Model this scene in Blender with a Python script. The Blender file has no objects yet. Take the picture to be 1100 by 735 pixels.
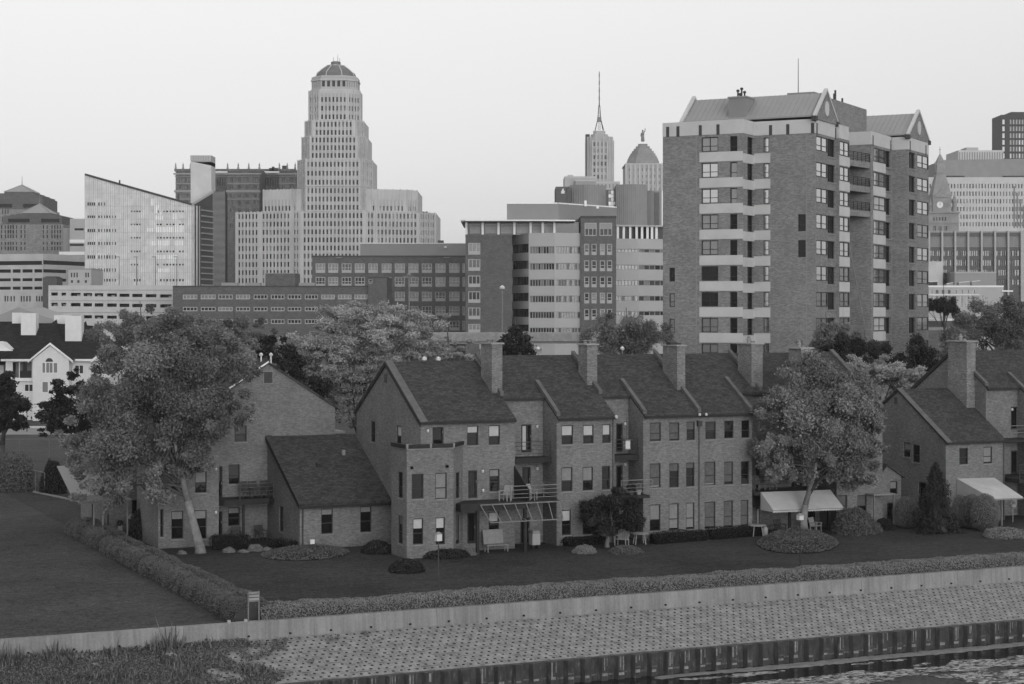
import bpy, math, random
import numpy as np
from mathutils import Vector, Matrix, noise as mnoise
random.seed(11); RNG = np.random.default_rng(11)
SC = bpy.context.scene; COL = SC.collection
# ---- the camera is level, 15 m above the lawn; these turn measured picture points into places on real planes
F, CX, YH, HC = 2000.0, 550.0, 335.0, 15.0
class Frame:
    """a building's own axes: s along its front (to the right), t into its depth"""
    def __init__(s, px, Y, ang=0.0):
        s.ox = (px - CX) / F * Y; s.oy = Y; s.ang = math.radians(ang); s.c = math.cos(s.ang); s.n = math.sin(s.ang)
    def w(s, S, T): return s.ox + S * s.c - T * s.n, s.oy + S * s.n + T * s.c
    def S(s, px, T=0.0):
        k = (px - CX) / F; x0 = s.ox - T * s.n; y0 = s.oy + T * s.c
        return (k * y0 - x0) / (s.c - k * s.n)
    def T(s, px, S=0.0):
        k = (px - CX) / F; x0 = s.ox + S * s.c; y0 = s.oy + S * s.n
        return (k * y0 - x0) / (-s.n - k * s.c)
    def Z(s, S, T, py): return HC - (py - YH) / F * s.w(S, T)[1]
    def G(s, px, py, z=0.0):
        Y = (HC - z) * F / (py - YH); dx = (px - CX) / F * Y - s.ox; dy = Y - s.oy
        return dx * s.c + dy * s.n, -dx * s.n + dy * s.c
    def R(s, px0, px1, y0, y1, T=0.0):
        """opening on the plane t=T: (s0, s1, z0, z1)"""
        a, b = s.S(px0, T), s.S(px1, T); m = (a + b) / 2
        return a, b, s.Z(m, T, y1), s.Z(m, T, y0)
    def RL(s, px0, px1, y0, y1, S):
        """opening on a side wall s=S: (t0, t1, z0, z1)"""
        a, b = s.T(px0, S), s.T(px1, S); m = (a + b) / 2
        return min(a, b), max(a, b), s.Z(S, m, y1), s.Z(S, m, y0)
H = Frame(691, HC * F / (581 - YH), 24.7)            # the townhouse row
W0 = Frame(550, 0.0001, 0); W0.ox = W0.oy = 0.0      # plain world axes

class MB:
    """collects shapes and links them as one mesh"""
    def __init__(s): s.v = []; s.f = []; s.m = []
    def q(s, pts, m):
        n = len(s.v); s.v += [tuple(p) for p in pts]; s.f.append(tuple(range(n, n + len(pts)))); s.m.append(m)
    def hexa(s, p, m, skip=()):
        n = len(s.v); s.v += [tuple(x) for x in p]
        for i, f in enumerate(((3, 2, 1, 0), (4, 5, 6, 7), (0, 1, 5, 4), (1, 2, 6, 5), (2, 3, 7, 6), (3, 0, 4, 7))):
            if i in skip: continue
            s.f.append(tuple(n + k for k in f)); s.m.append(m)
    def box(s, x0, x1, y0, y1, z0, z1, m):
        s.hexa([(x0, y0, z0), (x1, y0, z0), (x1, y1, z0), (x0, y1, z0), (x0, y0, z1), (x1, y0, z1), (x1, y1, z1), (x0, y1, z1)], m)
    def prism(s, poly, z0, z1, m, top=None, zt=None):
        n = len(poly); b = len(s.v)
        s.v += [(x, y, z0) for x, y in poly] + [(x, y, (zt[i] if zt else z1)) for i, (x, y) in enumerate(poly)]
        for i in range(n):
            j = (i + 1) % n; s.f.append((b + i, b + j, b + n + j, b + n + i)); s.m.append(m)
        s.f.append(tuple(b + n + i for i in range(n))); s.m.append(top or m)
        s.f.append(tuple(b + n - 1 - i for i in range(n))); s.m.append(m)
    def ext(s, pts, off, m):
        """a flat outline given thickness along off"""
        n = len(pts); b = len(s.v); s.v += [tuple(p) for p in pts] + [tuple(p[k] + off[k] for k in range(3)) for p in pts]
        for i in range(n):
            j = (i + 1) % n; s.f.append((b + i, b + j, b + n + j, b + n + i)); s.m.append(m)
        s.f.append(tuple(b + i for i in range(n))); s.m.append(m); s.f.append(tuple(b + 2 * n - 1 - i for i in range(n))); s.m.append(m)
    def bar(s, p, q, w, h, m):
        p = Vector(p); q = Vector(q); d = (q - p).normalized(); up = Vector((0, 0, 1)) if abs(d.z) < .95 else Vector((0, 1, 0))
        x = d.cross(up).normalized(); y = x.cross(d).normalized(); x *= w / 2; y *= h / 2
        s.hexa([p - x - y, p + x - y, p + x + y, p - x + y, q - x - y, q + x - y, q + x + y, q - x + y], m)
    def tube(s, pts, rs, m, n=7):
        pts = [Vector(p) for p in pts]; b = len(s.v)
        for i, p in enumerate(pts):
            d = (pts[min(i + 1, len(pts) - 1)] - pts[max(i - 1, 0)]).normalized()
            a = d.cross(Vector((.3, .9, .1))).normalized(); c = d.cross(a)
            for k in range(n):
                t = k * 2 * math.pi / n; s.v.append(tuple(p + rs[i] * (math.cos(t) * a + math.sin(t) * c)))
        for i in range(len(pts) - 1):
            for k in range(n):
                j = (k + 1) % n; s.f.append((b + i * n + k, b + i * n + j, b + i * n + n + j, b + i * n + n + k)); s.m.append(m)
        s.f.append(tuple(b + n - 1 - k for k in range(n))); s.m.append(m)
        e = b + (len(pts) - 1) * n; s.f.append(tuple(e + k for k in range(n))); s.m.append(m)
    def lathe(s, x, y, prof, m, n=16, rot=0.0):
        b = len(s.v)
        for r, z in prof:
            for k in range(n):
                t = rot + k * 2 * math.pi / n; s.v.append((x + r * math.cos(t), y + r * math.sin(t), z))
        for i in range(len(prof) - 1):
            for k in range(n):
                j = (k + 1) % n; s.f.append((b + i * n + k, b + i * n + j, b + i * n + n + j, b + i * n + n + k)); s.m.append(m)
        e = b + (len(prof) - 1) * n; s.f.append(tuple(e + k for k in range(n))); s.m.append(m)
    def wall(s, p0, d, inn, L, z0, z1, holes, m, depth=.12, rev=None, a00=0.0):
        """wall from p0 along d with real openings (a0,a1,z0,z1) and reveals running inwards"""
        P = lambda a, z, k=0.0: (p0[0] + d[0] * a + inn[0] * k, p0[1] + d[1] * a + inn[1] * k, z)
        hs = [h for h in holes if h[1] > a00 and h[0] < L and h[3] > z0 and h[2] < z1]
        hs = [(max(h[0], a00 + .01), min(h[1], L - .01), max(h[2], z0 + .01), min(h[3], z1 - .01)) for h in hs]
        zs = sorted(set([z0, z1] + [round(h[2], 4) for h in hs] + [round(h[3], 4) for h in hs]))
        for i in range(len(zs) - 1):
            za, zb = zs[i], zs[i + 1]
            if zb - za < 1e-4: continue
            zm = (za + zb) / 2
            row = sorted((h[0], h[1]) for h in hs if h[2] < zm < h[3])
            a = a00
            for h0, h1 in row + [(L, L)]:
                if h0 - a > 1e-4: s.q([P(a, za), P(h0, za), P(h0, zb), P(a, zb)], m)
                a = max(a, h1)
        r = rev or m
        for a0, a1, b0, b1 in hs:
            for (u, v), (u2, v2) in (((a0, b0), (a1, b0)), ((a1, b0), (a1, b1)), ((a1, b1), (a0, b1)), ((a0, b1), (a0, b0))):
                s.q([P(u, v), P(u2, v2), P(u2, v2, depth), P(u, v, depth)], r)
    def build(s, name, off=(0, 0, 0), parent=None, smooth=False, mats=None):
        me = bpy.data.meshes.new(name)
        v = np.array(s.v, dtype=np.float64) - np.array(off) if s.v else np.zeros((0, 3))
        me.from_pydata(v.tolist(), [], s.f)
        um = []
        for m in s.m:
            if m not in um: um.append(m)
        for m in um: me.materials.append(m)
        me.polygons.foreach_set('material_index', [um.index(m) for m in s.m])
        if smooth: me.polygons.foreach_set('use_smooth', [True] * len(s.f))
        me.update()
        o = bpy.data.objects.new(name, me); COL.objects.link(o)
        if parent is not None: o.parent = parent
        return o

def tag(o, label=None, cat=None, group=None, kind=None):
    if label: o['label'] = label
    if cat: o['category'] = cat
    if group: o['group'] = group
    if kind: o['kind'] = kind
    return o
class Thing:
    """an Empty at the thing's base, in a frame; its parts are given in frame coordinates"""
    def __init__(s, name, label, cat, fr=W0, off=(0, 0, 0), group=None):
        s.e = bpy.data.objects.new(name, None); COL.objects.link(s.e); s.fr = fr; s.off = off
        x, y = fr.w(off[0], off[1]); s.e.location = (x, y, off[2]); s.e.rotation_euler = (0, 0, fr.ang)
        s.e.empty_display_size = .5
        tag(s.e, label, cat, group); s.nw = 0; s.rest = MB()
    def part(s, name, mb, parent=None, smooth=False):
        o = mb.build(name, s.off, parent or s.e, smooth); return o
def single(name, mb, label=None, cat=None, fr=W0, off=(0, 0, 0), group=None, kind=None, smooth=False):
    o = mb.build(name, off, None, smooth); x, y = fr.w(off[0], off[1]); o.location = (x, y, off[2]); o.rotation_euler = (0, 0, fr.ang)
    return tag(o, label, cat, group, kind)
def copy_tree(o, parent=None):
    c = o.copy(); COL.objects.link(c)
    if parent: c.parent = parent
    for ch in list(o.children): copy_tree(ch, c)
    return c

# ------------------------------------------------------------------ materials (the photograph is black and white)
def mat(name, g, rough=.85, spec=.3, metal=0.0, var=0.0, vscale=.5, detail=4, bump=0.0, bscale=8.0):
    m = bpy.data.materials.new(name); m.use_nodes = True; nt = m.node_tree; b = nt.nodes['Principled BSDF']
    b.inputs['Base Color'].default_value = (g, g, g, 1); b.inputs['Roughness'].default_value = rough
    b.inputs['Specular IOR Level'].default_value = spec; b.inputs['Metallic'].default_value = metal
    N = nt.nodes.new; Lk = nt.links.new
    if var or bump:
        tc = N('ShaderNodeTexCoord')
    if var:
        n = N('ShaderNodeTexNoise'); n.inputs['Scale'].default_value = vscale; n.inputs['Detail'].default_value = detail; n.inputs['Roughness'].default_value = .6
        Lk(tc.outputs['Object'], n.inputs['Vector'])
        r = N('ShaderNodeMapRange'); r.inputs[1].default_value = .3; r.inputs[2].default_value = .7; r.inputs[3].default_value = g * (1 - var); r.inputs[4].default_value = g * (1 + var)
        Lk(n.outputs['Fac'], r.inputs[0]); Lk(r.outputs[0], b.inputs['Base Color'])
    if bump:
        n2 = N('ShaderNodeTexNoise'); n2.inputs['Scale'].default_value = bscale; n2.inputs['Detail'].default_value = 3
        Lk(tc.outputs['Object'], n2.inputs['Vector']); bp = N('ShaderNodeBump'); bp.inputs['Strength'].default_value = bump; bp.inputs['Distance'].default_value = .05
        Lk(n2.outputs['Fac'], bp.inputs['Height']); Lk(bp.outputs[0], b.inputs['Normal'])
    return m
def brick_mat(name, g, scale=1.0, mortar=1.35, contrast=.35, big=.12, bw=.215, rh=.075, grain=.12):
    """running-bond brick on walls of any direction, with weathered patches"""
    m = bpy.data.materials.new(name); m.use_nodes = True; nt = m.node_tree; b = nt.nodes['Principled BSDF']; N = nt.nodes.new; Lk = nt.links.new
    tc = N('ShaderNodeTexCoord'); sx = N('ShaderNodeSeparateXYZ'); Lk(tc.outputs['Object'], sx.inputs[0])
    ad = N('ShaderNodeMath'); Lk(sx.outputs[0], ad.inputs[0]); Lk(sx.outputs[1], ad.inputs[1])
    cb = N('ShaderNodeCombineXYZ'); Lk(ad.outputs[0], cb.inputs[0]); Lk(sx.outputs[2], cb.inputs[1])
    br = N('ShaderNodeTexBrick'); Lk(cb.outputs[0], br.inputs['Vector'])
    br.inputs['Scale'].default_value = 1.0; br.inputs['Brick Width'].default_value = bw * scale; br.inputs['Row Height'].default_value = rh * scale
    br.inputs['Mortar Size'].default_value = .012 * scale; br.inputs['Bias'].default_value = 0.0
    for i, k in (('Color1', 1 - contrast), ('Color2', 1 + contrast), ('Mortar', mortar)):
        br.inputs[i].default_value = (g * k, g * k, g * k, 1)
    nz = N('ShaderNodeTexNoise'); nz.inputs['Scale'].default_value = .45; nz.inputs['Detail'].default_value = 6; nz.inputs['Roughness'].default_value = .65; Lk(tc.outputs['Object'], nz.inputs['Vector'])
    r = N('ShaderNodeMapRange'); r.inputs[1].default_value = .3; r.inputs[2].default_value = .7; r.inputs[3].default_value = 1 - big * 1.5; r.inputs[4].default_value = 1 + big * 1.5; Lk(nz.outputs['Fac'], r.inputs[0])
    # single odd bricks and courses
    mp = N('ShaderNodeMapping'); mp.inputs['Scale'].default_value = (3.2 / scale, 3.2 / scale, 9 / scale); Lk(tc.outputs['Object'], mp.inputs[0])
    n2 = N('ShaderNodeTexNoise'); n2.inputs['Scale'].default_value = 1; n2.inputs['Detail'].default_value = 2; Lk(mp.outputs[0], n2.inputs['Vector'])
    r2 = N('ShaderNodeMapRange'); r2.inputs[1].default_value = .3; r2.inputs[2].default_value = .7; r2.inputs[3].default_value = .91; r2.inputs[4].default_value = 1.09; Lk(n2.outputs['Fac'], r2.inputs[0])
    mu = N('ShaderNodeMath'); mu.operation = 'MULTIPLY'; Lk(r.outputs[0], mu.inputs[0]); Lk(r2.outputs[0], mu.inputs[1])
    n3 = N('ShaderNodeTexNoise'); n3.inputs['Scale'].default_value = 6.5 / scale; n3.inputs['Detail'].default_value = 3; n3.inputs['Roughness'].default_value = .7; Lk(tc.outputs['Object'], n3.inputs['Vector'])
    r3 = N('ShaderNodeMapRange'); r3.inputs[1].default_value = .3; r3.inputs[2].default_value = .7; r3.inputs[3].default_value = 1 - grain; r3.inputs[4].default_value = 1 + grain; Lk(n3.outputs['Fac'], r3.inputs[0])
    mu2 = N('ShaderNodeMath'); mu2.operation = 'MULTIPLY'; Lk(mu.outputs[0], mu2.inputs[0]); Lk(r3.outputs[0], mu2.inputs[1]); mu = mu2
    mx = N('ShaderNodeVectorMath'); mx.operation = 'SCALE'; Lk(br.outputs['Color'], mx.inputs[0]); Lk(mu.outputs[0], mx.inputs['Scale'])
    Lk(mx.outputs[0], b.inputs['Base Color']); b.inputs['Roughness'].default_value = .9; b.inputs['Specular IOR Level'].default_value = .2
    bp = N('ShaderNodeBump'); bp.inputs['Strength'].default_value = .5; bp.inputs['Distance'].default_value = .02; bp.invert = True; Lk(br.outputs['Fac'], bp.inputs['Height']); Lk(bp.outputs[0], b.inputs['Normal'])
    return m
def shingle_mat(name, g, scale=1.0):
    m = bpy.data.materials.new(name); m.use_nodes = True; nt = m.node_tree; b = nt.nodes['Principled BSDF']; N = nt.nodes.new; Lk = nt.links.new
    tc = N('ShaderNodeTexCoord'); sx = N('ShaderNodeSeparateXYZ'); Lk(tc.outputs['Object'], sx.inputs[0])
    cb = N('ShaderNodeCombineXYZ'); Lk(sx.outputs[0], cb.inputs[0]); Lk(sx.outputs[1], cb.inputs[1])
    br = N('ShaderNodeTexBrick'); Lk(cb.outputs[0], br.inputs['Vector']); br.inputs['Scale'].default_value = 1
    br.inputs['Brick Width'].default_value = .32 * scale; br.inputs['Row Height'].default_value = .15 * scale; br.inputs['Mortar Size'].default_value = .012
    for i, k in (('Color1', .72), ('Color2', 1.28), ('Mortar', .6)): br.inputs[i].default_value = (g * k, g * k, g * k, 1)
    nz = N('ShaderNodeTexNoise'); nz.inputs['Scale'].default_value = .6; nz.inputs['Detail'].default_value = 7; nz.inputs['Roughness'].default_value = .7; Lk(tc.outputs['Object'], nz.inputs['Vector'])
    r = N('ShaderNodeMapRange'); r.inputs[1].default_value = .3; r.inputs[2].default_value = .7; r.inputs[3].default_value = .8; r.inputs[4].default_value = 1.2; Lk(nz.outputs['Fac'], r.inputs[0])
    n3 = N('ShaderNodeTexNoise'); n3.inputs['Scale'].default_value = 5; n3.inputs['Detail'].default_value = 3; n3.inputs['Roughness'].default_value = .7; Lk(tc.outputs['Object'], n3.inputs['Vector'])
    r3 = N('ShaderNodeMapRange'); r3.inputs[1].default_value = .3; r3.inputs[2].default_value = .7; r3.inputs[3].default_value = .72; r3.inputs[4].default_value = 1.28; Lk(n3.outputs['Fac'], r3.inputs[0])
    mu = N('ShaderNodeMath'); mu.operation = 'MULTIPLY'; Lk(r.outputs[0], mu.inputs[0]); Lk(r3.outputs[0], mu.inputs[1])
    mx = N('ShaderNodeVectorMath'); mx.operation = 'SCALE'; Lk(br.outputs['Color'], mx.inputs[0]); Lk(mu.outputs[0], mx.inputs['Scale']); Lk(mx.outputs[0], b.inputs['Base Color'])
    b.inputs['Roughness'].default_value = .9; b.inputs['Specular IOR Level'].default_value = .15
    return m
def leaf_mat(name, g, tr=.35, lo=.55, hi=1.5):
    m = bpy.data.materials.new(name); m.use_nodes = True; nt = m.node_tree; b = nt.nodes['Principled BSDF']; N = nt.nodes.new; Lk = nt.links.new
    at = N('ShaderNodeAttribute'); at.attribute_name = 'var'
    r = N('ShaderNodeMapRange'); r.inputs[3].default_value = g * lo; r.inputs[4].default_value = g * hi; Lk(at.outputs['Fac'], r.inputs[0])
    Lk(r.outputs[0], b.inputs['Base Color']); b.inputs['Roughness'].default_value = .6; b.inputs['Specular IOR Level'].default_value = .25
    t = N('ShaderNodeBsdfTranslucent'); Lk(r.outputs[0], t.inputs['Color']); mx = N('ShaderNodeMixShader'); mx.inputs[0].default_value = tr
    Lk(b.outputs[0], mx.inputs[1]); Lk(t.outputs[0], mx.inputs[2]); Lk(mx.outputs[0], nt.nodes['Material Output'].inputs[0])
    return m
def glass_mat(name, g=.012, spec=.5, rough=.04, metal=0.0, wav=.02):
    m = mat(name, g, rough, spec, metal); nt = m.node_tree; N = nt.nodes.new; Lk = nt.links.new
    tc = N('ShaderNodeTexCoord'); n2 = N('ShaderNodeTexNoise'); n2.inputs['Scale'].default_value = 1.3; Lk(tc.outputs['Object'], n2.inputs['Vector'])
    bp = N('ShaderNodeBump'); bp.inputs['Strength'].default_value = .25; bp.inputs['Distance'].default_value = wav; Lk(n2.outputs['Fac'], bp.inputs['Height']); Lk(bp.outputs[0], nt.nodes['Principled BSDF'].inputs['Normal'])
    return m
# ------------------------------------------------------------------ world, sun, camera
BR = brick_mat('townhouse_brick', .15, 1.0, 1.3, .26, .1, grain=.17); BRC = brick_mat('chimney_brick', .165, 1.0, grain=.17)
BRA = brick_mat('apartment_brick', .19, 1.3, 1.2, .22, .1, .3, .1, .13); BRO = brick_mat('office_brick', .1, 3, 1.2, .2, .08); BRS = brick_mat('old_brick', .12, 3, 1.3, .3, .2)
BRZ = brick_mat('stepped_brick', .2, 4, 1.2, .25, .15)
ROOF = shingle_mat('dark_shingles', .05); ROOFW = shingle_mat('charcoal_shingles', .022, 1.6)
TRIM = mat('dark_wood', .022, .7, var=.3, vscale=3); TRIM2 = mat('brown_trim', .05, .7, var=.25, vscale=2); COPE = mat('roof_coping', .10, .75, var=.25, vscale=1.5)
CONC = mat('concrete', .30, .9, .2, var=.22, vscale=1.1, detail=8); SILL = mat('sill_stone', .22, .9, var=.15, vscale=3)
WHITE = mat('white_paint', .72, .6, var=.06, vscale=2); GREYP = mat('grey_paint', .3, .6); GALV = mat('galvanised_pipe', .16, .55, .5, var=.15, vscale=3); FRM = mat('window_frame_dark', .03, .6); FRML = mat('window_frame_pale', .33, .7)
LAMPW = mat('white_lamp_glass', .55, .3); CANVAS = mat('awning_canvas', .42, .9, var=.12, vscale=.9); PLASTIC = mat('white_plastic', .31, .5)
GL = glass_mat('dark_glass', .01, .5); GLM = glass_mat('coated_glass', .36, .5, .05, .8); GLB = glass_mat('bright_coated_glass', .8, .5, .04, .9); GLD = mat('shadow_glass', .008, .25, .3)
BLH = mat('pale_blind', .42, .8, var=.08, vscale=4); BLM = mat('grey_blind', .2, .8, var=.12, vscale=4); BLL = mat('dim_blind_and_reflection', .1, .8, var=.2, vscale=4)
BARK = mat('pale_bark', .18, .9, var=.4, vscale=2.2, detail=8, bump=.4); BARKD = mat('dark_bark', .07, .95, var=.3, vscale=3, bump=.4)
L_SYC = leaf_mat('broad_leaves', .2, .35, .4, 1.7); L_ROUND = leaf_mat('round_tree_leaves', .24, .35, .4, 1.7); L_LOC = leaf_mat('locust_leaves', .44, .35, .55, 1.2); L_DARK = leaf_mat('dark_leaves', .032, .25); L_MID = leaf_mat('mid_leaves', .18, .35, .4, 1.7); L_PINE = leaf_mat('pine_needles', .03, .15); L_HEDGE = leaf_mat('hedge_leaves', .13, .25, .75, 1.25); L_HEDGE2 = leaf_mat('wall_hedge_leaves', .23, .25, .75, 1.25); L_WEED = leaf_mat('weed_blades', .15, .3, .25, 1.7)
CORED = mat('dark_hedge_core', .01, 1, .05); CORE = mat('hedge_core', .06, 1, .05); SOIL = mat('mulch', .022, 1, .1, var=.5, vscale=4, bump=.6)

sun_el, sun_rot = math.radians(9), math.radians(163)
w = bpy.data.worlds.new("World"); SC.world = w; w.use_nodes = True; nt = w.node_tree; bg = nt.nodes['Background']
sky = nt.nodes.new('ShaderNodeTexSky'); sky.sky_type = 'NISHITA'; sky.sun_disc = False; sky.sun_elevation = sun_el; sky.sun_rotation = sun_rot
sky.air_density = 1.0; sky.dust_density = 1.0; sky.ozone_density = 1.0
bw = nt.nodes.new('ShaderNodeRGBToBW'); nt.links.new(sky.outputs[0], bw.inputs[0])
# a thin even layer of high cloud over the clear sky
tc = nt.nodes.new('ShaderNodeTexCoord'); sx = nt.nodes.new('ShaderNodeSeparateXYZ'); nt.links.new(tc.outputs['Generated'], sx.inputs[0])
cl = nt.nodes.new('ShaderNodeMapRange'); cl.inputs[1].default_value = .06; cl.inputs[2].default_value = .22; cl.inputs[3].default_value = .0; cl.inputs[4].default_value = 2.6; nt.links.new(sx.outputs[2], cl.inputs[0])
cl2 = nt.nodes.new('ShaderNodeMapRange'); cl2.inputs[1].default_value = .22; cl2.inputs[2].default_value = .8; cl2.inputs[3].default_value = 1.0; cl2.inputs[4].default_value = 1.45; nt.links.new(sx.outputs[2], cl2.inputs[0])
cm = nt.nodes.new('ShaderNodeMath'); cm.operation = 'MULTIPLY'; nt.links.new(cl.outputs[0], cm.inputs[0]); nt.links.new(cl2.outputs[0], cm.inputs[1])
ns = nt.nodes.new('ShaderNodeTexNoise'); ns.inputs['Scale'].default_value = 2.5; ns.inputs['Detail'].default_value = 5
mpn = nt.nodes.new('ShaderNodeMapping'); mpn.inputs['Scale'].default_value = (1, 1, 6); nt.links.new(tc.outputs['Generated'], mpn.inputs[0]); nt.links.new(mpn.outputs[0], ns.inputs['Vector'])
nr = nt.nodes.new('ShaderNodeMapRange'); nr.inputs[3].default_value = .93; nr.inputs[4].default_value = 1.07; nt.links.new(ns.outputs['Fac'], nr.inputs[0])
cm2 = nt.nodes.new('ShaderNodeMath'); cm2.operation = 'MULTIPLY'; nt.links.new(cm.outputs[0], cm2.inputs[0]); nt.links.new(nr.outputs[0], cm2.inputs[1])
ad = nt.nodes.new('ShaderNodeMath'); ad.operation = 'MULTIPLY_ADD'; nt.links.new(bw.outputs[0], ad.inputs[0]); ad.inputs[1].default_value = .81; nt.links.new(cm2.outputs[0], ad.inputs[2])
nt.links.new(ad.outputs[0], bg.inputs[0]); bg.inputs[1].default_value = .1
sl = bpy.data.lights.new('sun', 'SUN'); sl.energy = .5; sl.angle = math.radians(35); sl.color = (1, 1, 1)
so = bpy.data.objects.new('sun', sl); COL.objects.link(so)
sd = Vector((math.sin(sun_rot) * math.cos(sun_el), math.cos(sun_rot) * math.cos(sun_el), math.sin(sun_el)))
so.rotation_euler = sd.to_track_quat('Z', 'Y').to_euler(); so.location = (40, -80, 60)
cam = bpy.data.cameras.new('camera'); co = bpy.data.objects.new('camera', cam); COL.objects.link(co); SC.camera = co
co.location = (0, 0, HC); co.rotation_euler = (math.pi / 2, 0, 0); cam.sensor_width = 36; cam.lens = 36 * F / 1100; cam.shift_y = (YH - 367.5) / 1100; cam.clip_end = 6000; cam.clip_start = 1
vs = SC.view_settings; vs.view_transform = 'Standard'; vs.look = 'None'; vs.exposure = .8; vs.gamma = 1; vs.use_curve_mapping = False
SC.render.engine = 'CYCLES'; SC.cycles.max_bounces = 5; SC.cycles.diffuse_bounces = 3; SC.cycles.use_denoising = True; SC.cycles.caustics_reflective = False

# ------------------------------------------------------------------ ground
def lawn_mat(g):
    m = bpy.data.materials.new('mown_grass'); m.use_nodes = True; nt = m.node_tree; b = nt.nodes['Principled BSDF']; N = nt.nodes.new; Lk = nt.links.new
    tc = N('ShaderNodeTexCoord')
    def noise(sc, det, lo, hi, mp=(1, 1, 1), rot=0, a=.3, bb=.7):
        mpp = N('ShaderNodeMapping'); mpp.inputs['Scale'].default_value = mp; mpp.inputs['Rotation'].default_value = (0, 0, rot); Lk(tc.outputs['Object'], mpp.inputs[0])
        n = N('ShaderNodeTexNoise'); n.inputs['Scale'].default_value = sc; n.inputs['Detail'].default_value = det; n.inputs['Roughness'].default_value = .65; Lk(mpp.outputs[0], n.inputs['Vector'])
        r = N('ShaderNodeMapRange'); r.inputs[1].default_value = a; r.inputs[2].default_value = bb; r.inputs[3].default_value = lo; r.inputs[4].default_value = hi; Lk(n.outputs['Fac'], r.inputs[0]); return r.outputs[0]
    a1 = noise(.1, 5, .62, 1.42); a2 = noise(2.2, 6, .62, 1.42); a3 = noise(1, 4, .87, 1.13, (.12, 1.6, 1), -.42); a4 = noise(7, 2, .55, 1.5)
    def mul(x, y):
        k = N('ShaderNodeMath'); k.operation = 'MULTIPLY'; Lk(x, k.inputs[0]); (Lk(y, k.inputs[1]) if not isinstance(y, float) else setattr(k.inputs[1], 'default_value', y)); return k.outputs[0]
    c = mul(mul(mul(mul(a1, a2), a3), a4), g); Lk(c, b.inputs['Base Color']); b.inputs['Roughness'].default_value = 1; b.inputs['Specular IOR Level'].default_value = .08
    bp = N('ShaderNodeBump'); bp.inputs['Strength'].default_value = .6; bp.inputs['Distance'].default_value = .05; Lk(a2, bp.inputs['Height']); Lk(bp.outputs[0], b.inputs['Normal'])
    return m
LAWN = lawn_mat(.041); LAWN2 = lawn_mat(.054); ASPH = mat('asphalt', .06, .95, .1, var=.2, vscale=.3); PAVE = mat('pavement', .24, .95, .1, var=.15, vscale=.8)
TW, ZW, ZF = -21.95, .30, -.50          # quay wall: front face, top, foot
g = MB(); g2 = MB()
xs = [-2600, -400, -70, -50, -40, -32.6, -26, -20, -10, 0, 10, 20, 30, 45, 70, 110, 400, 2600]; ts = [TW + .35, -15, -8, -2, 4, 12, 20, 30, 60, 150, 500, 3500]
for i in range(len(xs) - 1):
    for j in range(len(ts) - 1): (g if xs[i] > -33 else g2).q([(xs[i], ts[j], 0), (xs[i + 1], ts[j], 0), (xs[i + 1], ts[j + 1], 0), (xs[i], ts[j + 1], 0)], LAWN if xs[i] > -33 else LAWN2)
single('lawn', g, fr=H, kind='structure'); single('lawn', g2, fr=H, kind='structure')
# paved town ground behind the gardens
g = MB(); g.q([(-2500, 52, .004), (2500, 52, .004), (2500, 3300, .004), (-2500, 3300, .004)], ASPH); single('city_ground', g, fr=H, kind='structure')
# ---- quay: concrete wall, block revetment, sheet piling, water
qm = bpy.data.materials.new('stained_concrete'); qm.use_nodes = True
def stain(m, g, lo=.58, hi=1.3):
    nt = m.node_tree; b = nt.nodes['Principled BSDF']; N = nt.nodes.new; Lk = nt.links.new; tc = N('ShaderNodeTexCoord'); outs = []
    for scale, mp, a, c in ((1, (1.1, 1, .12), lo + .15, hi), (1, (5, 1, .25), .82, 1.15), (.25, (1, 1, 1), .85, 1.15), (9, (1, 1, 1), .9, 1.1)):
        mpp = N('ShaderNodeMapping'); mpp.inputs['Scale'].default_value = mp; Lk(tc.outputs['Object'], mpp.inputs[0])
        n = N('ShaderNodeTexNoise'); n.inputs['Scale'].default_value = scale; n.inputs['Detail'].default_value = 6; n.inputs['Roughness'].default_value = .65; Lk(mpp.outputs[0], n.inputs['Vector'])
        r = N('ShaderNodeMapRange'); r.inputs[1].default_value = .32; r.inputs[2].default_value = .68; r.inputs[3].default_value = a; r.inputs[4].default_value = c; Lk(n.outputs['Fac'], r.inputs[0]); outs.append(r.outputs[0])
    o = outs[0]
    for x in outs[1:]:
        k = N('ShaderNodeMath'); k.operation = 'MULTIPLY'; Lk(o, k.inputs[0]); Lk(x, k.inputs[1]); o = k.outputs[0]
    k = N('ShaderNodeMath'); k.operation = 'MULTIPLY'; Lk(o, k.inputs[0]); k.inputs[1].default_value = g; Lk(k.outputs[0], b.inputs['Base Color']); b.inputs['Roughness'].default_value = .9; b.inputs['Specular IOR Level'].default_value = .2
stain(qm, .22)
qm2 = bpy.data.materials.new('pale_stained_concrete'); qm2.use_nodes = True; stain(qm2, .33)
qw = Thing('quay_wall', 'long low stained concrete quay wall along the foot of the hedge', 'wall', H, (0, TW, 0))
s = -75.0; k = 0
while s < 75:
    L = 7.6 + random.uniform(-1.5, 1.5); m = MB(); b = TW + random.uniform(0, .012)
    mm = qm2 if (-19.5 < s + L / 2 < -13) else qm
    m.hexa([(s, b - .12, ZF - .5), (s + L - .012, b - .12, ZF - .5), (s + L - .012, b + .42, ZF - .5), (s, b + .42, ZF - .5), (s, b, ZW), (s + L - .012, b, ZW), (s + L - .012, b + .42, ZW), (s, b + .42, ZW)], mm)
    qw.part('wall_section', m); s += L; k += 1
m = MB()
for i in range(60):     # dark weep holes near the foot
    a = -60 + i * 2.05; m.box(a, a + .1, TW - .125, TW - .05, ZF + .12, ZF + .2, GLD)
qw.part('weep_holes', m)
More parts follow.
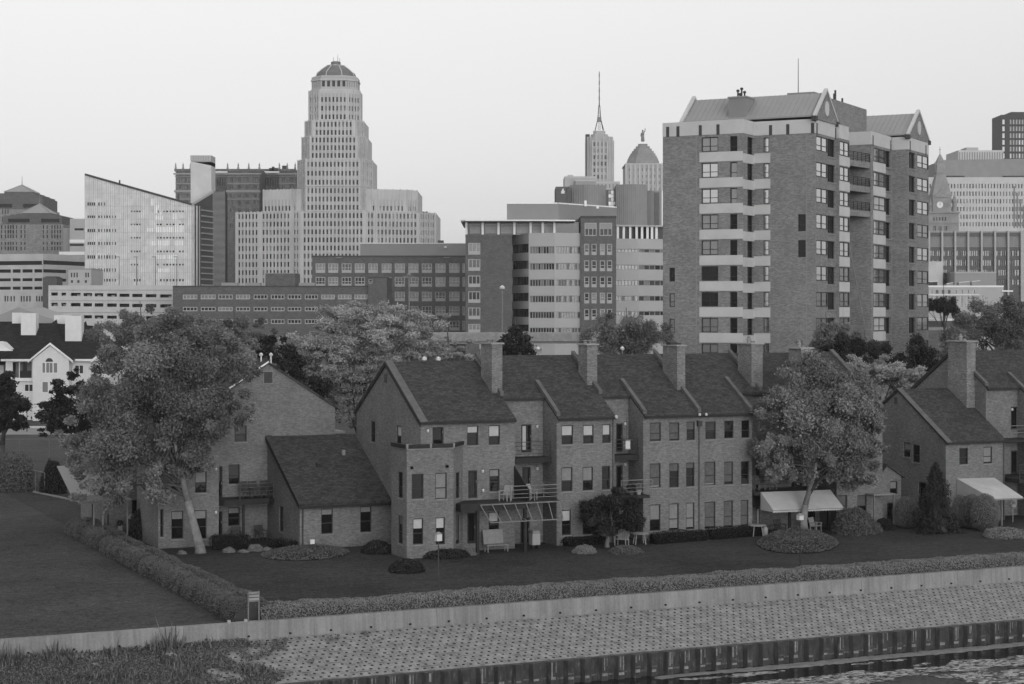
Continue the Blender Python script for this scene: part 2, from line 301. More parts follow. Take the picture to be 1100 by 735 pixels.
for a, n in ((6.6, 4), (-8.2, 2)):
    m = MB()
    for i in range(n): m.box(a + i * .28 + random.uniform(-.05, .05), a + i * .28 + random.uniform(.06, .16), TW - .075, TW - .03, -.25 + random.uniform(-.12, .1), -.17 + random.uniform(-.05, .06), SILL)
    qw.part('paint_splash', m)
# revetment of concrete blocks with open cells, sloping to the piling
TP, ZP, ZWAT = TW - 4.5, -1.9, -2.98
bm_ = mat('revetment_blocks', .22, .95, .1, var=.32, vscale=2.2, detail=8, bump=.5); PIT = mat('cell_soil', .055, 1, .1, var=.5, vscale=4)
m = MB(); nr_ = 13; cw = .395
def rp(s_, f, dz=0.0): return (s_, TW - .1 + (TP - TW + .1) * f, ZF - .02 + (ZP - ZF) * f + dz)
for r in range(nr_):
    f0, f1 = r / nr_, (r + 1) / nr_; o = (r % 2) * cw / 2; n = int(108 / cw)
    fa, fb = f0 + (f1 - f0) * .32, f0 + (f1 - f0) * .70
    for i in range(n):
        a = -50 + i * cw + o; h0, h1 = a + cw * .33 + random.uniform(-.02, .02), a + cw * .67 + random.uniform(-.02, .02); e = a + cw; lf = random.uniform(-.012, .012)
        for (p, q_, u, v) in ((a, e, f0, fa), (a, e, fb, f1), (a, h0, fa, fb), (h1, e, fa, fb)): m.q([rp(p, u, lf), rp(q_, u, lf), rp(q_, v, lf), rp(p, v, lf)], bm_)
        d = -.1
        m.q([rp(h0, fa, d), rp(h1, fa, d), rp(h1, fb, d), rp(h0, fb, d)], PIT)
        m.q([rp(h0, fa, lf), rp(h1, fa, lf), rp(h1, fa, d), rp(h0, fa, d)], PIT); m.q([rp(h0, fb, lf), rp(h1, fb, lf), rp(h1, fb, d), rp(h0, fb, d)], bm_)
        m.q([rp(h0, fa, lf), rp(h0, fb, lf), rp(h0, fb, d), rp(h0, fa, d)], bm_); m.q([rp(h1, fa, lf), rp(h1, fb, lf), rp(h1, fb, d), rp(h1, fa, d)], bm_)
single('bank_paving', m, fr=H, off=(0, TW, ZF), kind='structure')
m = MB(); m.q([(-80, TW, ZF - .2), (80, TW, ZF - .2), (80, TP, ZP - .2), (-80, TP, ZP - .2)], SOIL); single('bank_earth', m, fr=H, kind='structure')
def rust_mat():
    m = bpy.data.materials.new('rusted_piling'); m.use_nodes = True; nt = m.node_tree; b = nt.nodes['Principled BSDF']; N = nt.nodes.new; Lk = nt.links.new; tc = N('ShaderNodeTexCoord')
    mp = N('ShaderNodeMapping'); mp.inputs['Scale'].default_value = (5, 5, 1.6); Lk(tc.outputs['Object'], mp.inputs[0])
    n = N('ShaderNodeTexNoise'); n.inputs['Scale'].default_value = 1; n.inputs['Detail'].default_value = 7; n.inputs['Roughness'].default_value = .7; Lk(mp.outputs[0], n.inputs['Vector'])
    r = N('ShaderNodeValToRGB'); e = r.color_ramp.elements; e[0].position = .3; e[0].color = (.010,) * 3 + (1,); e[1].position = .8; e[1].color = (.2,) * 3 + (1,); x = e.new(.58); x.color = (.045,) * 3 + (1,)
    Lk(n.outputs['Fac'], r.inputs[0]); Lk(r.outputs[0], b.inputs['Base Color']); b.inputs['Roughness'].default_value = .75; return m
RUST = rust_mat(); RUST2 = mat('silt_stain', .1, .9, .2, var=.6, vscale=6)
m = MB(); P_ = .92; a = -45.0; zt, zb = ZP + .06, ZWAT - .6; pale = mat('lime_streaks', .2, .8, var=.5, vscale=5)
while a < 62:
    pr = [(a, TP - .02), (a + .34, TP - .02), (a + .46, TP - .26), (a + .80, TP - .26), (a + .92, TP - .02)]
    for i in range(4):
        (x0, y0), (x1, y1) = pr[i], pr[i + 1]
        m.q([(x0, y0, zb), (x1, y1, zb), (x1, y1, zt), (x0, y0, zt)], RUST); m.q([(x0, y0, zt), (x1, y1, zt), (x1, TP + .3, zt), (x0, TP + .3, zt)], RUST)
    if random.random() < .55:     # lime run-offs and weathered pan faces
        h = random.uniform(.35, .75); c = a + random.uniform(.47, .6); m.box(c, c + random.uniform(.03, .09), TP - .268, TP - .255, zt - h, zt - .02, pale)
        c = a + random.uniform(.66, .74); m.box(c, c + random.uniform(.02, .05), TP - .268, TP - .255, zt - h * random.uniform(.5, 1), zt - .02, pale)
    z9 = ZWAT + random.uniform(.2, .3); m.box(a + .48, a + random.uniform(.7, .79), TP - .27, TP - .255, z9, z9 + random.uniform(.08, .16), pale)
    if random.random() < .7: m.box(a + .02, a + .33, TP - .03, TP - .015, z9 + .02, z9 + .1, RUST2)
    if random.random() < .6: m.box(a + .48, a + .78, TP - .268, TP - .255, z9 + .24, z9 + .3, RUST2)
    a += P_
single('sheet_piling', m, 'rusted corrugated steel sheet piling wall standing in the water', 'wall', H, (0, TP, ZWAT))
# water
wm = bpy.data.materials.new('harbour_water'); wm.use_nodes = True; nt = wm.node_tree; b = nt.nodes['Principled BSDF']; N = nt.nodes.new; Lk = nt.links.new
b.inputs['Base Color'].default_value = (.012, .012, .012, 1); b.inputs['Roughness'].default_value = .06; b.inputs['IOR'].default_value = 1.33
tc = N('ShaderNodeTexCoord'); n = N('ShaderNodeTexNoise'); n.inputs['Scale'].default_value = 1.6; n.inputs['Detail'].default_value = 4; Lk(tc.outputs['Object'], n.inputs['Vector'])
bp = N('ShaderNodeBump'); bp.inputs['Strength'].default_value = .5; bp.inputs['Distance'].default_value = .06; Lk(n.outputs['Fac'], bp.inputs['Height']); Lk(bp.outputs[0], b.inputs['Normal'])
m = MB(); m.q([(-400, -400, ZWAT), (400, -400, ZWAT), (400, TP + .2, ZWAT), (-400, TP + .2, ZWAT)], wm); single('water', m, fr=H, off=(0, 0, ZWAT), kind='structure')
# floating weed: ragged mats of small leaves and scum lying on the water
wl = mat('pond_scum', .2, .9, .2, var=.3, vscale=2); wl2 = mat('pale_scum', .36, .9, .2, var=.4, vscale=3); m = MB()
def fl(s_, t_, r_, mm, z_):
    n_ = random.randint(5, 7); pts = []
    for i in range(n_):
        th = i * 2 * math.pi / n_; rr = r_ * random.uniform(.5, 1.2); pts.append((s_ + rr * 1.7 * math.cos(th), t_ + rr * math.sin(th), z_))
    m.q(pts, mm)
for i in range(42000):
    s_ = random.uniform(-14, 46); t_ = random.uniform(TP - 10, TP - .4); d_ = TP - t_
    nv = mnoise.noise((s_ * .16, t_ * .5, 3.1)) + .55 * mnoise.noise((s_ * .6, t_ * 1.2, 9.2))
    edge = d_ - (1.15 + .5 * mnoise.noise((s_ * .12, 0, 5)))
    if edge > .5 + .35 * mnoise.noise((s_ * .4, 2, 8)) and nv > -.05: fl(s_, t_, random.uniform(.04, .17), (wl, wl2, L_WEED)[random.randrange(3)], ZWAT + .006 + i * 2e-7)
    elif edge < 0: fl(s_, t_, random.uniform(.1, .26), wl, ZWAT + .006 + i * 2e-7)
single('floating_weed', m, fr=H, off=(0, TP, ZWAT), kind='stuff')
# ------------------------------------------------------------------ the brick townhouses
def PW(p0, d, inn): return lambda a, z, k=0.0: (p0[0] + d[0] * a + inn[0] * k, p0[1] + d[1] * a + inn[1] * k, z)
def obox(mb, P, a0, a1, k0, k1, z0, z1, m):
    mb.hexa([P(a0, z0, k0), P(a1, z0, k0), P(a1, z0, k1), P(a0, z0, k1), P(a0, z1, k0), P(a1, z1, k0), P(a1, z1, k1), P(a0, z1, k1)], m)
def win(T, P, h, dep=.13, blind=None, glass=None, rail=True, sill=True, name='window', frm=None, parent=None):
    a0, a1, z0, z1 = h; fm = frm or FRM; fw = .055
    m = MB(); obox(m, P, a0, a1, dep - .02, dep + .02, z0, z1, glass or GL); o = T.part(name, m, parent)
    m = MB()
    for (b0, b1, c0, c1) in ((a0, a0 + fw, z0, z1), (a1 - fw, a1, z0, z1), (a0 + fw, a1 - fw, z0, z0 + fw), (a0 + fw, a1 - fw, z1 - fw, z1)): obox(m, P, b0, b1, dep - .085, dep - .022, c0, c1, fm)
    if rail:
        zm = z0 + (z1 - z0) * .42; obox(m, P, a0 + fw, a1 - fw, dep - .075, dep - .022, zm - .03, zm + .03, fm)
    T.part('window_frame' if name == 'window' else 'frame', m, o)
    if sill:
        m = MB(); obox(m, P, a0 - .04, a1 + .04, -.05, .03, z0 - .09, z0 - .003, SILL); T.part('sill', m, o)
    if blind:
        fr_, bm = blind; m = MB()
        zb = z1 - fw - (z1 - z0 - 2 * fw) * fr_; obox(m, P, a0 + fw + .005, a1 - fw - .005, dep - .035, dep - .021, zb, z1 - fw, bm); T.part('blind', m, o)
    return o
def door(T, P, h, dep=.13, glass=None, curtain=None):
    a0, a1, z0, z1 = h; m = MB(); obox(m, P, a0, a1, dep - .02, dep + .02, z0, z1, glass or GL); o = T.part('door', m)
    m = MB()
    for (b0, b1, c0, c1) in ((a0, a0 + .1, z0, z1), (a1 - .1, a1, z0, z1), (a0 + .1, a1 - .1, z0, z0 + .16), (a0 + .1, a1 - .1, z1 - .1, z1)): obox(m, P, b0, b1, dep - .09, dep - .022, c0, c1, TRIM)
    T.part('door_frame', m, o)
    m = MB(); obox(m, P, a1 - .09, a1 - .05, dep - .15, dep - .09, z0 + .95, z0 + 1.1, GALV); T.part('handle', m, o)
    if curtain:
        m = MB(); obox(m, P, a0 + .1, a0 + .1 + (a1 - a0 - .2) * curtain, dep - .035, dep - .021, z0 + .16, z1 - .1, BLH); T.part('curtain', m, o)
    return o
def lamp(T, P, a, z):
    m = MB(); obox(m, P, a - .03, a + .03, -.04, 0, z + .1, z + .16, FRM); c = P(a, z, -.09)
    m.lathe(c[0], c[1], [(.02, z - .09), (.075, z - .06), (.085, z + .04), (.05, z + .1), (.01, z + .12)], LAMPW, 10); T.part('wall_lamp', m, smooth=False)
def railing(mb, p, q, z0, h, n, m, r=.025, posts=1.4):
    p = Vector((p[0], p[1], 0)); q = Vector((q[0], q[1], 0)); L = (q - p).length
    for i in range(n): z = z0 + h * (i + 1) / n; mb.bar((p.x, p.y, z), (q.x, q.y, z), r * 1.6, r * 1.6 if i < n - 1 else r * 2.4, m)
    k = max(1, int(L / posts))
    for i in range(k + 1):
        c = p.lerp(q, i / k); mb.bar((c.x, c.y, z0), (c.x, c.y, z0 + h), r * 2, r * 2, m)
def slope_beam(mb, s0, s1, t0, t1, zf, top, m, bot=-.2):
    mb.hexa([(s0, t0, zf(t0) + bot), (s1, t0, zf(t0) + bot), (s1, t1, zf(t1) + bot), (s0, t1, zf(t1) + bot), (s0, t0, zf(t0) + top), (s1, t0, zf(t0) + top), (s1, t1, zf(t1) + top), (s0, t1, zf(t1) + top)], m)
def roof_slab(mb, pts, th, m): mb.ext(pts, (0, 0, th), m)
def chimney(T, s0, s1, t0, t1, z0, z1, kind=0):
    m = MB(); m.prism([(s0, t0), (s1, t0), (s1, t1), (s0, t1)], z0, z1 - .1, BRC); o = T.part('chimney', m)
    m = MB(); m.box(s0 - .1, s1 + .1, t0 - .1, t1 + .1, z1 - .1, z1, CONC); T.part('chimney_cap', m, o)
    m = MB(); sc = (s0 + s1) / 2; tc_ = (t0 + t1) / 2
    if kind == 0:
        for dx in (-.2, .15): m.lathe(sc + dx, tc_, [(.13, z1), (.13, z1 + .16), (.2, z1 + .17), (.2, z1 + .2), (.02, z1 + .25)], GALV, 10)
    elif kind == 1:
        m.box(sc - .42, sc + .38, tc_ - .3, tc_ + .3, z1, z1 + .1, TRIM); m.box(sc - .45, sc + .1, tc_ - .32, tc_ + .32, z1 + .14, z1 + .19, TRIM)
    else:
        m.lathe(sc - .1, tc_, [(.14, z1), (.14, z1 + .2), (.18, z1 + .22), (.1, z1 + .36), (.13, z1 + .42), (.02, z1 + .48)], SILL, 12); m.box(sc + .1, sc + .4, tc_ - .05, tc_ + .05, z1, z1 + .12, GALV)
    T.part('flue', m, o)
EV, RZ, RT = 8.19, 11.93, 6.05          # eaves, ridge height and depth of the upper roofs
K3 = (RZ - EV) / RT; z3 = lambda t: EV + K3 * t
REC = 2.06
def party(T, s0, s1, zf, ta, tb): m = MB(); slope_beam(m, s0, s1, ta, tb, zf, .42, COPE, .16); T.part('roof_parapet', m)
def unit(T, sL, sR, rec, main, wins, door_px, gutters=True, left_end=False, right_end=False, chim=None, back=True):
    """one three-storey house of the row: a main wing at t=0 and a recess at t=REC, with one roof over both"""
    r0, r1 = rec; m0, m1 = main; mX = m1 if r0 >= m1 else m0; P = PW((0, 0), (1, 0), (0, 1)); PR = PW((0, REC), (1, 0), (0, 1))
    holes = [w_[0] for w_ in wins]; dh = [d[0] for d in door_px]; m = MB()
    m.wall((0, 0), (1, 0), (0, 1), m1, 0, EV, holes, BR, .14, a00=m0)
    m.wall((0, REC), (1, 0), (0, 1), r1, 0, z3(REC), dh, BR, .14, a00=r0)
    m.q([(mX, 0, 0), (mX, REC, 0), (mX, REC, z3(REC)), (mX, 0, EV)], BR)
    oth = m0 if mX == m1 else m1
    for s_, t_ in ((sL, 0 if sL == m0 else REC), (sR, 0 if sR == m1 else REC)):
        m.q([(s_, t_, 0), (s_, 12.1, 0), (s_, 12.1, EV), (s_, RT, RZ), (s_, t_, z3(t_))], BR)
    m.q([(sL, 12.1, 0), (sR, 12.1, 0), (sR, 12.1, EV), (sL, 12.1, EV)], BR)
    T.part('wall', m)
    m = MB(); e = -.22
    roof_slab(m, [(m0, e, z3(e)), (m1, e, z3(e)), (m1, RT, RZ), (m0, RT, RZ)], .15, ROOF)
    e2 = REC - .22; roof_slab(m, [(r0, e2, z3(e2)), (r1, e2, z3(e2)), (r1, RT, RZ), (r0, RT, RZ)], .15, ROOF)
    roof_slab(m, [(sL, RT, RZ), (sR, RT, RZ), (sR, 12.35, EV - .15), (sL, 12.35, EV - .15)], .15, ROOF)
    rf = T.part('roof', m)
    m = MB(); m.box(m0 + .02, m1 - .02, -.32, -.2, EV - .17, EV - .02, TRIM); m.box(r0 + .02, r1 - .02, REC - .31, REC - .2, z3(REC) - .2, z3(REC) - .08, TRIM); T.part('gutter', m, rf)
    m = MB(); a, b = (mX - .02, mX + .24) if mX == m0 else (mX - .24, mX + .02)
    slope_beam(m, a, b, -.06, 3.15, z3, .4, COPE, .152); T.part('roof_parapet', m)
    for h, bl, gl in wins: win(T, P, h, .13, bl, gl)
    for d in door_px: door(T, PR, d[0], .13, None, d[1])
    if chim: chimney(T, *chim)
R = H.R; L = lambda a, b, *c: [(R(*x[:4]), x[4] if len(x) > 4 else None, x[5] if len(x) > 5 else None) for x in c]
HI, MI, LO = BLH, BLM, BLL
GRP = 'brick townhouses behind the quay lawn'
# ---- house with the polygonal bay
sL2, sR2 = H.S(452), H.S(553); RT2, RZ2 = 5.82, 11.62; K2 = (RZ2 - EV) / RT2; z2 = lambda t: EV + K2 * t
T2 = Thing('brick_townhouse', 'brick townhouse with a two-storey angular bay under a roof terrace', 'house', H, (sL2, 0, 0), GRP)
P = PW((0, 0), (1, 0), (0, 1)); PG = PW((sL2, 0), (0, 1), (1, 0))
fw2 = L(0, 0, (501.7, 513.8, 457.5, 478.5, (.33, HI)), (525, 537, 457, 478, (.55, HI)), (525.7, 536.6, 504, 528, (.3, MI)), (525, 536, 550, 574, (.42, HI)))
fd2 = [(R(464.6, 476.5, 459, 482), 0), (R(503, 512.6, 505.5, 535), 0), (R(502, 511, 551, 584), 0)]
gw2 = [(H.RL(398.2, 402.9, 452.7, 474.8, sL2), None), (H.RL(426, 431, 457.5, 477, sL2), (.55, HI))]
vent = H.RL(413, 416, 402, 411, sL2)
m = MB(); m.wall((0, 0), (1, 0), (0, 1), sR2, 0, EV, [x[0] for x in fw2] + [x[0] for x in fd2], BR, .14, a00=sL2)
m.wall((sL2, 0), (0, 1), (1, 0), 2 * RT2, 0, EV, [x[0] for x in gw2], BR, .14); m.q([(sL2, 0, EV), (sL2, RT2, RZ2), (sL2, 2 * RT2, EV)], BR)
m.q([(sR2, 0, 0), (sR2, 2 * RT2, 0), (sR2, 2 * RT2, EV), (sR2, RT2, RZ2), (sR2, 0, EV)], BR); m.q([(sL2, 2 * RT2, 0), (sR2, 2 * RT2, 0), (sR2, 2 * RT2, EV), (sL2, 2 * RT2, EV)], BR); T2.part('wall', m)
m = MB(); roof_slab(m, [(sL2 - .12, -.22, z2(-.22)), (sR2, -.22, z2(-.22)), (sR2, RT2, RZ2), (sL2 - .12, RT2, RZ2)], .15, ROOF); roof_slab(m, [(sL2 - .12, RT2, RZ2), (sR2, RT2, RZ2), (sR2, 2 * RT2 + .25, EV - .15), (sL2 - .12, 2 * RT2 + .25, EV - .15)], .15, ROOF); rf2 = T2.part('roof', m)
m = MB(); m.box(sL2 - .1, sR2 - .02, -.32, -.2, EV - .17, EV - .02, TRIM); T2.part('gutter', m, rf2)
m = MB(); slope_beam(m, sL2 - .16, sL2 + .34, -.3, RT2, z2, .24, COPE, .152); slope_beam(m, sL2 - .16, sL2 - .125, -.3, RT2, z2, .15, TRIM, -.15); T2.part('roof_parapet', m)
m = MB(); zr = lambda t: RZ2 - K2 * (t - RT2); slope_beam(m, sL2 - .16, sL2 + .34, RT2, 2 * RT2 + .2, zr, .24, COPE, .152); T2.part('roof_parapet', m)
m = MB(); obox(m, PG, vent[0], vent[1], -.03, .02, vent[2], vent[3], TRIM2)
for i in range(6): obox(m, PG, vent[0] + .03, vent[1] - .03, -.045, -.03, vent[2] + (vent[3] - vent[2]) * (i + .2) / 6, vent[2] + (vent[3] - vent[2]) * (i + .6) / 6, COPE)
T2.part('gable_vent', m)
for h, bl, gl in fw2: win(T2, P, h, .13, bl, gl)
for h, c in fd2: door(T2, P, h, .13, None, c)
for h, bl in gw2: win(T2, PG, h, .13, bl)
for px, py in ((459, 463), (518, 506.5), (518.3, 527)): lamp(T2, P, H.S(px), H.Z(H.S(px), 0, py))
chimney(T2, sR2 - .52, sR2 + .22, 2.4, 4.15, 9.0, H.Z(sR2 - .3, 2.4, 368.3), 0)
for px in (456, 471):
    m = MB(); s_ = H.S(px, 7.6); m.lathe(s_, 7.6, [(.06, 10.2), (.06, H.Z(s_, 7.6, 388)), (.16, H.Z(s_, 7.6, 387)), (.16, H.Z(s_, 7.6, 384.5)), (.02, H.Z(s_, 7.6, 383))], LAMPW, 8); T2.part('vent_pipe', m, rf2)
# bay: flat front, right chamfer, left cheek
tb = -1.9; bA, bB = H.S(437, tb), H.S(487, tb); tC = -.2; bC = H.S(497, tC); zbt = H.Z(bA, tb, 481.5); ang = math.atan2(tC - tb, bC - bB); LC = math.hypot(bC - bB, tC - tb)
PB = PW((0, tb), (1, 0), (0, 1)); dC = (math.cos(ang), math.sin(ang)); PC = PW((bB, tb), dC, (-dC[1], dC[0])); PBL = PW((bA, tb), (0, 1), (1, 0))
bw_ = [(R(442.3, 455, 509, 536, tb), (0, LO)), (R(467.5, 480, 508, 536, tb), (1, MI)), (R(443.5, 454.6, 557, 585, tb), (.38, HI)), (R(468, 478, 556, 585, tb), (.38, HI))]
def tl(p0, p1, y0, y1):
    a, b, c, d = H.RL(p0, p1, y0, y1, bA); return a - tb, b - tb, c, d
bl_ = [(tl(427.5, 432.5, 507, 535), None), (tl(427.5, 432.5, 554, 584), (.3, LO))]
zc = lambda y: H.Z((bB + bC) / 2, -1, y)
bc_ = [((LC * .28, LC * .7, zc(535), zc(507)), None), ((LC * .28, LC * .7, zc(584), zc(553)), (.9, LO))]
m = MB(); m.wall((0, tb), (1, 0), (0, 1), bB, 0, zbt - .1, [x[0] for x in bw_], BR, .14, a00=bA)
m.wall((bA, tb), (0, 1), (1, 0), 2.6, 0, zbt - .1, [x[0] for x in bl_], BR, .14)
m.wall((bB, tb), dC, (-dC[1], dC[0]), LC, 0, zbt - .1, [x[0] for x in bc_], BR, .14)
m.q([(bC, tC, 0), (bC, -.003, 0), (bC, -.003, zbt - .1), (bC, tC, zbt - .1)], BR); m.q([(bA, tb + 2.6, 0), (sL2 - .003, tb + 3.6, 0), (sL2 - .003, tb + 3.6, zbt - .1), (bA, tb + 2.6, zbt - .1)], BR)
bay = T2.part('bay', m)
m = MB(); m.prism([(bA, tb), (bB, tb), (bC, tC), (bC, -.003), (sL2 - .003, -.003), (sL2 - .003, tb + 3.6), (bA, tb + 2.6)], zbt - .1, zbt - .02, CONC); T2.part('terrace_floor', m, bay)
m = MB()
for (x0, y0), (x1, y1) in (((bA, tb + 2.5), (bA, tb)), ((bA, tb), (bB, tb)), ((bB, tb), (bC, tC))): m.bar((x0, y0, zbt + .08), (x1, y1, zbt + .08), .2, .24, TRIM)
for i, (x, y) in enumerate(((bA, tb), ((bA + bB) / 2, tb), (bB, tb))): m.box(x - .06, x + .06, y - .12, y, zbt - .05, zbt + .22, SILL)
T2.part('terrace_rail', m, bay)
for x in (bA + .3, bB - .45):
    m = MB(); m.bar((x, tb - .003, zbt - 1.15), (x, tb - .16, zbt - 1.22), .16, .1, GLD); T2.part('scupper', m, bay)
for h, bl in bw_: win(T2, PB, h, .13, bl if bl[0] else None, parent=bay)
for h, bl in bl_: win(T2, PBL, h, .13, bl, parent=bay)
for h, bl in bc_: win(T2, PC, h, .13, bl, parent=bay)
# deck before this house and the next: dark fascia, posts
td = -2.2; sD0, sD1 = H.S(495, td), H.S(601, td); zd = H.Z(H.S(520, td), td, 541); zdb = H.Z(H.S(520, td), td, 549)
m = MB(); m.box(sD0, sR2 - .02, td, -.003, zdb, zd, TRIM); dk2 = T2.part('deck', m)
for px in (513,):
    m = MB(); s_ = H.S(px, td + .15); m.box(s_ - .09, s_ + .09, td + .06, td + .24, 0, zdb, TRIM); T2.part('deck_post', m, dk2)
m = MB(); m.ext([(sR2 - .06, -.003, zd), (sR2 - .06, td + .02, zd), (sR2 - .06, td + .02, H.Z(sR2, td, 526)), (sR2 - .06, -.003, H.Z(sR2, 0, 500.5))], (.06, 0, 0), TRIM); T2.part('privacy_screen', m, dk2)
# ---- the next house
sL3, sM3, sR3 = sR2, H.S(598), H.S(660)
T3 = Thing('brick_townhouse', 'brick townhouse with a bare awning frame under its deck, right of the angular bay', 'house', H, (sM3, 0, 0), GRP)
RR = lambda *x: R(*x, REC)
unit(T3, sL3, sR3, (sL3, sM3), (sM3, sR3), L(0, 0, (603.2, 615.6, 457, 477.5, (.52, HI)), (626.4, 637.7, 456.6, 476.6, (.55, HI)), (647, 656, 456, 476, (.55, HI)), (603, 615, 502, 528, (.55, MI)), (626, 637, 501.5, 527, (.6, MI)), (646.5, 655.5, 500.5, 526, (0.0, LO), GL), (603.5, 613.4, 548, 575, (.42, HI)), (626, 635.5, 547, 574, (.3, LO)), (646, 654, 546, 573, (.2, LO))),
     [(RR(560, 571, 456, 486), .5), (RR(561, 570, 502, 532), 0), (RR(559, 569, 556, 586), 0)], chim=(sR3 - .5, sR3 + .24, 2.9, 4.2, 9.0, H.Z(sR3, 2.9, 369.3), 0))
PR = PW((0, REC), (1, 0), (0, 1))
for py in (458.5, 503.5): lamp(T3, PR, H.S(576.5, REC), H.Z(H.S(576.5, REC), REC, py))
party(T3, sL3 - .12, sL3 + .14, z3, REC - .1, RT); m = MB(); m.q([(sL3 - .115, REC - .1, z2(REC) - .2), (sL3 - .115, RT, z2(RT) - .3), (sL3 - .115, RT, z3(RT) + .2), (sL3 - .115, REC - .1, z3(REC) + .1)], BRC); m.q([(sL3 - .115, REC - .1, 6.5), (sL3 + .13, REC - .1, 6.5), (sL3 + .13, REC - .1, z3(REC)), (sL3 - .115, REC - .1, z3(REC))], BR); T3.part('party_wall', m)
def balcony(T, s0, s1, t0, t1, zt, th=.34, n=4, rm=None, lst=((0, 1),)):
    m = MB(); m.box(s0, s1, t0, t1, zt - th, zt, TRIM); b = T.part('balcony', m); m = MB(); railing(m, (s0 + .05, t0 + .06), (s1 - .05, t0 + .06), zt, 1.02, n, rm or TRIM2, .018); T.part('railing', m, b); return b
tb3 = max(.7, H.T(590, sM3)); balcony(T3, sL3 + .15, sM3 - .003, .75, REC - .003, H.Z(H.S(575, 1), 1, 491.5))
m = MB(); m.box(sL3 + .0, sD1, td, -.003, zd - .12, zd, TRIM); m.box(sL3 + .14, sM3 - .003, -.003, REC - .003, zd - .12, zd, TRIM); dk3 = T3.part('deck', m)
m = MB(); railing(m, (H.S(548, td + .08), td + .06), (sD1 - .05, td + .06), zd, .98, 4, GALV, .022); railing(m, (sD1 - .06, td + .06), (sD1 - .06, -.05), zd, .98, 4, GALV, .022); T3.part('railing', m, dk3)
for px in (564,):
    m = MB(); s_ = H.S(px, td + .15); m.box(s_ - .09, s_ + .09, td + .06, td + .24, 0, zd - .12, TRIM); T3.part('deck_post', m, dk3)
# folding awning frame below the deck (no cloth on it)
aw = MB(); t1 = td - 1.15; za = zd - .08; p0, p1 = H.S(516, td - .06), H.S(601, td - .06); zb = H.Z(H.S(560, t1), t1, 560)
aw.bar((p0, td - .06, za), (p1, td - .06, za), .07, .07, GALV); q0, q1 = H.S(527, t1), H.S(605, t1); aw.bar((q0, t1, zb), (q1, t1, zb), .06, .06, GALV)
for i in range(8):
    f = i / 7; aw.bar((p0 + (p1 - p0) * f, td - .06, za), (q0 + (q1 - q0) * f, t1, zb), .045, .045, GALV)
for f in (.05, .5, .95): aw.bar((q0 + (q1 - q0) * f, t1, zb), (p0 + (p1 - p0) * f, td - .05, zb + .15), .04, .04, GALV)
T3.part('awning_frame', aw, dk3)
m = MB(); m.tube([(sR3 - .12, -.07, 0), (sR3 - .12, -.07, EV - .1)], [.05, .05], COPE); T3.part('downspout', m)
m = MB(); m.lathe(sR3 - .02, -.3, [(.02, EV - .12), (.09, EV - .08), (.09, EV + .06), (.02, EV + .1)], LAMPW, 10); T3.part('flood_lamp', m)
# ---- house 4
sL4, sM4, sR4 = sR3, H.S(691), H.S(751)
T4 = Thing('brick_townhouse', 'brick townhouse behind the small dark tree, with a recessed lantern balcony', 'house', H, (sM4, 0, 0), GRP)
unit(T4, sL4, sR4, (sL4, sM4), (sM4, sR4), L(0, 0, (698, 710, 454, 474, (.95, LO)), (719, 729.8, 454, 473.5, (.95, LO)), (737.6, 746.4, 453, 473, (.4, LO)), (698, 709.7, 498, 524, (.95, LO), GLM), (719, 729.3, 497.8, 523.8, (.3, LO)), (737, 746, 497, 522.7, (.2, LO)), (698, 709.5, 542, 570.4, (.58, MI)), (718.6, 729.2, 541, 569.7, (.95, MI)), (737, 746, 540, 568.7, (.95, MI))),
     [(RR(662, 669, 455, 486), 0), (RR(662, 669, 500, 528), 0), (RR(662, 670, 552, 583), 0)], chim=(sR4 + .14 - .52, sR4 + .24, 2.25, 4.25, 8.9, H.Z(sR4, 2.3, 370.5), 1))
for px, py in ((671, 455.5), (671, 499)): lamp(T4, PR, H.S(px, REC), H.Z(H.S(px, REC), REC, py))
zb4 = H.Z(H.S(672, 1), 1, 488.5); balcony(T4, sL4 + .15, sM4 - .003, .6, REC - .003, zb4)
zdk4 = H.Z(H.S(675, .1), .1, 531); m = MB(); m.box(sL4 + .02, sM4 - .003, -.9, REC - .003, zdk4 - .2, zdk4, TRIM); d4 = T4.part('deck', m); m = MB(); railing(m, (sL4 + .05, -.85), (sM4 + .2, -.85), zdk4, 1.0, 4, GALV, .02); T4.part('railing', m, d4)
party(T4, sL4 - .12, sL4 + .14, z3, REC - .1, RT)
m = MB(); m.tube([(sR4 - .02, -.07, 0), (sR4 - .02, -.07, EV - .8)], [.05, .05], COPE); m.box(sR4 - .18, sR4 + .14, -.2, -.003, EV - .8, EV - .42, TRIM2); T4.part('downspout', m)
for dx in (-.2, .3): m = MB(); m.lathe(sR4 + dx, -.42, [(.02, EV - .1), (.085, EV - .06), (.085, EV + .05), (.02, EV + .1)], LAMPW, 10); T4.part('flood_lamp', m)
# ---- house 5 (recess on its right)
sL5, sM5, sR5 = sR4, H.S(808), 10.25
T5 = Thing('brick_townhouse', 'brick townhouse left of the cream awning, three rows of three dim windows', 'house', H, (sL5, 0, 0), GRP)
unit(T5, sL5, sR5, (sM5, sR5), (sL5, sM5), L(0, 0, (757.7, 769, 453, 472, (.5, TRIM2)), (778, 788, 452, 471, None), (796.5, 805, 451.5, 470.5, None), (757, 768.6, 496, 521.5, (.95, LO), GLM), (778, 787.5, 496, 520.5, (.9, LO)), (796, 804.6, 495.5, 520, None), (757, 768.5, 539, 568, (.95, LO)), (777.5, 787.4, 538, 567, (.95, LO)), (795.7, 804, 537, 566, (.95, LO))),  # ground-floor dim blinds paint in the grey reflections on the glass
     [(RR(812, 824, 498, 530), 0), (RR(812, 824, 545, 575), .4)], chim=(sR5 - .45, sR5 + .45, 2.4, 4.2, 9.0, H.Z(sR5, 2.4, 368.5), 2))
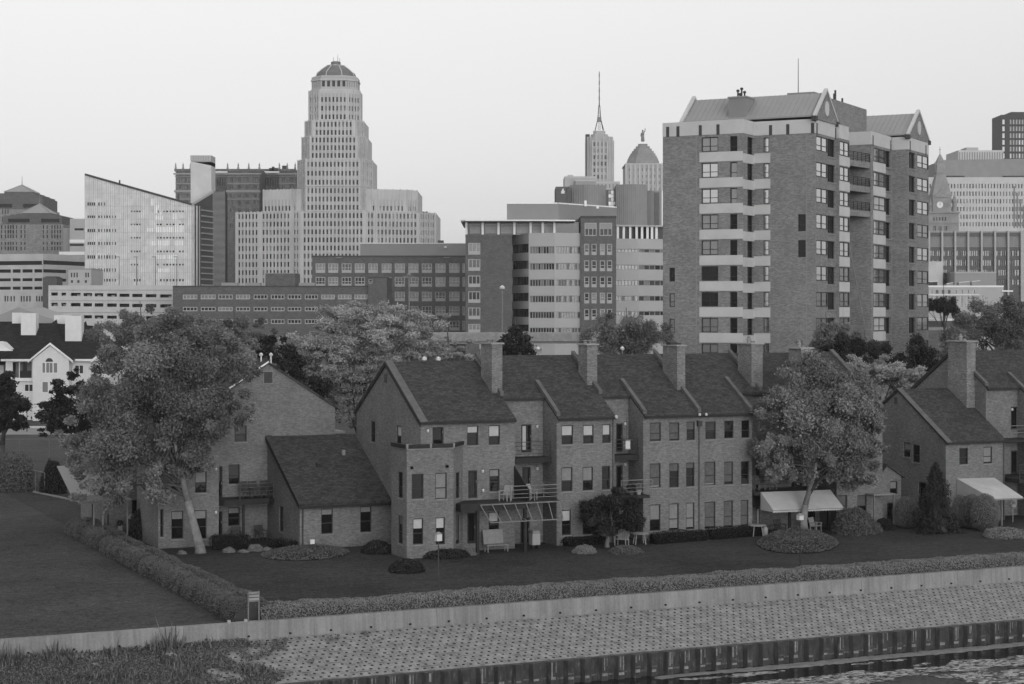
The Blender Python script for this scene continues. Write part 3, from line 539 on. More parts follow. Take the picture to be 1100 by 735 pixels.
party(T5, sL5 - .12, sL5 + .14, z3, -.06, RT)
# ---- house 6 (behind the big round tree)
sL6, sM6, sR6 = sR5, 15.15, H.S(948)
T6 = Thing('brick_townhouse', 'brick townhouse half hidden by the large round tree, end of the row', 'house', H, (sM6, 0, 0), GRP)
unit(T6, sL6, sR6, (sL6, sM6), (sM6, sR6), L(0, 0, (898.8, 910, 532, 552, (.95, LO)), (921, 931, 532, 552, (.6, LO)), (900, 911, 488, 508, None), (922, 932, 487, 507, None), (900, 911, 448, 466, None), (922, 932, 447, 465, None)),
     [(RR(850, 862, 500, 530), 0), (RR(862, 876, 545, 573), .3)], chim=(14.0, 14.9, 2.6, 4.2, 9.0, H.Z(14.4, 2.6, 373.3), 3))
party(T6, sL6 - .12, sL6 + .14, z3, REC - .1, RT)
m = MB(); slope_beam(m, sR6 - .25, sR6 + .06, -.06, RT, z3, .35, COPE, .152); T6.part('roof_parapet', m)
# deck and cream awning across the recess of houses 5 and 6
ta = -.25; zdk = H.Z(H.S(850, ta), ta, 527); sa, sb = sM5 + .02, H.S(897, ta)
m = MB(); m.box(sa, sb, ta, REC - .003, zdk - .22, zdk, TRIM); d6 = T6.part('deck', m); m = MB(); railing(m, (sa + .05, ta + .06), (sb - .05, ta + .06), zdk, 1.0, 4, TRIM2, .022); T6.part('railing', m, d6)
for px in (848, 890):
    m = MB(); s_ = H.S(px, ta + .2); m.box(s_ - .08, s_ + .08, ta + .1, ta + .26, 0, zdk - .22, TRIM); T6.part('deck_post', m, d6)
def awning(name, label, pts, th, val=.2):
    """sloped canvas with side flaps, scalloped edge and folding arms; pts: wall left, wall right, front right, front left"""
    A, B_, C_, D = [Vector(p) for p in pts]; off = (A.x, A.y, 0); T = Thing(name, label, 'awning', H, off)
    m = MB(); m.ext([A, B_, C_, D], (0, 0, th), CANVAS); T.part('canvas', m)
    m = MB(); n = 26
    for i in range(n):
        p = D.lerp(C_, i / n); q = D.lerp(C_, (i + 1) / n); c = (p + q) / 2
        m.ext([(p.x, p.y - .01, p.z), (q.x, q.y - .01, q.z), (q.x, q.y - .01, q.z - val * .75), (c.x, c.y - .01, c.z - val), (p.x, p.y - .01, p.z - val * .75)], (0, .012, 0), CANVAS)
    T.part('valance', m)
    for (u, v) in ((A, D), (B_, C_)):
        m = MB(); m.ext([u, v, (v.x, v.y, v.z - val * .7), (u.x, u.y, v.z - val * .7)], (.012, 0, 0), CANVAS); T.part('side_flap', m)
    m = MB(); m.bar(D - Vector((0, 0, .05)), C_ - Vector((0, 0, .05)), .05, .05, GALV)
    for f in (.08, .5, .92): m.bar(A.lerp(B_, f) + Vector((0, 0, -.9)), D.lerp(C_, f) + Vector((0, 0, -.06)), .035, .035, GALV)
    T.part('arm', m); return T
aS0, aS1 = H.S(817, ta - .02), H.S(892, ta - .02); tf = ta - 1.55; bS0, bS1 = H.S(831, tf), H.S(899, tf)
bS0 = aS0 + .0; bS1 = aS1
awning('patio_awning', 'cream canvas awning with scalloped edge behind the large round tree', [(aS0, ta - .02, H.Z(aS0, ta, 529)), (aS1, ta - .02, H.Z(aS1, ta, 526.5)), (bS1, tf, H.Z(bS1, tf, 545)), (bS0, tf, H.Z(bS0, tf, 548))], .02)
# little gabled porch and door canopy at the end of house 6
pS0, pS1 = H.S(944, .4), H.S(969, .4); tP = .5
m = MB(); pz = H.Z(pS0, tP, 513); pp = H.Z((pS0 + pS1) / 2, tP, 500); m.wall((0, tP), (1, 0), (0, 1), pS1, 0, pz, [R(956, 964, 517, 531, tP), R(953, 962, 540, 560, tP)], BR, .14, a00=sR6 + .003); m.q([(sR6 + .003, tP, pz), (pS1, tP, pz), ((sR6 + pS1) / 2 - .3, tP, pp)], BR); m.q([(pS1, tP, 0), (pS1, 8, 0), (pS1, 8, pz), (pS1, tP, pz)], BR); pc = T6.part('side_porch', m)
m = MB(); xm = (sR6 + pS1) / 2 - .3; roof_slab(m, [(xm, tP - .15, pp), (pS1 + .2, tP - .15, pz - .1), (pS1 + .2, 8, pz - .1), (xm, 8, pp)], .12, ROOF); roof_slab(m, [(sR6, tP - .15, pz), (xm, tP - .15, pp), (xm, 8, pp), (sR6, 8, pz)], .12, ROOF); T6.part('porch_roof', m, pc)
PP = PW((0, tP), (1, 0), (0, 1)); win(T6, PP, R(956, 964, 517, 531, tP), .13, (.6, MI), parent=pc); door(T6, PP, R(953, 962, 540, 560, tP))
m = MB(); c0, c1 = H.S(937, -.8), H.S(960, -.8); zc_ = H.Z(c0, -.8, 531); m.box(c0, c1, -1.0, .4, zc_ - .09, zc_, SILL); m.box(c1 - .12, c1 - .03, -.95, -.86, 0, zc_ - .09, GALV); m.box(c0 + .03, c0 + .12, -.95, -.86, 0, zc_ - .09, GALV); T6.part('door_canopy', m)
# ---- end house 7 with the two-storey gable, and house 8 rising behind it
sL7 = H.S(1016); sR7 = H.S(1079); E7 = 5.75; R7z, R7t = 9.17, 5.56; K7 = (R7z - E7) / R7t; z7 = lambda t: E7 + K7 * t
T7 = Thing('brick_townhouse', 'two-storey brick end house with a dark gable, behind the clipped conifers', 'house', H, (sL7, 0, 0), GRP)
PG7 = PW((sL7, 0), (0, 1), (1, 0)); fw7 = L(0, 0, (1030.5, 1039.8, 481.4, 499, None), (1056.4, 1065.7, 480, 498, (.95, MI)), (1040, 1058, 540, 562, (.3, LO)))
gw7 = [(H.RL(970.6, 977.8, 475.5, 491, sL7), (.5, MI)), (H.RL(980.4, 987.9, 478, 496.8, sL7), None)]; gd7 = H.RL(986.6, 995, 518, 548, sL7); v7 = H.RL(961, 964, 427, 434, sL7)
m = MB(); m.wall((0, 0), (1, 0), (0, 1), sR7, 0, E7, [x[0] for x in fw7], BR, .14, a00=sL7); m.wall((sL7, 0), (0, 1), (1, 0), 2 * R7t, 0, E7, [x[0] for x in gw7] + [gd7], BR, .14); m.q([(sL7, 0, E7), (sL7, R7t, R7z), (sL7, 2 * R7t, E7)], BR); m.q([(sL7, 2 * R7t, 0), (sR7, 2 * R7t, 0), (sR7, 2 * R7t, E7), (sL7, 2 * R7t, E7)], BR); T7.part('wall', m)
m = MB(); roof_slab(m, [(sL7 - .1, -.22, z7(-.22)), (sR7, -.22, z7(-.22)), (sR7, R7t, R7z), (sL7 - .1, R7t, R7z)], .15, ROOF); roof_slab(m, [(sL7 - .1, R7t, R7z), (sR7, R7t, R7z), (sR7, 2 * R7t + .2, E7 - .1), (sL7 - .1, 2 * R7t + .2, E7 - .1)], .15, ROOF); rf7 = T7.part('roof', m)
m = MB(); m.box(sL7 - .08, sR7 - .02, -.32, -.2, E7 - .17, E7 - .02, TRIM); T7.part('gutter', m, rf7); m = MB(); slope_beam(m, sL7 - .14, sL7 + .3, -.3, R7t, z7, .22, COPE, .152); T7.part('roof_parapet', m); m = MB(); slope_beam(m, sL7 - .14, sL7 + .3, R7t, 2 * R7t + .2, lambda t: R7z - K7 * (t - R7t), .22, COPE, .152); T7.part('roof_parapet', m)
m = MB(); obox(m, PG7, v7[0], v7[1], -.03, .02, v7[2], v7[3], TRIM2); T7.part('gable_vent', m)
for h, bl, gl in fw7: win(T7, P, h, .13, bl, gl)
for h, bl in gw7: win(T7, PG7, h, .13, bl, GLD if bl is None else None)
door(T7, PG7, gd7, .13, GLD)
m = MB(); m.tube([(sR7 - .1, -.07, 0), (sR7 - .1, -.07, E7)], [.05, .05], COPE); T7.part('downspout', m)
sL8 = sR7; sM8 = sL8 + 2.9; sR8 = sL8 + 7.4
T8 = Thing('brick_townhouse', 'tall brick townhouse cut off by the right edge, large chimney and recessed balconies', 'house', H, (sM8, 0, 0), GRP)
unit(T8, sL8, sR8, (sL8, sM8), (sM8, sR8), [], [(RR(1086, 1096, 437, 462), .0), (RR(1086, 1096, 484, 509), 0)], chim=(sL8 - .75, sL8 + .05, 3.3, 5.5, 6.5, H.Z(sL8, 3.0, 366), 2))
party(T8, sL8 - .12, sL8 + .14, z3, REC - .1, 5.2); lamp(T8, PR, H.S(1086.5, REC), H.Z(H.S(1086.5, REC), REC, 440))
m = MB(); slope_beam(m, sL8 - .1, sL8 + .1, RT, 12.3, lambda t: RZ - K3 * (t - RT), .2, TRIM, -.1); slope_beam(m, sL8 - .1, sL8 + .1, 5.2, RT, z3, .2, TRIM, -.1); T8.part('barge_board', m)
v8 = H.RL(1027, 1030.5, 387, 395, sL8); m = MB(); PG8 = PW((sL8, 0), (0, 1), (1, 0)); obox(m, PG8, v8[0], v8[1], -.03, .02, v8[2], v8[3], TRIM2); T8.part('gable_vent', m)
zz = H.Z(sL8 + 1.5, .8, 472); balcony(T8, sL8 + .15, sM8 - .003, .3, REC - .003, zz, .2, 4, GALV); zz2 = H.Z(sL8 + 1.5, -.8, 513); balcony(T8, sL8 + .02, sM8 + 2, -1.6, REC - .003, zz2, .3, 5, TRIM2)
m = MB(); za = zz2 - .2; m.bar((sL8 + .5, -1.7, za), (sM8 + 2, -1.7, za), .07, .07, GALV)
for i in range(5): m.bar((sL8 + .6 + i * .9, -1.7, za), (sL8 + 1.0 + i * .9, -2.9, za - .85), .045, .045, GALV)
T8.part('awning_frame', m)
a7 = H.S(1028, -.02), H.S(1068, -.02)
aw7 = awning('patio_awning', 'plain pale canvas awning on the end house beside clipped conifers', [(a7[0], -.02, H.Z(a7[0], 0, 514.5)), (a7[1], -.02, H.Z(a7[1], 0, 513.5)), (a7[1] + .1, H.T(1098, a7[1]), H.Z(a7[1], H.T(1098, a7[1]), 534.5)), (a7[0], H.T(1066, a7[0]), H.Z(a7[0], H.T(1066, a7[0]), 536))], .02, .12)
m = MB(); tq = H.T(1077, a7[0] + .8); s_ = H.S(1076, -2.9); m.box(s_ - .05, s_ + .05, -2.95, -2.85, 0, H.Z(s_, -2.9, 536), GALV); aw7.part('post', m)
# ---- left house 1: big front gable, wing with windows, annexe with the long roof
t1_ = 12.0; sr = H.S(360, t1_); sp = H.S(288, t1_); E1 = H.Z(sr, t1_, 438); R1 = H.Z(sp, t1_, 391); sl1 = 2 * sp - sr
T1 = Thing('brick_townhouse', 'brick house with a wide front gable and long-roofed annexe, left behind the big tree', 'house', H, (sp, t1_, 0), GRP)
PA = PW((0, t1_), (1, 0), (0, 1)); gw1 = L(0, 0); gh1 = [(R(252, 265, 457, 474.6, t1_), (.5, LO)), (R(245.6, 257.6, 499, 520, t1_), (0.01, LO)), (R(245, 257.6, 545, 565, t1_), (.3, MI)), (R(196, 208, 457, 475, t1_), None)]
gd1 = [R(233.5, 239, 501, 536, t1_), R(233.5, 239, 549.5, 578, t1_)]
m = MB(); m.wall((0, t1_), (1, 0), (0, 1), sr, 0, E1, [x[0] for x in gh1] + gd1, BR, .14, a00=sl1); m.q([(sl1, t1_, E1), (sr, t1_, E1), (sp, t1_, R1)], BR)
for s_ in (sl1, sr): m.q([(s_, t1_, 0), (s_, t1_ + 11, 0), (s_, t1_ + 11, E1), (s_, t1_, E1)], BR)
m.q([(sl1, t1_ + 11, 0), (sr, t1_ + 11, 0), (sr, t1_ + 11, E1), (sp, t1_ + 11, R1), (sl1, t1_ + 11, E1)], BR); T1.part('wall', m)
k1 = (R1 - E1) / (sr - sp); m = MB(); e = .2
roof_slab(m, [(sp, t1_ - .12, R1), (sr + e, t1_ - .12, E1 - k1 * e), (sr + e, t1_ + 11.1, E1 - k1 * e), (sp, t1_ + 11.1, R1)], .15, ROOF); roof_slab(m, [(sl1 - e, t1_ - .12, E1 - k1 * e), (sp, t1_ - .12, R1), (sp, t1_ + 11.1, R1), (sl1 - e, t1_ + 11.1, E1 - k1 * e)], .15, ROOF); rf1 = T1.part('roof', m)
m = MB(); m.bar((sp, t1_ - .14, R1 + .15), (sl1, t1_ - .14, E1 + .15), .06, .1, WHITE); T1.part('edge_highlight', m, rf1)  # white bar paints the highlight along the left roof edge
v1 = R(283.5, 292.5, 399.5, 411.5, t1_); m = MB(); obox(m, PA, v1[0], v1[1], -.05, .02, v1[2], v1[3], TRIM2); obox(m, PA, v1[0] - .06, v1[1] + .06, -.03, .02, v1[2] - .06, v1[3] + .06, SILL); T1.part('gable_vent', m)
for px in (280.5, 291):
    s_ = H.S(px, t1_ + 1.5); m = MB(); m.lathe(s_, t1_ + 1.5, [(.06, R1 - .6), (.06, H.Z(s_, t1_ + 1.5, 382.5)), (.13, H.Z(s_, t1_ + 1.5, 382)), (.13, H.Z(s_, t1_ + 1.5, 380.3)), (.03, H.Z(s_, t1_ + 1.5, 379))], LAMPW, 10); T1.part('vent_pipe', m, rf1)
for h, bl in gh1: win(T1, PA, h, .13, bl, sill=True)
for h in gd1: door(T1, PA, h)
tw = 9.2; wA, wB = H.S(170, tw), H.S(235, tw); zw = 8.0; PWi = PW((0, tw), (1, 0), (0, 1))
ww = [(R(184, 197, 549, 579, tw), (.28, MI)), (R(209, 222, 548, 579, tw), (.28, MI)), (R(184, 197, 505, 530, tw), None), (R(209.5, 222, 506.5, 529.5, tw), (.5, MI)), (R(172, 175.7, 547, 577, tw), None), (R(184, 197, 462, 482, tw), None)]
m = MB(); m.wall((0, tw), (1, 0), (0, 1), wB, 0, zw, [x[0] for x in ww], BR, .14, a00=wA)
for s_ in (wA, wB): m.q([(s_, tw, 0), (s_, t1_ + 3, 0), (s_, t1_ + 3, zw), (s_, tw, zw)], BR)
wing = T1.part('wing', m); m = MB(); wm_ = (wA + wB) / 2; roof_slab(m, [(wA - .2, tw - .2, zw), (wB + .2, tw - .2, zw), (wB + .2, t1_ + 3, zw + 1.5), (wA - .2, t1_ + 3, zw + 1.5)], .15, ROOF); T1.part('wing_roof', m, wing)
for h, bl in ww: win(T1, PWi, h, .13, bl, parent=wing)
for px, py in ((231.5, 504.5), (231.5, 550.5)): lamp(T1, PWi, H.S(px, tw), H.Z(H.S(px, tw), tw, py))
tb1 = t1_ - 1.9; b0, b1 = H.S(233, tb1), H.S(297, tb1); zb1 = ZBAL = H.Z(H.S(262, tb1), tb1, 536.5)
m = MB(); m.prism([(b0, t1_ - .003), (b0, tb1 + .4), (b0 + .5, tb1), (b1 - .5, tb1), (b1, tb1 + .4), (b1, t1_ - .003)], zb1 - .36, zb1, TRIM); bal = T1.part('balcony', m)
m = MB(); railing(m, (H.S(258, tb1), tb1 + .06), (b1 - .5, tb1 + .06), zb1, 1.0, 4, COPE, .018); railing(m, (b1 - .5, tb1 + .06), (b1 - .06, tb1 + .45), zb1, 1.0, 4, COPE, .018); T1.part('railing', m, bal)
m = MB(); s_ = H.S(261.5, tb1 + .3); m.box(s_ - .07, s_ + .07, tb1 + .2, tb1 + .34, 0, zb1 - .36, TRIM); T1.part('balcony_post', m, bal)
# annexe
tx = 5.15; xA, xB = H.S(322, tx), sL2 - .003; xE = H.Z(xA, tx, 542); tt = t1_ - .003; xT = H.Z(sL2, 11.27, 469); kx = (xT - xE) / (tt - tx)
PX = PW((0, tx), (1, 0), (0, 1)); PXL = PW((xA, tx), (0, 1), (1, 0))
xw = [(R(345, 357.6, 546.5, 573.6, tx), (.22, MI)), (R(387, 399, 544, 571.7, tx), (.2, MI))]; xl = H.RL(300, 304.3, 544, 571, xA); xl = (xl[0] - tx, xl[1] - tx, xl[2], min(xl[3], xE - .1))
m = MB(); m.wall((0, tx), (1, 0), (0, 1), xB, 0, xE, [x[0] for x in xw], BR, .14, a00=xA); m.wall((xA, tx), (0, 1), (1, 0), tt - tx, 0, xE, [xl], BR, .14); m.q([(xA, tx, xE), (xA, tt, xE), (xA, tt, xT)], BR); an = T1.part('annexe', m)
m = MB(); zx = lambda t: xE + kx * (t - tx); roof_slab(m, [(xA - .1, tx - .25, zx(tx - .25)), (xB, tx - .25, zx(tx - .25)), (xB, tt, xT), (xA - .1, tt, xT)], .15, ROOF); T1.part('annexe_roof', m, an)
m = MB(); slope_beam(m, xA - .14, xA + .3, tx - .3, tt, zx, .2, ROOF, .152); slope_beam(m, xA - .14, xA - .105, tx - .3, tt, zx, .15, TRIM, -.15); m.box(xA - .05, xB - .02, tx - .36, tx - .24, xE - .26, xE - .09, TRIM); T1.part('gutter', m, an)
m = MB(); m.tube([(xA + .18, tx - .07, 0), (xA + .18, tx - .07, xE)], [.05, .05], TRIM2); T1.part('downspout', m, an)
for h, bl in xw: win(T1, PX, h, .13, bl, parent=an)
win(T1, PXL, xl, .13, None, parent=an)
s_ = H.S(335, tx); z_ = H.Z(s_, tx, 582); m = MB(); m.box(s_ - .14, s_ + .14, tx - .14, tx - .003, z_ - .14, z_ + .14, WHITE); T1.part('meter_box', m, an)
tv = 9.8; s_ = H.S(369, tv); m = MB(); m.box(s_ - .1, s_ + .1, tv - .1, tv + .1, zx(tv) + .1, zx(tv) + .45, SILL); T1.part('roof_vent', m, an)
tv = 8.6; s_ = H.S(345, tv); m = MB(); m.hexa([(s_ - .35, tv - .1, zx(tv) + .1), (s_ + .3, tv - .1, zx(tv) + .1), (s_ + .3, tv + .15, zx(tv) + .2), (s_ - .35, tv + .15, zx(tv) + .2), (s_ - .3, tv, zx(tv) + .42), (s_ + .05, tv, zx(tv) + .22), (s_ + .05, tv + .12, zx(tv) + .24), (s_ - .3, tv + .12, zx(tv) + .46)], TRIM); T1.part('roof_vent', m, an)
m = MB(); m.prism([(sr + .003, 14), (sL2 - .003, 14), (sL2 - .003, 18), (sr + .003, 18)], 0, H.Z(sr, 14, 466), BR); lk = T1.part('link_wing', m); m = MB(); m.box(sr + .003, sL2 - .003, 13.85, 18, H.Z(sr, 14, 466), H.Z(sr, 14, 463.5), SILL); T1.part('coping', m, lk)
# ------------------------------------------------------------------ the town behind
STONE = mat('limestone', .44, .9, .2, var=.12, vscale=.12, detail=8); STONE2 = mat('grey_stone', .36, .9, .2, var=.12, vscale=.15, detail=8); PRECAST = mat('precast_panel', .37, .85, .2, var=.06, vscale=.2)
PANEL = mat('grey_metal_panel', .2, .6, .3, var=.05, vscale=.4); PANELD = mat('ribbed_concrete', .22, .85, .2, var=.1, vscale=.3, detail=8); GRAVEL = mat('roof_gravel', .16, .95, .1, var=.2, vscale=.4)
BAND = mat('pale_balcony_band', .47, .8, .2, var=.08, vscale=.5); MROOF = mat('ribbed_metal_roof', .26, .6, .35, var=.06, vscale=.4); PALECON = mat('pale_concrete', .46, .9, .2, var=.1, vscale=.25, detail=7)
SPAN = mat('spandrel_panel', .25, .6, .3, var=.04, vscale=.5); CURT = brick_mat('silver_curtain_wall', .58, 1, .8, .09, .1, 1.9, 2.05); CURT.node_tree.nodes['Principled BSDF'].inputs['Roughness'].default_value = .3; CURT.node_tree.nodes['Principled BSDF'].inputs['Specular IOR Level'].default_value = .5; DGL = glass_mat('dim_town_glass', .03, .5, .12); DARKWALL = mat('dark_cladding', .028, .6, .3, var=.15, vscale=.3); FRMW = mat('pale_window_frame', .36, .7)
OGL = mat('blinds_behind_glass', .17, .25, .5, var=.2, vscale=.6); SKYP = mat('painted_sky_pane', .85, .15, .6, var=.1, vscale=.3); DOME = mat('dark_dome_tiles', .13, .7, .3, var=.2, vscale=.5); STONE3 = mat('brown_stone', .24, .9, .2, var=.2, vscale=.25, detail=8)
GLASS_MIX = [(DGL, .55), (GLM, .2), (GLD, .25)]
def pick(mix):
    r = random.random() * sum(w_ for _, w_ in mix)
    for m_, w_ in mix:
        r -= w_
        if r <= 0: return m_
    return mix[-1][0]
def pane(T, P, h, dep, mix=GLASS_MIX, frm=None, bw=.1, nv=0, nh=0, span=0.0, parent=None, cap=100, name='window'):
    """one window: glass, surround and glazing bars; past the first hundred on a building they go into one field"""
    a0, a1, z0, z1 = h; m = MB() if T.nw < cap else T.rest; zs = z0 + (z1 - z0) * span
    obox(m, P, a0, a1, dep - .03, dep + .02, zs, z1, pick(mix))
    if span: obox(m, P, a0, a1, dep - .1, dep + .02, z0, zs - .004, frm or SPAN)
    if frm:
        k0, k1 = dep - .12, dep - .033
        for (b0, b1, c0, c1) in ((a0, a0 + bw, zs, z1), (a1 - bw, a1, zs, z1), (a0 + bw, a1 - bw, zs, zs + bw), (a0 + bw, a1 - bw, z1 - bw, z1)): obox(m, P, b0, b1, k0, k1, c0, c1, frm)
        for i in range(nv): x = a0 + (a1 - a0) * (i + 1) / (nv + 1); obox(m, P, x - bw * .4, x + bw * .4, k0 + .02, k1, zs + bw, z1 - bw, frm)
        for i in range(nh): z = zs + (z1 - zs) * (i + 1) / (nh + 1.6); obox(m, P, a0 + bw, a1 - bw, k0 + .03, k1 - .01, z - bw * .35, z + bw * .35, frm)
    if T.nw < cap: T.part(name, m, parent)
    T.nw += 1
def finish(T):
    if T.rest.v: tag(T.part('window_field', T.rest), kind='stuff'); T.rest = MB()
def shell(m, poly, z0, z1, ma, holes=None, dep=.3, top=None, skip=()):
    """walls of a plan (counter-clockwise, front edge first), holes per edge"""
    holes = holes or {}; n = len(poly)
    for i in range(n):
        if i in skip: continue
        (x0, y0), (x1, y1) = poly[i], poly[(i + 1) % n]; L_ = math.hypot(x1 - x0, y1 - y0); d = ((x1 - x0) / L_, (y1 - y0) / L_)
        m.wall((x0, y0), d, (-d[1], d[0]), L_, z0, z1, holes.get(i, []), ma, dep)
    m.q([(x, y, z1) for x, y in poly], top or GRAVEL)
def edge(poly, i):
    (x0, y0), (x1, y1) = poly[i], poly[(i + 1) % len(poly)]; L_ = math.hypot(x1 - x0, y1 - y0); d = ((x1 - x0) / L_, (y1 - y0) / L_)
    return PW((x0, y0), d, (-d[1], d[0])), L_
def rect(s0, s1, t0, t1): return [(s0, t0), (s1, t0), (s1, t1), (s0, t1)]
def parapet(m, poly, z, h, w_, ma):
    n = len(poly)
    for i in range(n):
        (x0, y0), (x1, y1) = poly[i], poly[(i + 1) % n]; L_ = math.hypot(x1 - x0, y1 - y0); d = ((x1 - x0) / L_, (y1 - y0) / L_); P = PW((x0, y0), d, (-d[1], d[0]))
        obox(m, P, -.02, L_ - w_ - .01, -.04, w_, z + .002, z + h, ma)
def block(T, B, px0, px1, ytop, t0, t1, ma, holes=(), dep=.3, name='wall', parent=None, para=None, z0=0.0, top=None):
    s0, s1 = B.S(px0, t0), B.S(px1, t0); z1 = B.Z((s0 + s1) / 2, t0, ytop); m = MB(); poly = rect(s0, s1, t0, t1)
    hs = [(h[0] - s0, h[1] - s0, h[2], h[3]) for h in holes]
    zt = z1 - (para[0] if para else 0)
    shell(m, poly, z0, zt, ma, {0: hs}, dep, top)
    if para: parapet(m, poly, zt, para[0], .35, para[1])
    o = T.part(name, m, parent); o_ = (PW((s0, t0), (1, 0), (0, 1)), hs, z1, s0, s1, o); return o_
def units_on_roof(T, s0, s1, t0, t1, z, n, ma=None):
    for i in range(n):
        m = MB(); x = random.uniform(s0, s1); y = random.uniform(t0, t1); a, b, c = random.uniform(.8, 2), random.uniform(.8, 1.6), random.uniform(.7, 1.6); m.box(x - a, x + a, y - b, y + b, z + .002, z + c, ma or GALV); m.box(x - a * .6, x + a * .3, y - b * .6, y + b * .6, z + c + .002, z + c + .25, TRIM2); T.part('roof_unit', m)

# ---- apartment tower
B = Frame(876, 205, -28); tl_ = -3.5; A0, A1 = B.S(712, tl_), B.S(798, tl_); A2 = B.S(810, 0)
AP = Thing('apartment_tower', 'twelve-storey brick apartment block with pale balcony bands and gabled metal roofs', 'apartment block', B, (0, 0, 0))
zT = B.Z(A2, 0, 131); zP = B.Z(A2, 0, 149.5); FH = 2.83; zF = B.Z(-6, 0, 0)
def yz(y, s, t): return B.Z(s, t, y)
flo = [yz(164.5 + 27.5 * i, -10, -1) for i in range(9)]      # sills of the rows of windows, top down
def ap_rows(): return flo
c1 = 7.2; c2 = 11.0; j1 = .35; k3 = 16.6; s3 = 1.2; k4 = 25.2; s4 = 3.2; k5 = B.T(997.5, s4)
poly = [(A0, tl_), (A1, tl_), (A2, 0), (0, 0), (0, c1), (j1, c1), (j1, c2), (-1.6, c2), (-1.6, k3), (s3, k3), (s3, k4), (s4, k4), (s4, k5), (A0, k5)]
# openings on the left-hand face (edges 0..2), per floor
e0P, e0L = edge(poly, 0); e1P, e1L = edge(poly, 1); e2P, e2L = edge(poly, 2)
rel0 = lambda px: B.S(px, tl_) - A0
rel2 = lambda px: B.S(px, 0) - A2
H0, H2, HC1 = [], [], []; op0 = []; op2 = []
for i, z in enumerate(flo):
    zt_ = z + 1.62
    H0.append(('win', (rel0(753.5), rel0(771.5), z, zt_))); H0.append(('tall', (rel0(784), rel0(792), z - .25, zt_)))
    H2.append(('tall', (e2L * 0 + .02, rel2(814) if False else 1.0, z - .3, zt_)))
    H2.append(('slim', (rel2(820), rel2(826), z, zt_)))
H0s = [('slit', (rel0(719), rel0(725), flo[i] - .05, flo[i] + 1.5)) for i in (5, 6, 7)]
H2b = [('tall', (rel2(857), rel2(865.5), flo[i] - .3, flo[i] + 1.6)) for i in (3, 4)]
EH = {0: [h for _, h in H0 + H0s], 1: [], 2: [h for k, h in H2 if k == 'slim'] + [h for _, h in H2b]}
for i, z in enumerate(flo): EH[1].append((e1L * .42, e1L * .98, z - .3, z + 1.62))
# right-hand faces: edges 3 (near corner), 5 (bay), 9 (second wing bay), 11 (end bay)
def face_holes(ei, px_list, S_):
    P_, L_ = edge(poly, ei); y0 = poly[ei][1]
    return [(max(.05, B.T(a, S_) - y0), min(L_ - .05, B.T(b, S_) - y0)) for a, b in px_list]
w3 = face_holes(3, [(876, 888.5), (889, 897)], 0); w5 = [(.35, 2.9)]; w9 = [(.4, 3.3), (3.6, 5.5)]; w11 = [(.5, 2.3), (2.7, 5.6)]
EH[3] = []; EH[5] = []; EH[9] = []; EH[11] = []
for z in flo:
    EH[3] += [(.15, 4.1, z, z + 1.62), (4.2, 7.0, z - .35, z + 1.62)]; EH[5] += [(.12, c2 - c1 - .12, z, z + 1.62)]
    EH[9] += [(B.T(938.5, s3) - k3, B.T(950.5, s3) - k3, z, z + 1.62), (B.T(951, s3) - k3, B.T(957, s3) - k3, z - .35, z + 1.62)]; EH[11] += [(B.T(976.5, s4) - k4, B.T(983.5, s4) - k4, z - .35, z + 1.62), (B.T(985, s4) - k4, k5 - k4 - .15, z, z + 1.62)]
zW = flo[0] + 1.9                           # top of the brick, foot of the pale parapet
m = MB(); shell(m, poly, 0, zW, BRA, EH, .35, GRAVEL); AP.part('wall', m)
m = MB(); zTop = zT
poly_o = [(x, y) for x, y in poly]
for i in range(len(poly)):
    if i in (6, 7): continue
    P_, L_ = edge(poly, i); obox(m, P_, -.02, L_ - .41 if i in (3, 5, 9, 11, 12, 13) else L_ + .02, -.04, .4, zW, zTop - (.002 * i), BAND)
AP.part('parapet', m)
m = MB()          # slots in the parapet and pale corner joints
for P_, a in ((e0P, rel0(718)), (e0P, rel0(729)), (e0P, rel0(753)), (e0P, rel0(772)), (e2P, rel2(828.5)), (e2P, rel2(847)), (e2P, e2L - .25)): obox(m, P_, a - .25, a + .12, -.055, -.043, zTop - 1.6, zTop - .45, TRIM2)
for ei, a in ((3, .4), (3, 6.9), (9, .6), (9, 7.8), (11, .6), (11, 7.6)):
    P_, L_ = edge(poly, ei); obox(m, P_, a - .2, a + .2, -.055, -.043, zTop - 1.7, zTop - .45, TRIM2)
AP.part('scupper_slots', m)
for P_, a in ((e0P, rel0(748)), (e2P, rel2(866.5))): m = MB(); obox(m, P_, a - .06, a + .06, -.012, -.002, 0, zW, SILL); AP.part('joint_strip', m)
for ei, a in ((3, .06), (9, 8.2), (11, .1)): m = MB(); P_, L_ = edge(poly, ei); obox(m, P_, a - .06, a + .06, -.012, -.002, 0, zW, SILL); AP.part('joint_strip', m)
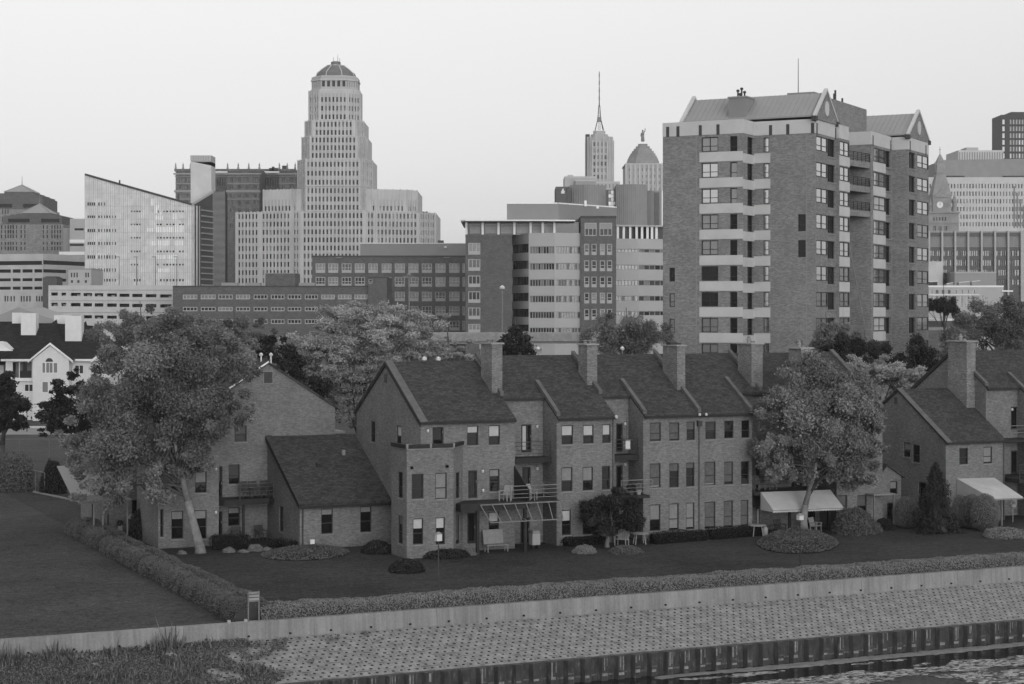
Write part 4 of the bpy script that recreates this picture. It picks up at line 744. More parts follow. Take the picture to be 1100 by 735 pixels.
for i, z in enumerate(flo):                # bands below each row
    zb0, zb1 = z - 1.13, z - .06; m = MB(); obox(m, e0P, rel0(751.5), e0L + .03, -.05, -.003, zb0, zb1, BAND); obox(m, e1P, 0, e1L, -.05, -.003, zb0 - .2, zb1 - .25, BAND); obox(m, e2P, -.03, rel2(827.5), -.05, -.003, zb0 - .05, zb1 - .05, BAND)
    AP.part('pale_band', m)
    for ei, a, b in ((5, .02, c2 - c1 - .02), (9, B.T(938, s3) - k3, B.T(951, s3) - k3)): m = MB(); P_, L_ = edge(poly, ei); obox(m, P_, a, b, -.05, -.003, z - 1.15, z - .06, BAND); AP.part('spandrel', m)
    for ei, a, b in ((3, 4.1, 7.1), (9, B.T(951.2, s3) - k3, B.T(957.5, s3) - k3), (11, B.T(976, s4) - k4, B.T(984, s4) - k4)): m = MB(); P_, L_ = edge(poly, ei); obox(m, P_, a, b, -.1, -.003, z - .52, z - .37, SILL); AP.part('balcony_sill', m)
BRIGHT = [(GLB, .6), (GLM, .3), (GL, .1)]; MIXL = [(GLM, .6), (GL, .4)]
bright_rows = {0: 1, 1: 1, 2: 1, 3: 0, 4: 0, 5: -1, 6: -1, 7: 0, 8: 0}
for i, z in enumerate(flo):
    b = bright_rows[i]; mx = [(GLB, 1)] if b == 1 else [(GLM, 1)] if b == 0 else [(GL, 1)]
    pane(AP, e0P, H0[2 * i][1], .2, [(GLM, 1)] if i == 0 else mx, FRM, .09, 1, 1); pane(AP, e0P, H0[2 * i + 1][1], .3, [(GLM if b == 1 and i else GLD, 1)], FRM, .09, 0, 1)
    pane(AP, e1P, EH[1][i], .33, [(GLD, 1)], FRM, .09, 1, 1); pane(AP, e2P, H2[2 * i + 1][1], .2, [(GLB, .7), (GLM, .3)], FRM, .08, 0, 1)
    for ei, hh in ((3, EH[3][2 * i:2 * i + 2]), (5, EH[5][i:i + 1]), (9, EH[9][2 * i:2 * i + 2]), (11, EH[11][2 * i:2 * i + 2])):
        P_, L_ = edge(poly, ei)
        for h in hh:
            lo_ = h[2] < z - .1; pane(AP, P_, h, .33 if lo_ else .1, [(GLD, .7), (GL, .3)] if lo_ else ([(BLH, .5), (GLB, .3), (GLM, .2)] if ei == 9 else [(GLB, .75), (GLM, .25)] if i < 5 or random.random() < .5 else [(GLM, 1)]), FRM, .09, 1, 0 if lo_ else 1)  # pale blind colour on second-wing panes stands in for reflected sky
for h in H0s: pane(AP, e0P, h[1], .2, [(GLM, .5), (GL, .5)], FRM, .08, 0, 1)
for h in H2b: pane(AP, e2P, h[1], .33, [(GL, 1)], FRM, .08, 0, 1)
finish(AP)
# deep corner balconies between the two wings
for i, z in enumerate(flo[:3]):
    m = MB(); m.prism([(-1.597, c2 + .003), (j1, c2 + .003), (s3 - .1, k3 - .003), (-1.597, k3 - .003)], z - .95, z - .25, BRA); bl_o = AP.part('balcony', m)
    m = MB(); p, q_ = (j1 - .05, c2 + .1), (s3 - .15, k3 - .1); railing(m, p, q_, z - .25, 1.0, 5, TRIM, .03, 1.0); AP.part('railing', m, bl_o)
    m = MB(); m.box(-1.59, -1.5, c2 + .8, k3 - .8, z - .2, z + 1.7, GLD); AP.part('balcony_door', m, bl_o)
# roofs: metal gables with pale copings
def gable_roof(px_l, px_r, t_f, hw, y_ridge_l, y_ridge_r, base_z):
    pass
def ap_gable(s_0, s_1, ta, tb, zb, zr_, rose=True):
    m = MB(); tm = (ta + tb) / 2
    m.ext([(s_0, ta, zb), (s_1, ta, zb), (s_1, tm, zr_), (s_0, tm, zr_)], (0, 0, .18), MROOF); m.ext([(s_0, tm, zr_), (s_1, tm, zr_), (s_1, tb, zb), (s_0, tb, zb)], (0, 0, .18), MROOF)
    x = s_0 + .3
    while x < s_1 - .3:
        m.hexa([(x - .03, ta, zb + .18), (x + .03, ta, zb + .18), (x + .03, tm, zr_ + .18), (x - .03, tm, zr_ + .18), (x - .03, ta, zb + .22), (x + .03, ta, zb + .22), (x + .03, tm, zr_ + .22), (x - .03, tm, zr_ + .22)], MROOF); x += .6
    r = AP.part('metal_roof', m)
    for x in (s_0, s_1):
        m = MB(); m.ext([(x - .12, ta - .2, zb - .3), (x - .12, tb + .2, zb - .3), (x - .12, tm, zr_ - .1)], (.24, 0, 0), BRA)
        AP.part('gable_wall', m, r)
        m = MB(); mw = .2
        for u, v in (((ta - .35, zb - .1), (tm, zr_ + .35)), ((tm, zr_ + .35), (tb + .35, zb - .1))): m.ext([(x - mw, u[0], u[1]), (x - mw, v[0], v[1]), (x - mw, v[0], v[1] + .32), (x - mw, u[0], u[1] + .32)], (2 * mw, 0, 0), BAND)
        for tq in (ta - .35, tb + .35): m.box(x - mw - .05, x + mw + .05, tq - .4, tq + .4, zb - .5, zb + .02, TRIM2)
        AP.part('gable_coping', m, r)
        if x == s_1:
            m = MB(); n = 14; pts = [(x + .125, tm + .72 * math.cos(a * 2 * math.pi / n), zb + (zr_ - zb) * .42 + .85 * math.sin(a * 2 * math.pi / n)) for a in range(n)]; m.ext(pts, (.05, 0, 0), BAND); AP.part('round_vent', m, r)
    return r
zr1 = B.Z(0, 3.4, 101.5); zb1_ = zTop + .25
ap_gable(B.S(744, 3), .05, -.1, 6.9, zb1_, zr1)
tm4 = (k4 + k5) / 2; zr2 = B.Z(s4, tm4, 123.5); ap_gable(-4.0, s4 - .05, k4 + .2, k5 - .3, zTop + .2, zr2)
m = MB(); cs0, cs1 = B.S(783, .2), B.S(802, .2); m.box(cs0, cs1, .1, 2.6, zTop, B.Z(cs0, 1, 106.5), PANELD); m.box(cs0 - .1, cs1 + .1, 0, 2.7, B.Z(cs0, 1, 106.5), B.Z(cs0, 1, 105), SPAN); o = AP.part('roof_stack', m)
m = MB()
for dx, hh in ((.7, .9), (1.15, 1.1), (1.5, .7), (.95, .5)): m.tube([(cs0 + dx, 1.2, B.Z(cs0, 1, 105)), (cs0 + dx, 1.2, B.Z(cs0, 1, 105) + hh)], [.1, .1], TRIM2); m.box(cs0 + dx - .14, cs0 + dx + .14, 1.06, 1.34, B.Z(cs0, 1, 105) + hh - .25, B.Z(cs0, 1, 105) + hh - .05, TRIM2)
AP.part('roof_antennas', m, o)
pt = B.T(892, -1.6)
m = MB(); m.prism(rect(-12, -1.603, pt, B.T(931, -1.6)), zW, B.Z(-1.6, pt, 105.5), BRA); AP.part('lift_tower', m); zl_ = B.Z(-1.6, pt, 105.5)
m = MB(); m.tube([(-.9, c2 + 2.2, flo[3] + 1.2), (s3 + .2, k3 - .3, 9)], [.05, .05], SILL, 5); AP.part('cable', m)
m = MB(); a0_, a1_ = B.S(848, 8), B.S(877, 8); m.box(a0_, a1_, 7.2, 9.5, zTop, B.Z(a0_, 8, 101), PANELD); o = AP.part('roof_plant', m); m = MB(); sx_ = B.S(857.5, 8.3); m.tube([(sx_, 8.3, zTop), (sx_, 8.3, B.Z(sx_, 8.3, 63))], [.09, .04], GALV, 6); AP.part('mast', m, o)
m = MB()
for dx, hh in ((.4, .8), (1.2, 1.1), (1.35, 1.5), (2.2, .5)): m.tube([(dx - 4, pt + 5, zl_), (dx - 4, pt + 5, zl_ + hh)], [.12, .12], TRIM2)
AP.part('roof_vents', m)

# ---- office with rounded glass front
B = Frame(590, 460, 0); OF = Thing('office_building', 'six-storey office with pale ribbon bands, brick stair block and flat canopy roof', 'office building', B, (0, 0, 0))
rows = [(261, 273.6), (278.4, 291), (296, 308.4), (313, 325.4), (330.4, 343), (348, 357)]
hs = [B.R(503, 516, a, b) for a, b in rows]; P_, h_, z_, s0, s1, o = block(OF, B, 500, 550, 252, 0, 40, BRO, hs, .25, para=(.6, BRO))
for h in h_: pane(OF, P_, h, .2, [(OGL, .4), (DGL, .3), (GLD, .3)], FRMW, .22, 2, 0, .22)
rb = [(262, 271.4), (280, 288.7), (297.4, 306.2), (314.8, 323.6), (332, 340.6), (349, 356)]
s550, s551 = B.S(550, 0), B.S(551, 5); pl = [(s550 + .01, 9), (B.S(568, 0), -1.0), (B.S(596, -2), -2.6), (B.S(624, -1.2), -1.2), (B.S(624, -1.2), 40), (s550 + .01, 40)]
zc0 = B.Z(0, -1, 250.5); holes = {}
for ei in (0, 1, 2):
    P_, L_ = edge(pl, ei); holes[ei] = []
    for a, b in rb:
        o_ = (2 if ei else 0); zz0, zz1 = B.Z(0, 0, b + (1.4 if ei else 0)), B.Z(0, 0, a + (3.2 if ei else 0)); holes[ei].append((.25, L_ - .15, zz0, zz1))
m = MB(); shell(m, pl, 0, zc0, PRECAST, holes, .3); ob = OF.part('ribbon_front', m)
for ei in (0, 1, 2):
    P_, L_ = edge(pl, ei)
    for j, h in enumerate(holes[ei]):
        n = 9 if ei else 6
        for k in range(n):
            a = h[0] + (h[1] - h[0]) * k / n; b = h[0] + (h[1] - h[0]) * (k + 1) / n; pane(OF, P_, (a, b - .01, h[2], h[3]), .25, [(OGL, .6), (DGL, .2), (GLD, .2)] if j < 2 and ei else [(DGL, .55), (GLD, .35), (OGL, .1)], FRM if not ei else SPAN, .1, 0, 0, 0, ob, 62)
    m = MB()
    for h in holes[ei]: obox(m, P_, .1, L_, -.06, -.003, h[3] + .06, h[3] + .3, FRMW)
    OF.part('band_edge', m, ob)
rr = [(262, 274), (279.8, 291.4), (297.2, 308.7), (314.5, 326), (332, 343.5)]; cols = [(627.6, 633), (635.4, 641), (644.4, 650), (652, 657.6)]; tB = -2.2
hs = [B.R(a, b, c, d, tB) for c, d in rr for a, b in cols] + [B.R(a, b, 239.4, 253.4, tB) for a, b in ((628, 641), (644, 657.6))]
P_, h_, z_, s0, s1, o = block(OF, B, 624, 662, 232, tB, 40, BRO, hs, .25, name='stair_block', para=(.6, TRIM2))
for h in h_[:20]: pane(OF, P_, h, .2, [(OGL, .35), (DGL, .45), (GLD, .2)], FRMW, .2, 0, 1, .22, o)
for h in h_[20:]: pane(OF, P_, h, .2, [(GLD, 1)], FRMW, .2, 2, 0, 0, o)
for h in h_[20:]: m = MB(); obox(m, P_, h[0] + .2, h[1] - .2, .07, .1, h[2] + (h[3] - h[2]) * .52, h[3] - .2, SPAN); OF.part('spandrel_panel', m, o)
tr_ = 17; rt = [(388, 407), (474, 499), (556, 584), (640, 667), (722, 745)]; sR0, sR1 = B.S(662, tr_) - .5, B.S(712, tr_); pr = [(sR0, tr_ - 1), ((sR0 + sR1) / 2, tr_ - .2), (sR1 + 4, tr_ + 5), (sR1 + 4, tr_ + 40), (sR0, tr_ + 40)]; hol = {0: [], 1: []}
for ei in (0, 1):
    P_, L_ = edge(pr, ei)
    for a, b in rt: hol[ei].append((.1, L_ - .1, B.Z(0, tr_, 190 + b / 5), B.Z(0, tr_, 190 + a / 5)))
m = MB(); shell(m, pr, 0, B.Z(0, tr_, 256.5), PRECAST, hol, .3); oR = OF.part('curved_wing', m)
for ei in (0, 1):
    P_, L_ = edge(pr, ei)
    for j, h in enumerate(hol[ei]):
        for k in range(7): a = h[0] + (h[1] - h[0]) * k / 7; b = h[0] + (h[1] - h[0]) * (k + 1) / 7; pane(OF, P_, (a, b - .01, h[2], h[3]), .25, [(DGL, .6), (OGL, .25), (GLD, .15)], SPAN, .1, 0, 0, 0, oR, 100)
    m = MB()
    for h in hol[ei]: obox(m, P_, .05, L_, -.06, -.003, h[3] + .06, h[3] + .3, FRMW)
    OF.part('band_edge', m, oR)
zcan = B.Z(0, 0, 238)                 # set-back top storey, white columns, thin canopy
m = MB(); sA_, sB_ = B.S(499, 3), B.S(622, 3); m.box(sA_ + .6, sB_, 4, 36, B.Z(0, 3, 252.4), zcan, DGL); tp = OF.part('top_storey', m)
for px in (501, 518.5, 535.5, 552.5, 570, 583, 595.5): m = MB(); x = B.S(px, 1.2); m.box(x - .28, x + .28, 1.0, 1.6, B.Z(0, 1.2, 252), zcan, WHITE); OF.part('column', m, tp)
for a, b in ((505, 516), (521, 534), (538, 551), (555, 568), (572, 582), (586, 594)):
    m = MB(); x0, x1 = B.S(a, 3.6), B.S(b, 3.6); m.box(x0, x1, 3.7, 3.9, B.Z(0, 3.6, 251), B.Z(0, 3.6, 240.5), OGL); m.box(x0, x1, 3.6, 3.69, B.Z(0, 3.6, 243), B.Z(0, 3.6, 242.6), FRM); OF.part('window', m, tp)
m = MB(); m.prism([(B.S(494.5, -2.5), 0), (B.S(500, -2.5), -2.5), (B.S(580, -2.5), -2.8), (B.S(618, -2), -1.4), (B.S(618, -2), 36), (B.S(494.5, 0), 36)], zcan, zcan + .32, WHITE); OF.part('canopy_roof', m, tp)
m = MB(); ztr = B.Z(0, tr_, 243.5); m.prism([(sR0, tr_ - 1.8), (sR1 + 5, tr_ + 3.5), (sR1 + 5, tr_ + 40), (sR0, tr_ + 40)], ztr, ztr + .4, PRECAST); tp2 = OF.part('canopy_roof', m)
m = MB(); m.prism([(sR0, tr_ + 1), (sR1 + 4, tr_ + 7), (sR1 + 4, tr_ + 40), (sR0, tr_ + 40)], B.Z(0, tr_, 256.4), ztr, DGL); OF.part('top_storey', m, tp2)
for i, px in enumerate((663.5, 670, 677, 684, 690, 696, 701, 706)): m = MB(); x = B.S(px, tr_); yy = tr_ - .6 + i * .45; m.box(x - .3, x + .3, yy - .3, yy + .3, B.Z(0, tr_, 256.4), ztr, WHITE); OF.part('column', m, tp2)
m = MB(); p0, p1, p2 = B.S(544.5, 8), B.S(600, 8), B.S(663, 22); m.prism([(p0, 8), (p1, 8), (p2, 26), (p2, 40), (p0, 40)], zcan + .33, B.Z(0, 8, 219), PANEL); parapet(m, [(p0, 8), (p1, 8), (p2, 26), (p2, 40), (p0, 40)], B.Z(0, 8, 219), .3, .3, WHITE); OF.part('roof_screen', m)
for px, t_ in ((629, 15), (642, 14)): m = MB(); x = B.S(px, t_); m.box(x - .3, x + .3, t_, t_ + .5, B.Z(0, 8, 220), B.Z(0, t_, 215.5 if px < 635 else 224), WHITE); OF.part('roof_vent', m)
finish(OF)
# ---- brick office left of it
B = Frame(418, 520, 0); OL = Thing('office_building', 'dark brick office with a regular grid of pale-framed square windows', 'office building', B, (0, 0, 0))
cols = [(339, 349.4), (352.6, 363.4), (367, 377.6), (381, 392), (395.6, 406), (410, 420.6), (424, 435), (438.6, 449.6), (453, 464), (467.6, 478.6), (482.4, 493.6)]; rows = [(283, 293.2), (297.6, 308), (313.4, 323.6), (329, 339), (344.6, 355)]
hs = [B.R(a, b, c, d) for c, d in rows for a, b in cols] + [B.R(496.6, 499.6, c, d) for c, d in rows]
P_, h_, z_, s0, s1, o = block(OL, B, 335.3, 500.5, 274.6, 0, 45, BRO, hs, .3, para=(.5, TRIM2))
for i, h in enumerate(h_): pane(OL, P_, h, .22, [(OGL, .8), (DGL, .2)] if i < 11 else [(DGL, .45), (GLD, .4), (OGL, .15)], FRMW, .22, 2, 1, .22)
m = MB(); a, b = B.S(387, 6), B.S(505, 6); m.box(a, b, 6, 40, z_ - .4, B.Z(0, 6, 261.8), PANEL); m.box(a - .1, b, 5.9, 40, B.Z(0, 6, 261.8), B.Z(0, 6, 261.2), WHITE); pw = OL.part('roof_screen', m)
for px, py in ((478.5, 266),): m = MB(); x = B.S(px, 5.8); m.lathe(x, 5.7, [(.02, B.Z(x, 5.7, py) - .45), (.42, B.Z(x, 5.7, py) - .1), (.42, B.Z(x, 5.7, py) + .2), (.02, B.Z(x, 5.7, py) + .4)], LAMPW, 10); OL.part('roof_lamp', m, pw)
for px in (364.5, 480): m = MB(); x = B.S(px, 0); m.box(x - .9, x + .9, -.35, -.003, B.Z(x, 0, 277.2), B.Z(x, 0, 276.5), SPAN); OL.part('wall_light', m)
finish(OL)
# ---- low brick building in front
B = Frame(300, 470, 0); LB = Thing('brick_building', 'long low dark brick building with strips of small three-pane windows', 'building', B, (0, 0, 0))
cx_ = [(196.4, 212), (215.6, 231.6), (234.4, 250), (253.4, 268.6), (272.4, 287.4), (291, 305.6), (309, 323.6), (327.4, 341.6), (345, 359.6), (363, 377.6), (380.6, 395)]
hs = [B.R(a, b, c, d) for c, d in ((316.5, 321.6), (329.8, 334.4), (343, 348)) for a, b in cx_]
P_, h_, z_, s0, s1, o = block(LB, B, 185.6, 396, 307, 0, 40, BRO, hs, .25, para=(.4, TRIM2))
for i, h in enumerate(h_): pane(LB, P_, h, .2, [(OGL, .9), (DGL, .1)] if (i % 11) in (0, 1, 2, 3, 8, 9, 10) and i < 11 else [(GLD, .6), (DGL, .3), (OGL, .1)], FRMW, .2, 3, 0)
block(LB, B, 285, 317, 293.2, 3, 14, BRO, name='roof_block', para=(.2, SPAN)); hs = [B.R(396, 400, 300, 304.5, -1)]
P_, h_, z_, s0, s1, o = block(LB, B, 395.5, 415.5, 297.6, -1, 20, BRO, hs, .25, name='stair_tower', para=(.3, TRIM2))
pane(LB, P_, h_[0], .2, [(GLD, 1)], FRMW, .12, 0, 1, 0, o)
for px in (247, 272, 330): m = MB(); x = B.S(px, 3); m.box(x - 2, x + 2, 2, 4, 15 + 28 * .235, 15 + 28 * .235 + .8, SPAN); LB.part('roof_unit', m)
finish(LB)
# ---- parking garage with sloping decks
B = Frame(120, 500, 0); PG_ = Thing('parking_garage', 'pale concrete parking garage with dark open decks behind the white house', 'parking garage', B, (0, 0, 0))
bays = [(55, 62), (66, 71), (76, 86.5), (89.6, 98.8), (101.6, 111), (115, 125.4), (128.4, 139), (142, 153), (156.6, 168), (172, 184.4)]
hs = []
for (y0, y1) in ((314.2, 317.6), (325.2, 328.8), (338.2, 341.6), (351, 354.5)):
    for a, b in bays: k = 2.3 * (((a + b) / 2 - 55) / 130) * (1 if y0 < 320 else .8); hs.append(B.R(a, b, y0 + k, y1 + k))
P_, h_, z_, s0, s1, o = block(PG_, B, 52, 187.5, 306.6, 0, 55, PALECON, hs, .5)
for h in h_:      # black sheets painting the decks' shade behind the openings, some with a parked car's pale roof
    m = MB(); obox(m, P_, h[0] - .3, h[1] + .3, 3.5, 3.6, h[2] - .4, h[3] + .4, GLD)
    if random.random() < .4: x = random.uniform(h[0] + .2, h[1] - .9); obox(m, P_, x, x + .9, 1.0, 2.6, h[2] - .3, h[2] + random.uniform(.25, .55), SPAN)
    PG_.part('deck_shade', m)
m = MB(); a, b = B.S(54, 0), B.S(187, 0)
for y in (311.5, 322.8, 335.6): m.box(a, b, -.06, -.003, B.Z(0, 0, y + .6), B.Z(0, 0, y), SPAN)
PG_.part('deck_edge', m)
for px in (128, 147, 167, 190):
    m = MB(); x = B.S(px, 6); m.tube([(x, 6, z_), (x, 6, B.Z(x, 6, 276.5 + (px == 190) * 0))], [.16, .1], GALV, 6); m.box(x - .9, x + .2, 5.8, 6.2, B.Z(x, 6, 276.5), B.Z(x, 6, 275.7), GALV); PG_.part('light_pole', m)
# ---- banded parking block at the far left
B = Frame(46, 640, 0); BL_ = Thing('banded_building', 'pale building with long dark horizontal window bands at the left edge', 'building', B, (0, 0, 0))
sc_ = B.S(46, 0); s_l = B.S(-16, 0); rec_ = (B.S(92, 24) - sc_); pb = [(s_l, 6), (sc_, 0), (B.S(94, 26), 26), (B.S(94, 26), 70), (s_l, 70)]
zt_ = B.Z(0, 0, 272.6); hol = {0: [], 1: []}; PA_, LA_ = edge(pb, 0); PB_, LB_ = edge(pb, 1); fx = lambda px: (px + 16) / 62 * LA_; gx = lambda px: (px - 46) / 48 * LB_
hol[0].append((.1, LA_ - .02, B.Z(0, 0, 284.6), B.Z(0, 0, 280.3))); hol[1].append((.02, LB_ - .3, B.Z(0, 12, 285), B.Z(0, 12, 280.6)))
for (y0, y1) in ((289.4, 293), (299, 302.2), (308, 311.2)):
    for a, b in ((-14, 8.5), (10.5, 20), (22, 34), (36, 45.9)): hol[0].append((fx(a), fx(b), B.Z(0, 2, y1), B.Z(0, 2, y0)))
    hol[1].append((gx(46.2), gx(71), B.Z(0, 8, y1 + .3), B.Z(0, 8, y0 + .3)))
for a in (1, 4, 8, 11.5, 20, 23, 26.5, 30, 38, 41, 44): hol[0].append((fx(a), fx(a + 1.7), B.Z(0, 2, 324), B.Z(0, 2, 318)))
m = MB(); shell(m, pb, 0, zt_, PALECON, hol, .4); BL_.part('wall', m)
for P_, hh in ((PA_, hol[0]), (PB_, hol[1])):
    for h in hh: pane(BL_, P_, h, .35, [(GLD, 1)])
m = MB(); a, b = B.S(46, -12), B.S(61, -12); m.box(a, b, -12, -4, 0, B.Z(0, -12, 298), BRO); m.box(a + .6, b - .4, -11, -5, B.Z(0, -12, 298), B.Z(0, -12, 297), TRIM2); BL_.part('stair_tower', m)
# ---- stepped brick towers at the far left (two, the nearer one in front)
def ziggurat(px0, px1, apx, yap, ysl, yblk, yw, Y, label, rows_, cols_):
    B = Frame((px0 + px1) / 2, Y, 0); T = Thing('stepped_tower', label, 'tower', B, (0, 0, 0), 'stepped brick towers'); s0, s1 = B.S(px0, 0), B.S(px1, 0); d_ = (s1 - s0); zb, zk, zs, za = [B.Z(0, 0, y) for y in (yw, yblk, ysl, yap)]
    hs = [B.R(a, a + w_, c, d) for c, d in rows_ for a, w_ in cols_ if a > px0 + .5 and a + w_ < px1 - .5]; hs2 = [B.R(px0 + (px1 - px0) * .12, px0 + (px1 - px0) * .46, yw - 5, yw - 1, 0), B.R(px0 + (px1 - px0) * .64, px0 + (px1 - px0) * .93, yw - 5, yw - 1, 0)]
    m = MB(); p = rect(s0, s1, 0, d_); shell(m, p, 0, zb - .4, BRZ, {0: [(h[0] - s0, h[1] - s0, h[2], h[3]) for h in hs]}, .4); T.part('wall', m); P_ = PW((s0, 0), (1, 0), (0, 1))
    for h in hs: pane(T, P_, (h[0] - s0, h[1] - s0, h[2], h[3]), .35, [(GLD, .4), (DGL, .6)])
    e = d_ * .03; p2 = rect(s0 + e, s1 - e, e, d_ - e); m = MB(); shell(m, p2, zb - .4, zk, BRO, {0: [(h[0] - s0 - e, h[1] - s0 - e, max(h[2], zb - .2), h[3]) for h in hs2]}, 1.0, DARKWALL); m.box(s0 + 1.5, s1 - 1.5, 1.6, 1.7, zb - .4, zk - .1, GLD); T.part('loggia', m)
    for i in range(4):
        f = i / 4; g = (i + 1) / 4; e = d_ * (.06 + .07 * i); zz0 = zk + (zs - zk) * f; zz1 = zk + (zs - zk) * g; m = MB(); m.prism(rect(s0 + e, s1 - e, e, d_ - e), zz0 + .002, zz1, BRO, DARKWALL); T.part('step', m)
    e = d_ * .28; m = MB(); mid = (s0 + s1) / 2; b = len(m.v); q_ = rect(s0 + e * .95, s1 - e * .95, e * .95, d_ - e * .95)
    for i in range(4): u, v = q_[i], q_[(i + 1) % 4]; m.q([(u[0], u[1], zs), (v[0], v[1], zs), (mid, d_ / 2, za)], MROOF)
    for u in q_: m.bar((u[0], u[1], zs), (mid, d_ / 2, za), .35, .35, SPAN)
    r = T.part('pyramid_roof', m); m = MB(); m.tube([(mid, d_ / 2, za - .3), (mid, d_ / 2, za + 4)], [.2, .05], GALV, 5); T.part('finial', m, r)
ziggurat(-18, 48, 15, 196.5, 205, 212.5, 224, 800, 'rear stepped brick tower with pyramid roof at the left edge', [(225, 230), (233, 238)], [(2, 1.2), (5, 1.2), (8, 1.2), (42, 1.2), (44.6, 1.2)])
cz = [(1, 1.3), (5, 1.3), (8, 1.6), (10.6, 1.6), (13.3, 1.6), (17, 1.3), (22, 1.3), (26, 1.3), (46, 1.3), (50, 1.3), (55, 1.6), (58, 1.6), (61, 1.6), (64, 1.3)]
ziggurat(0, 68, 33.5, 217, 228, 232.5, 240, 740, 'front stepped brick tower with pyramid roof and two-window bays', [(242, 246), (247, 251), (252, 256), (260, 263), (265, 269)], cz)
m = MB(); B = Frame(83, 700, 0); WB = Thing('small_office', 'small pale flat block between stepped towers and slanted glass building', 'building', B, (0, 0, 0)); hs = [B.R(80, 90, 245.3, 247.6), B.R(75, 90, 262.2, 264.4), B.R(69, 90, 267.5, 270.5)]; P_, h_, z_, s0, s1, o = block(WB, B, 68, 95, 245 - 0, 4, 30, SPAN, (), .3)
P_, h_, z_, s0, s1, o = block(WB, B, 75, 95, 235, 0, 25, PRECAST, hs[:2], .4, name='upper_block')
for h in h_: pane(WB, P_, h, .35, [(GLD, 1)], None, .1, 0, 0, 0, o)
m = MB(); m.box(s0, s1, -.4, -.003, B.Z(0, 0, 261), B.Z(0, 0, 257.5), WHITE); m.box(s0 - 4, s1, -.4, -.003, B.Z(0, 0, 274), B.Z(0, 0, 270.5), WHITE); WB.part('white_band', m, o)
B = Frame(86, 525, 0); SB = Thing('pale_annexe', 'small pale stone block before the foot of the slanted glass building', 'building', B, (0, 0, 0)); hs = [B.R(a, a + 1.6, 293, 298) for a in (76, 79, 82, 91.5, 94)] + [B.R(a, a + 2.4, 301, 304) for a in (76, 83, 91)]
P_, h_, z_, s0, s1, o = block(SB, B, 73.5, 98, 288.4, 0, 15, PRECAST, hs, .3, para=(.4, SPAN))
for h in h_: pane(SB, P_, h, .25, [(DGL, .5), (GLD, .5)])
# ---- glass office with the slanted top
B = Frame(150, 560, 0); GB = Thing('glass_building', 'silver glass office with a slanted roofline and pale slab tower', 'office building', B, (0, 0, 0))
g0, g1 = B.S(91.3, 0), B.S(206, 0); g2 = B.S(228.5, 15); zl, zr_, zr3 = B.Z(0, 0, 187.4), B.Z(0, 0, 219.6), B.Z(0, 15, 206)
rowsA = [(217.5, 221), (231.6, 234.4), (246, 249.4), (260, 263.2), (274.4, 278), (288.4, 292), (299.6, 302.6)]
hs = []; bright = []
for i, (y0, y1) in enumerate(rowsA):
    n1 = [94 + 2.2 * k for k in range(4)]; n2 = [105.6 + 2.9 * k for k in range(7)] if i else [105.6 + 2.9 * k for k in range(3)]
    for a in n1 + n2: hs.append(B.R(a, a + 1.5, y0, y1))
for y0, y1 in ((226.3, 228), (240.4, 242), (254.6, 256.4), (269.2, 271.2), (283.4, 285.4), (299.8, 302.4)):
    for a in [140.4, 143.4, 146.4, 149.4] + [168.4 + 3.4 * k for k in range(9)]:
        if random.random() < .9: hs.append(B.R(a, a + 1.9, y0, y1))
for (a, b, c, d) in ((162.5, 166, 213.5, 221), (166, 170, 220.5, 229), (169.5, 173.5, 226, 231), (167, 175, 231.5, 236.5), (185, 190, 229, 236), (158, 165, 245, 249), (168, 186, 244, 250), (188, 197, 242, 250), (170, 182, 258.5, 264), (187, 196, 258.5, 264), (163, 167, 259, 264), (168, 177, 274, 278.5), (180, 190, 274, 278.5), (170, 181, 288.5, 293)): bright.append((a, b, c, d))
m = MB(); zmn = zr_ - .6; shell(m, [(g0, 0), (g1, 0), (g1, 40), (g0, 40)], 0, zmn - .01, CURT, {0: [(h[0] - g0, h[1] - g0, h[2], h[3]) for h in hs if h[3] < zmn]}, .25, skip=(1,))
m.ext([(g0, 0, zmn), (g1, 0, zmn), (g1, 0, zr_), (g0, 0, zl)], (0, 40, 0), CURT); m.q([(g1, 0, 0), (g2, 15, 0), (g2, 15, zmn), (g1, 0, zmn)], DARKWALL); GB.part('curtain_wall', m)
P_ = PW((g0, 0), (1, 0), (0, 1))
for h in hs:
    if h[3] < zmn: pane(GB, P_, (h[0] - g0, h[1] - g0, h[2], h[3]), .2, [(GLD, .5), (DGL, .5)])
    else: pane(GB, P_, (h[0] - g0, h[1] - g0, h[2], h[3]), .0, [(DGL, 1)])
m = MB()
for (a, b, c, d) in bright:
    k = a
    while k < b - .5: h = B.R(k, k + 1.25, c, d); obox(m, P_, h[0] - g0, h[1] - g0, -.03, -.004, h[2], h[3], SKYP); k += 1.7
GB.part('bright_panes', m)  # pale colour paints the sky's bright reflection onto these panes
m = MB(); k = 0; n = 50
for k in range(n + 1):
    x = g0 + (g1 - g0) * k / n; zt2 = zl + (zr_ - zl) * k / n; m.box(x - .05, x + .05, -.22, -.034, 0, zt2 - .05, PALECON if k % 2 else PRECAST)
for y in (207.5, 221.5, 235.6, 249.8, 264, 278.4, 292.6): a = max(g0, g0 + (g1 - g0) * ((y - 187.4) / 32.2 if False else 0)); m.box(g0, g1 if y > 219 else g0 + (g1 - g0) * max(0, (y - 189) / 31), -.08, -.035, B.Z(0, 0, y + .2), B.Z(0, 0, y), FRMW)
tag(GB.part('mullions', m), kind='stuff')
m = MB(); m.bar((g0, -.1, zl), (g1, -.1, zr_), .5, .6, TRIM2); GB.part('roof_edge', m)
for f in (.32, .87): m = MB(); x = g0 + (g1 - g0) * f; z = zl + (zr_ - zl) * f; m.box(x - .2, x + .2, .5, .9, z, z + random.uniform(.5, 2), TRIM2); GB.part('roof_post', m)
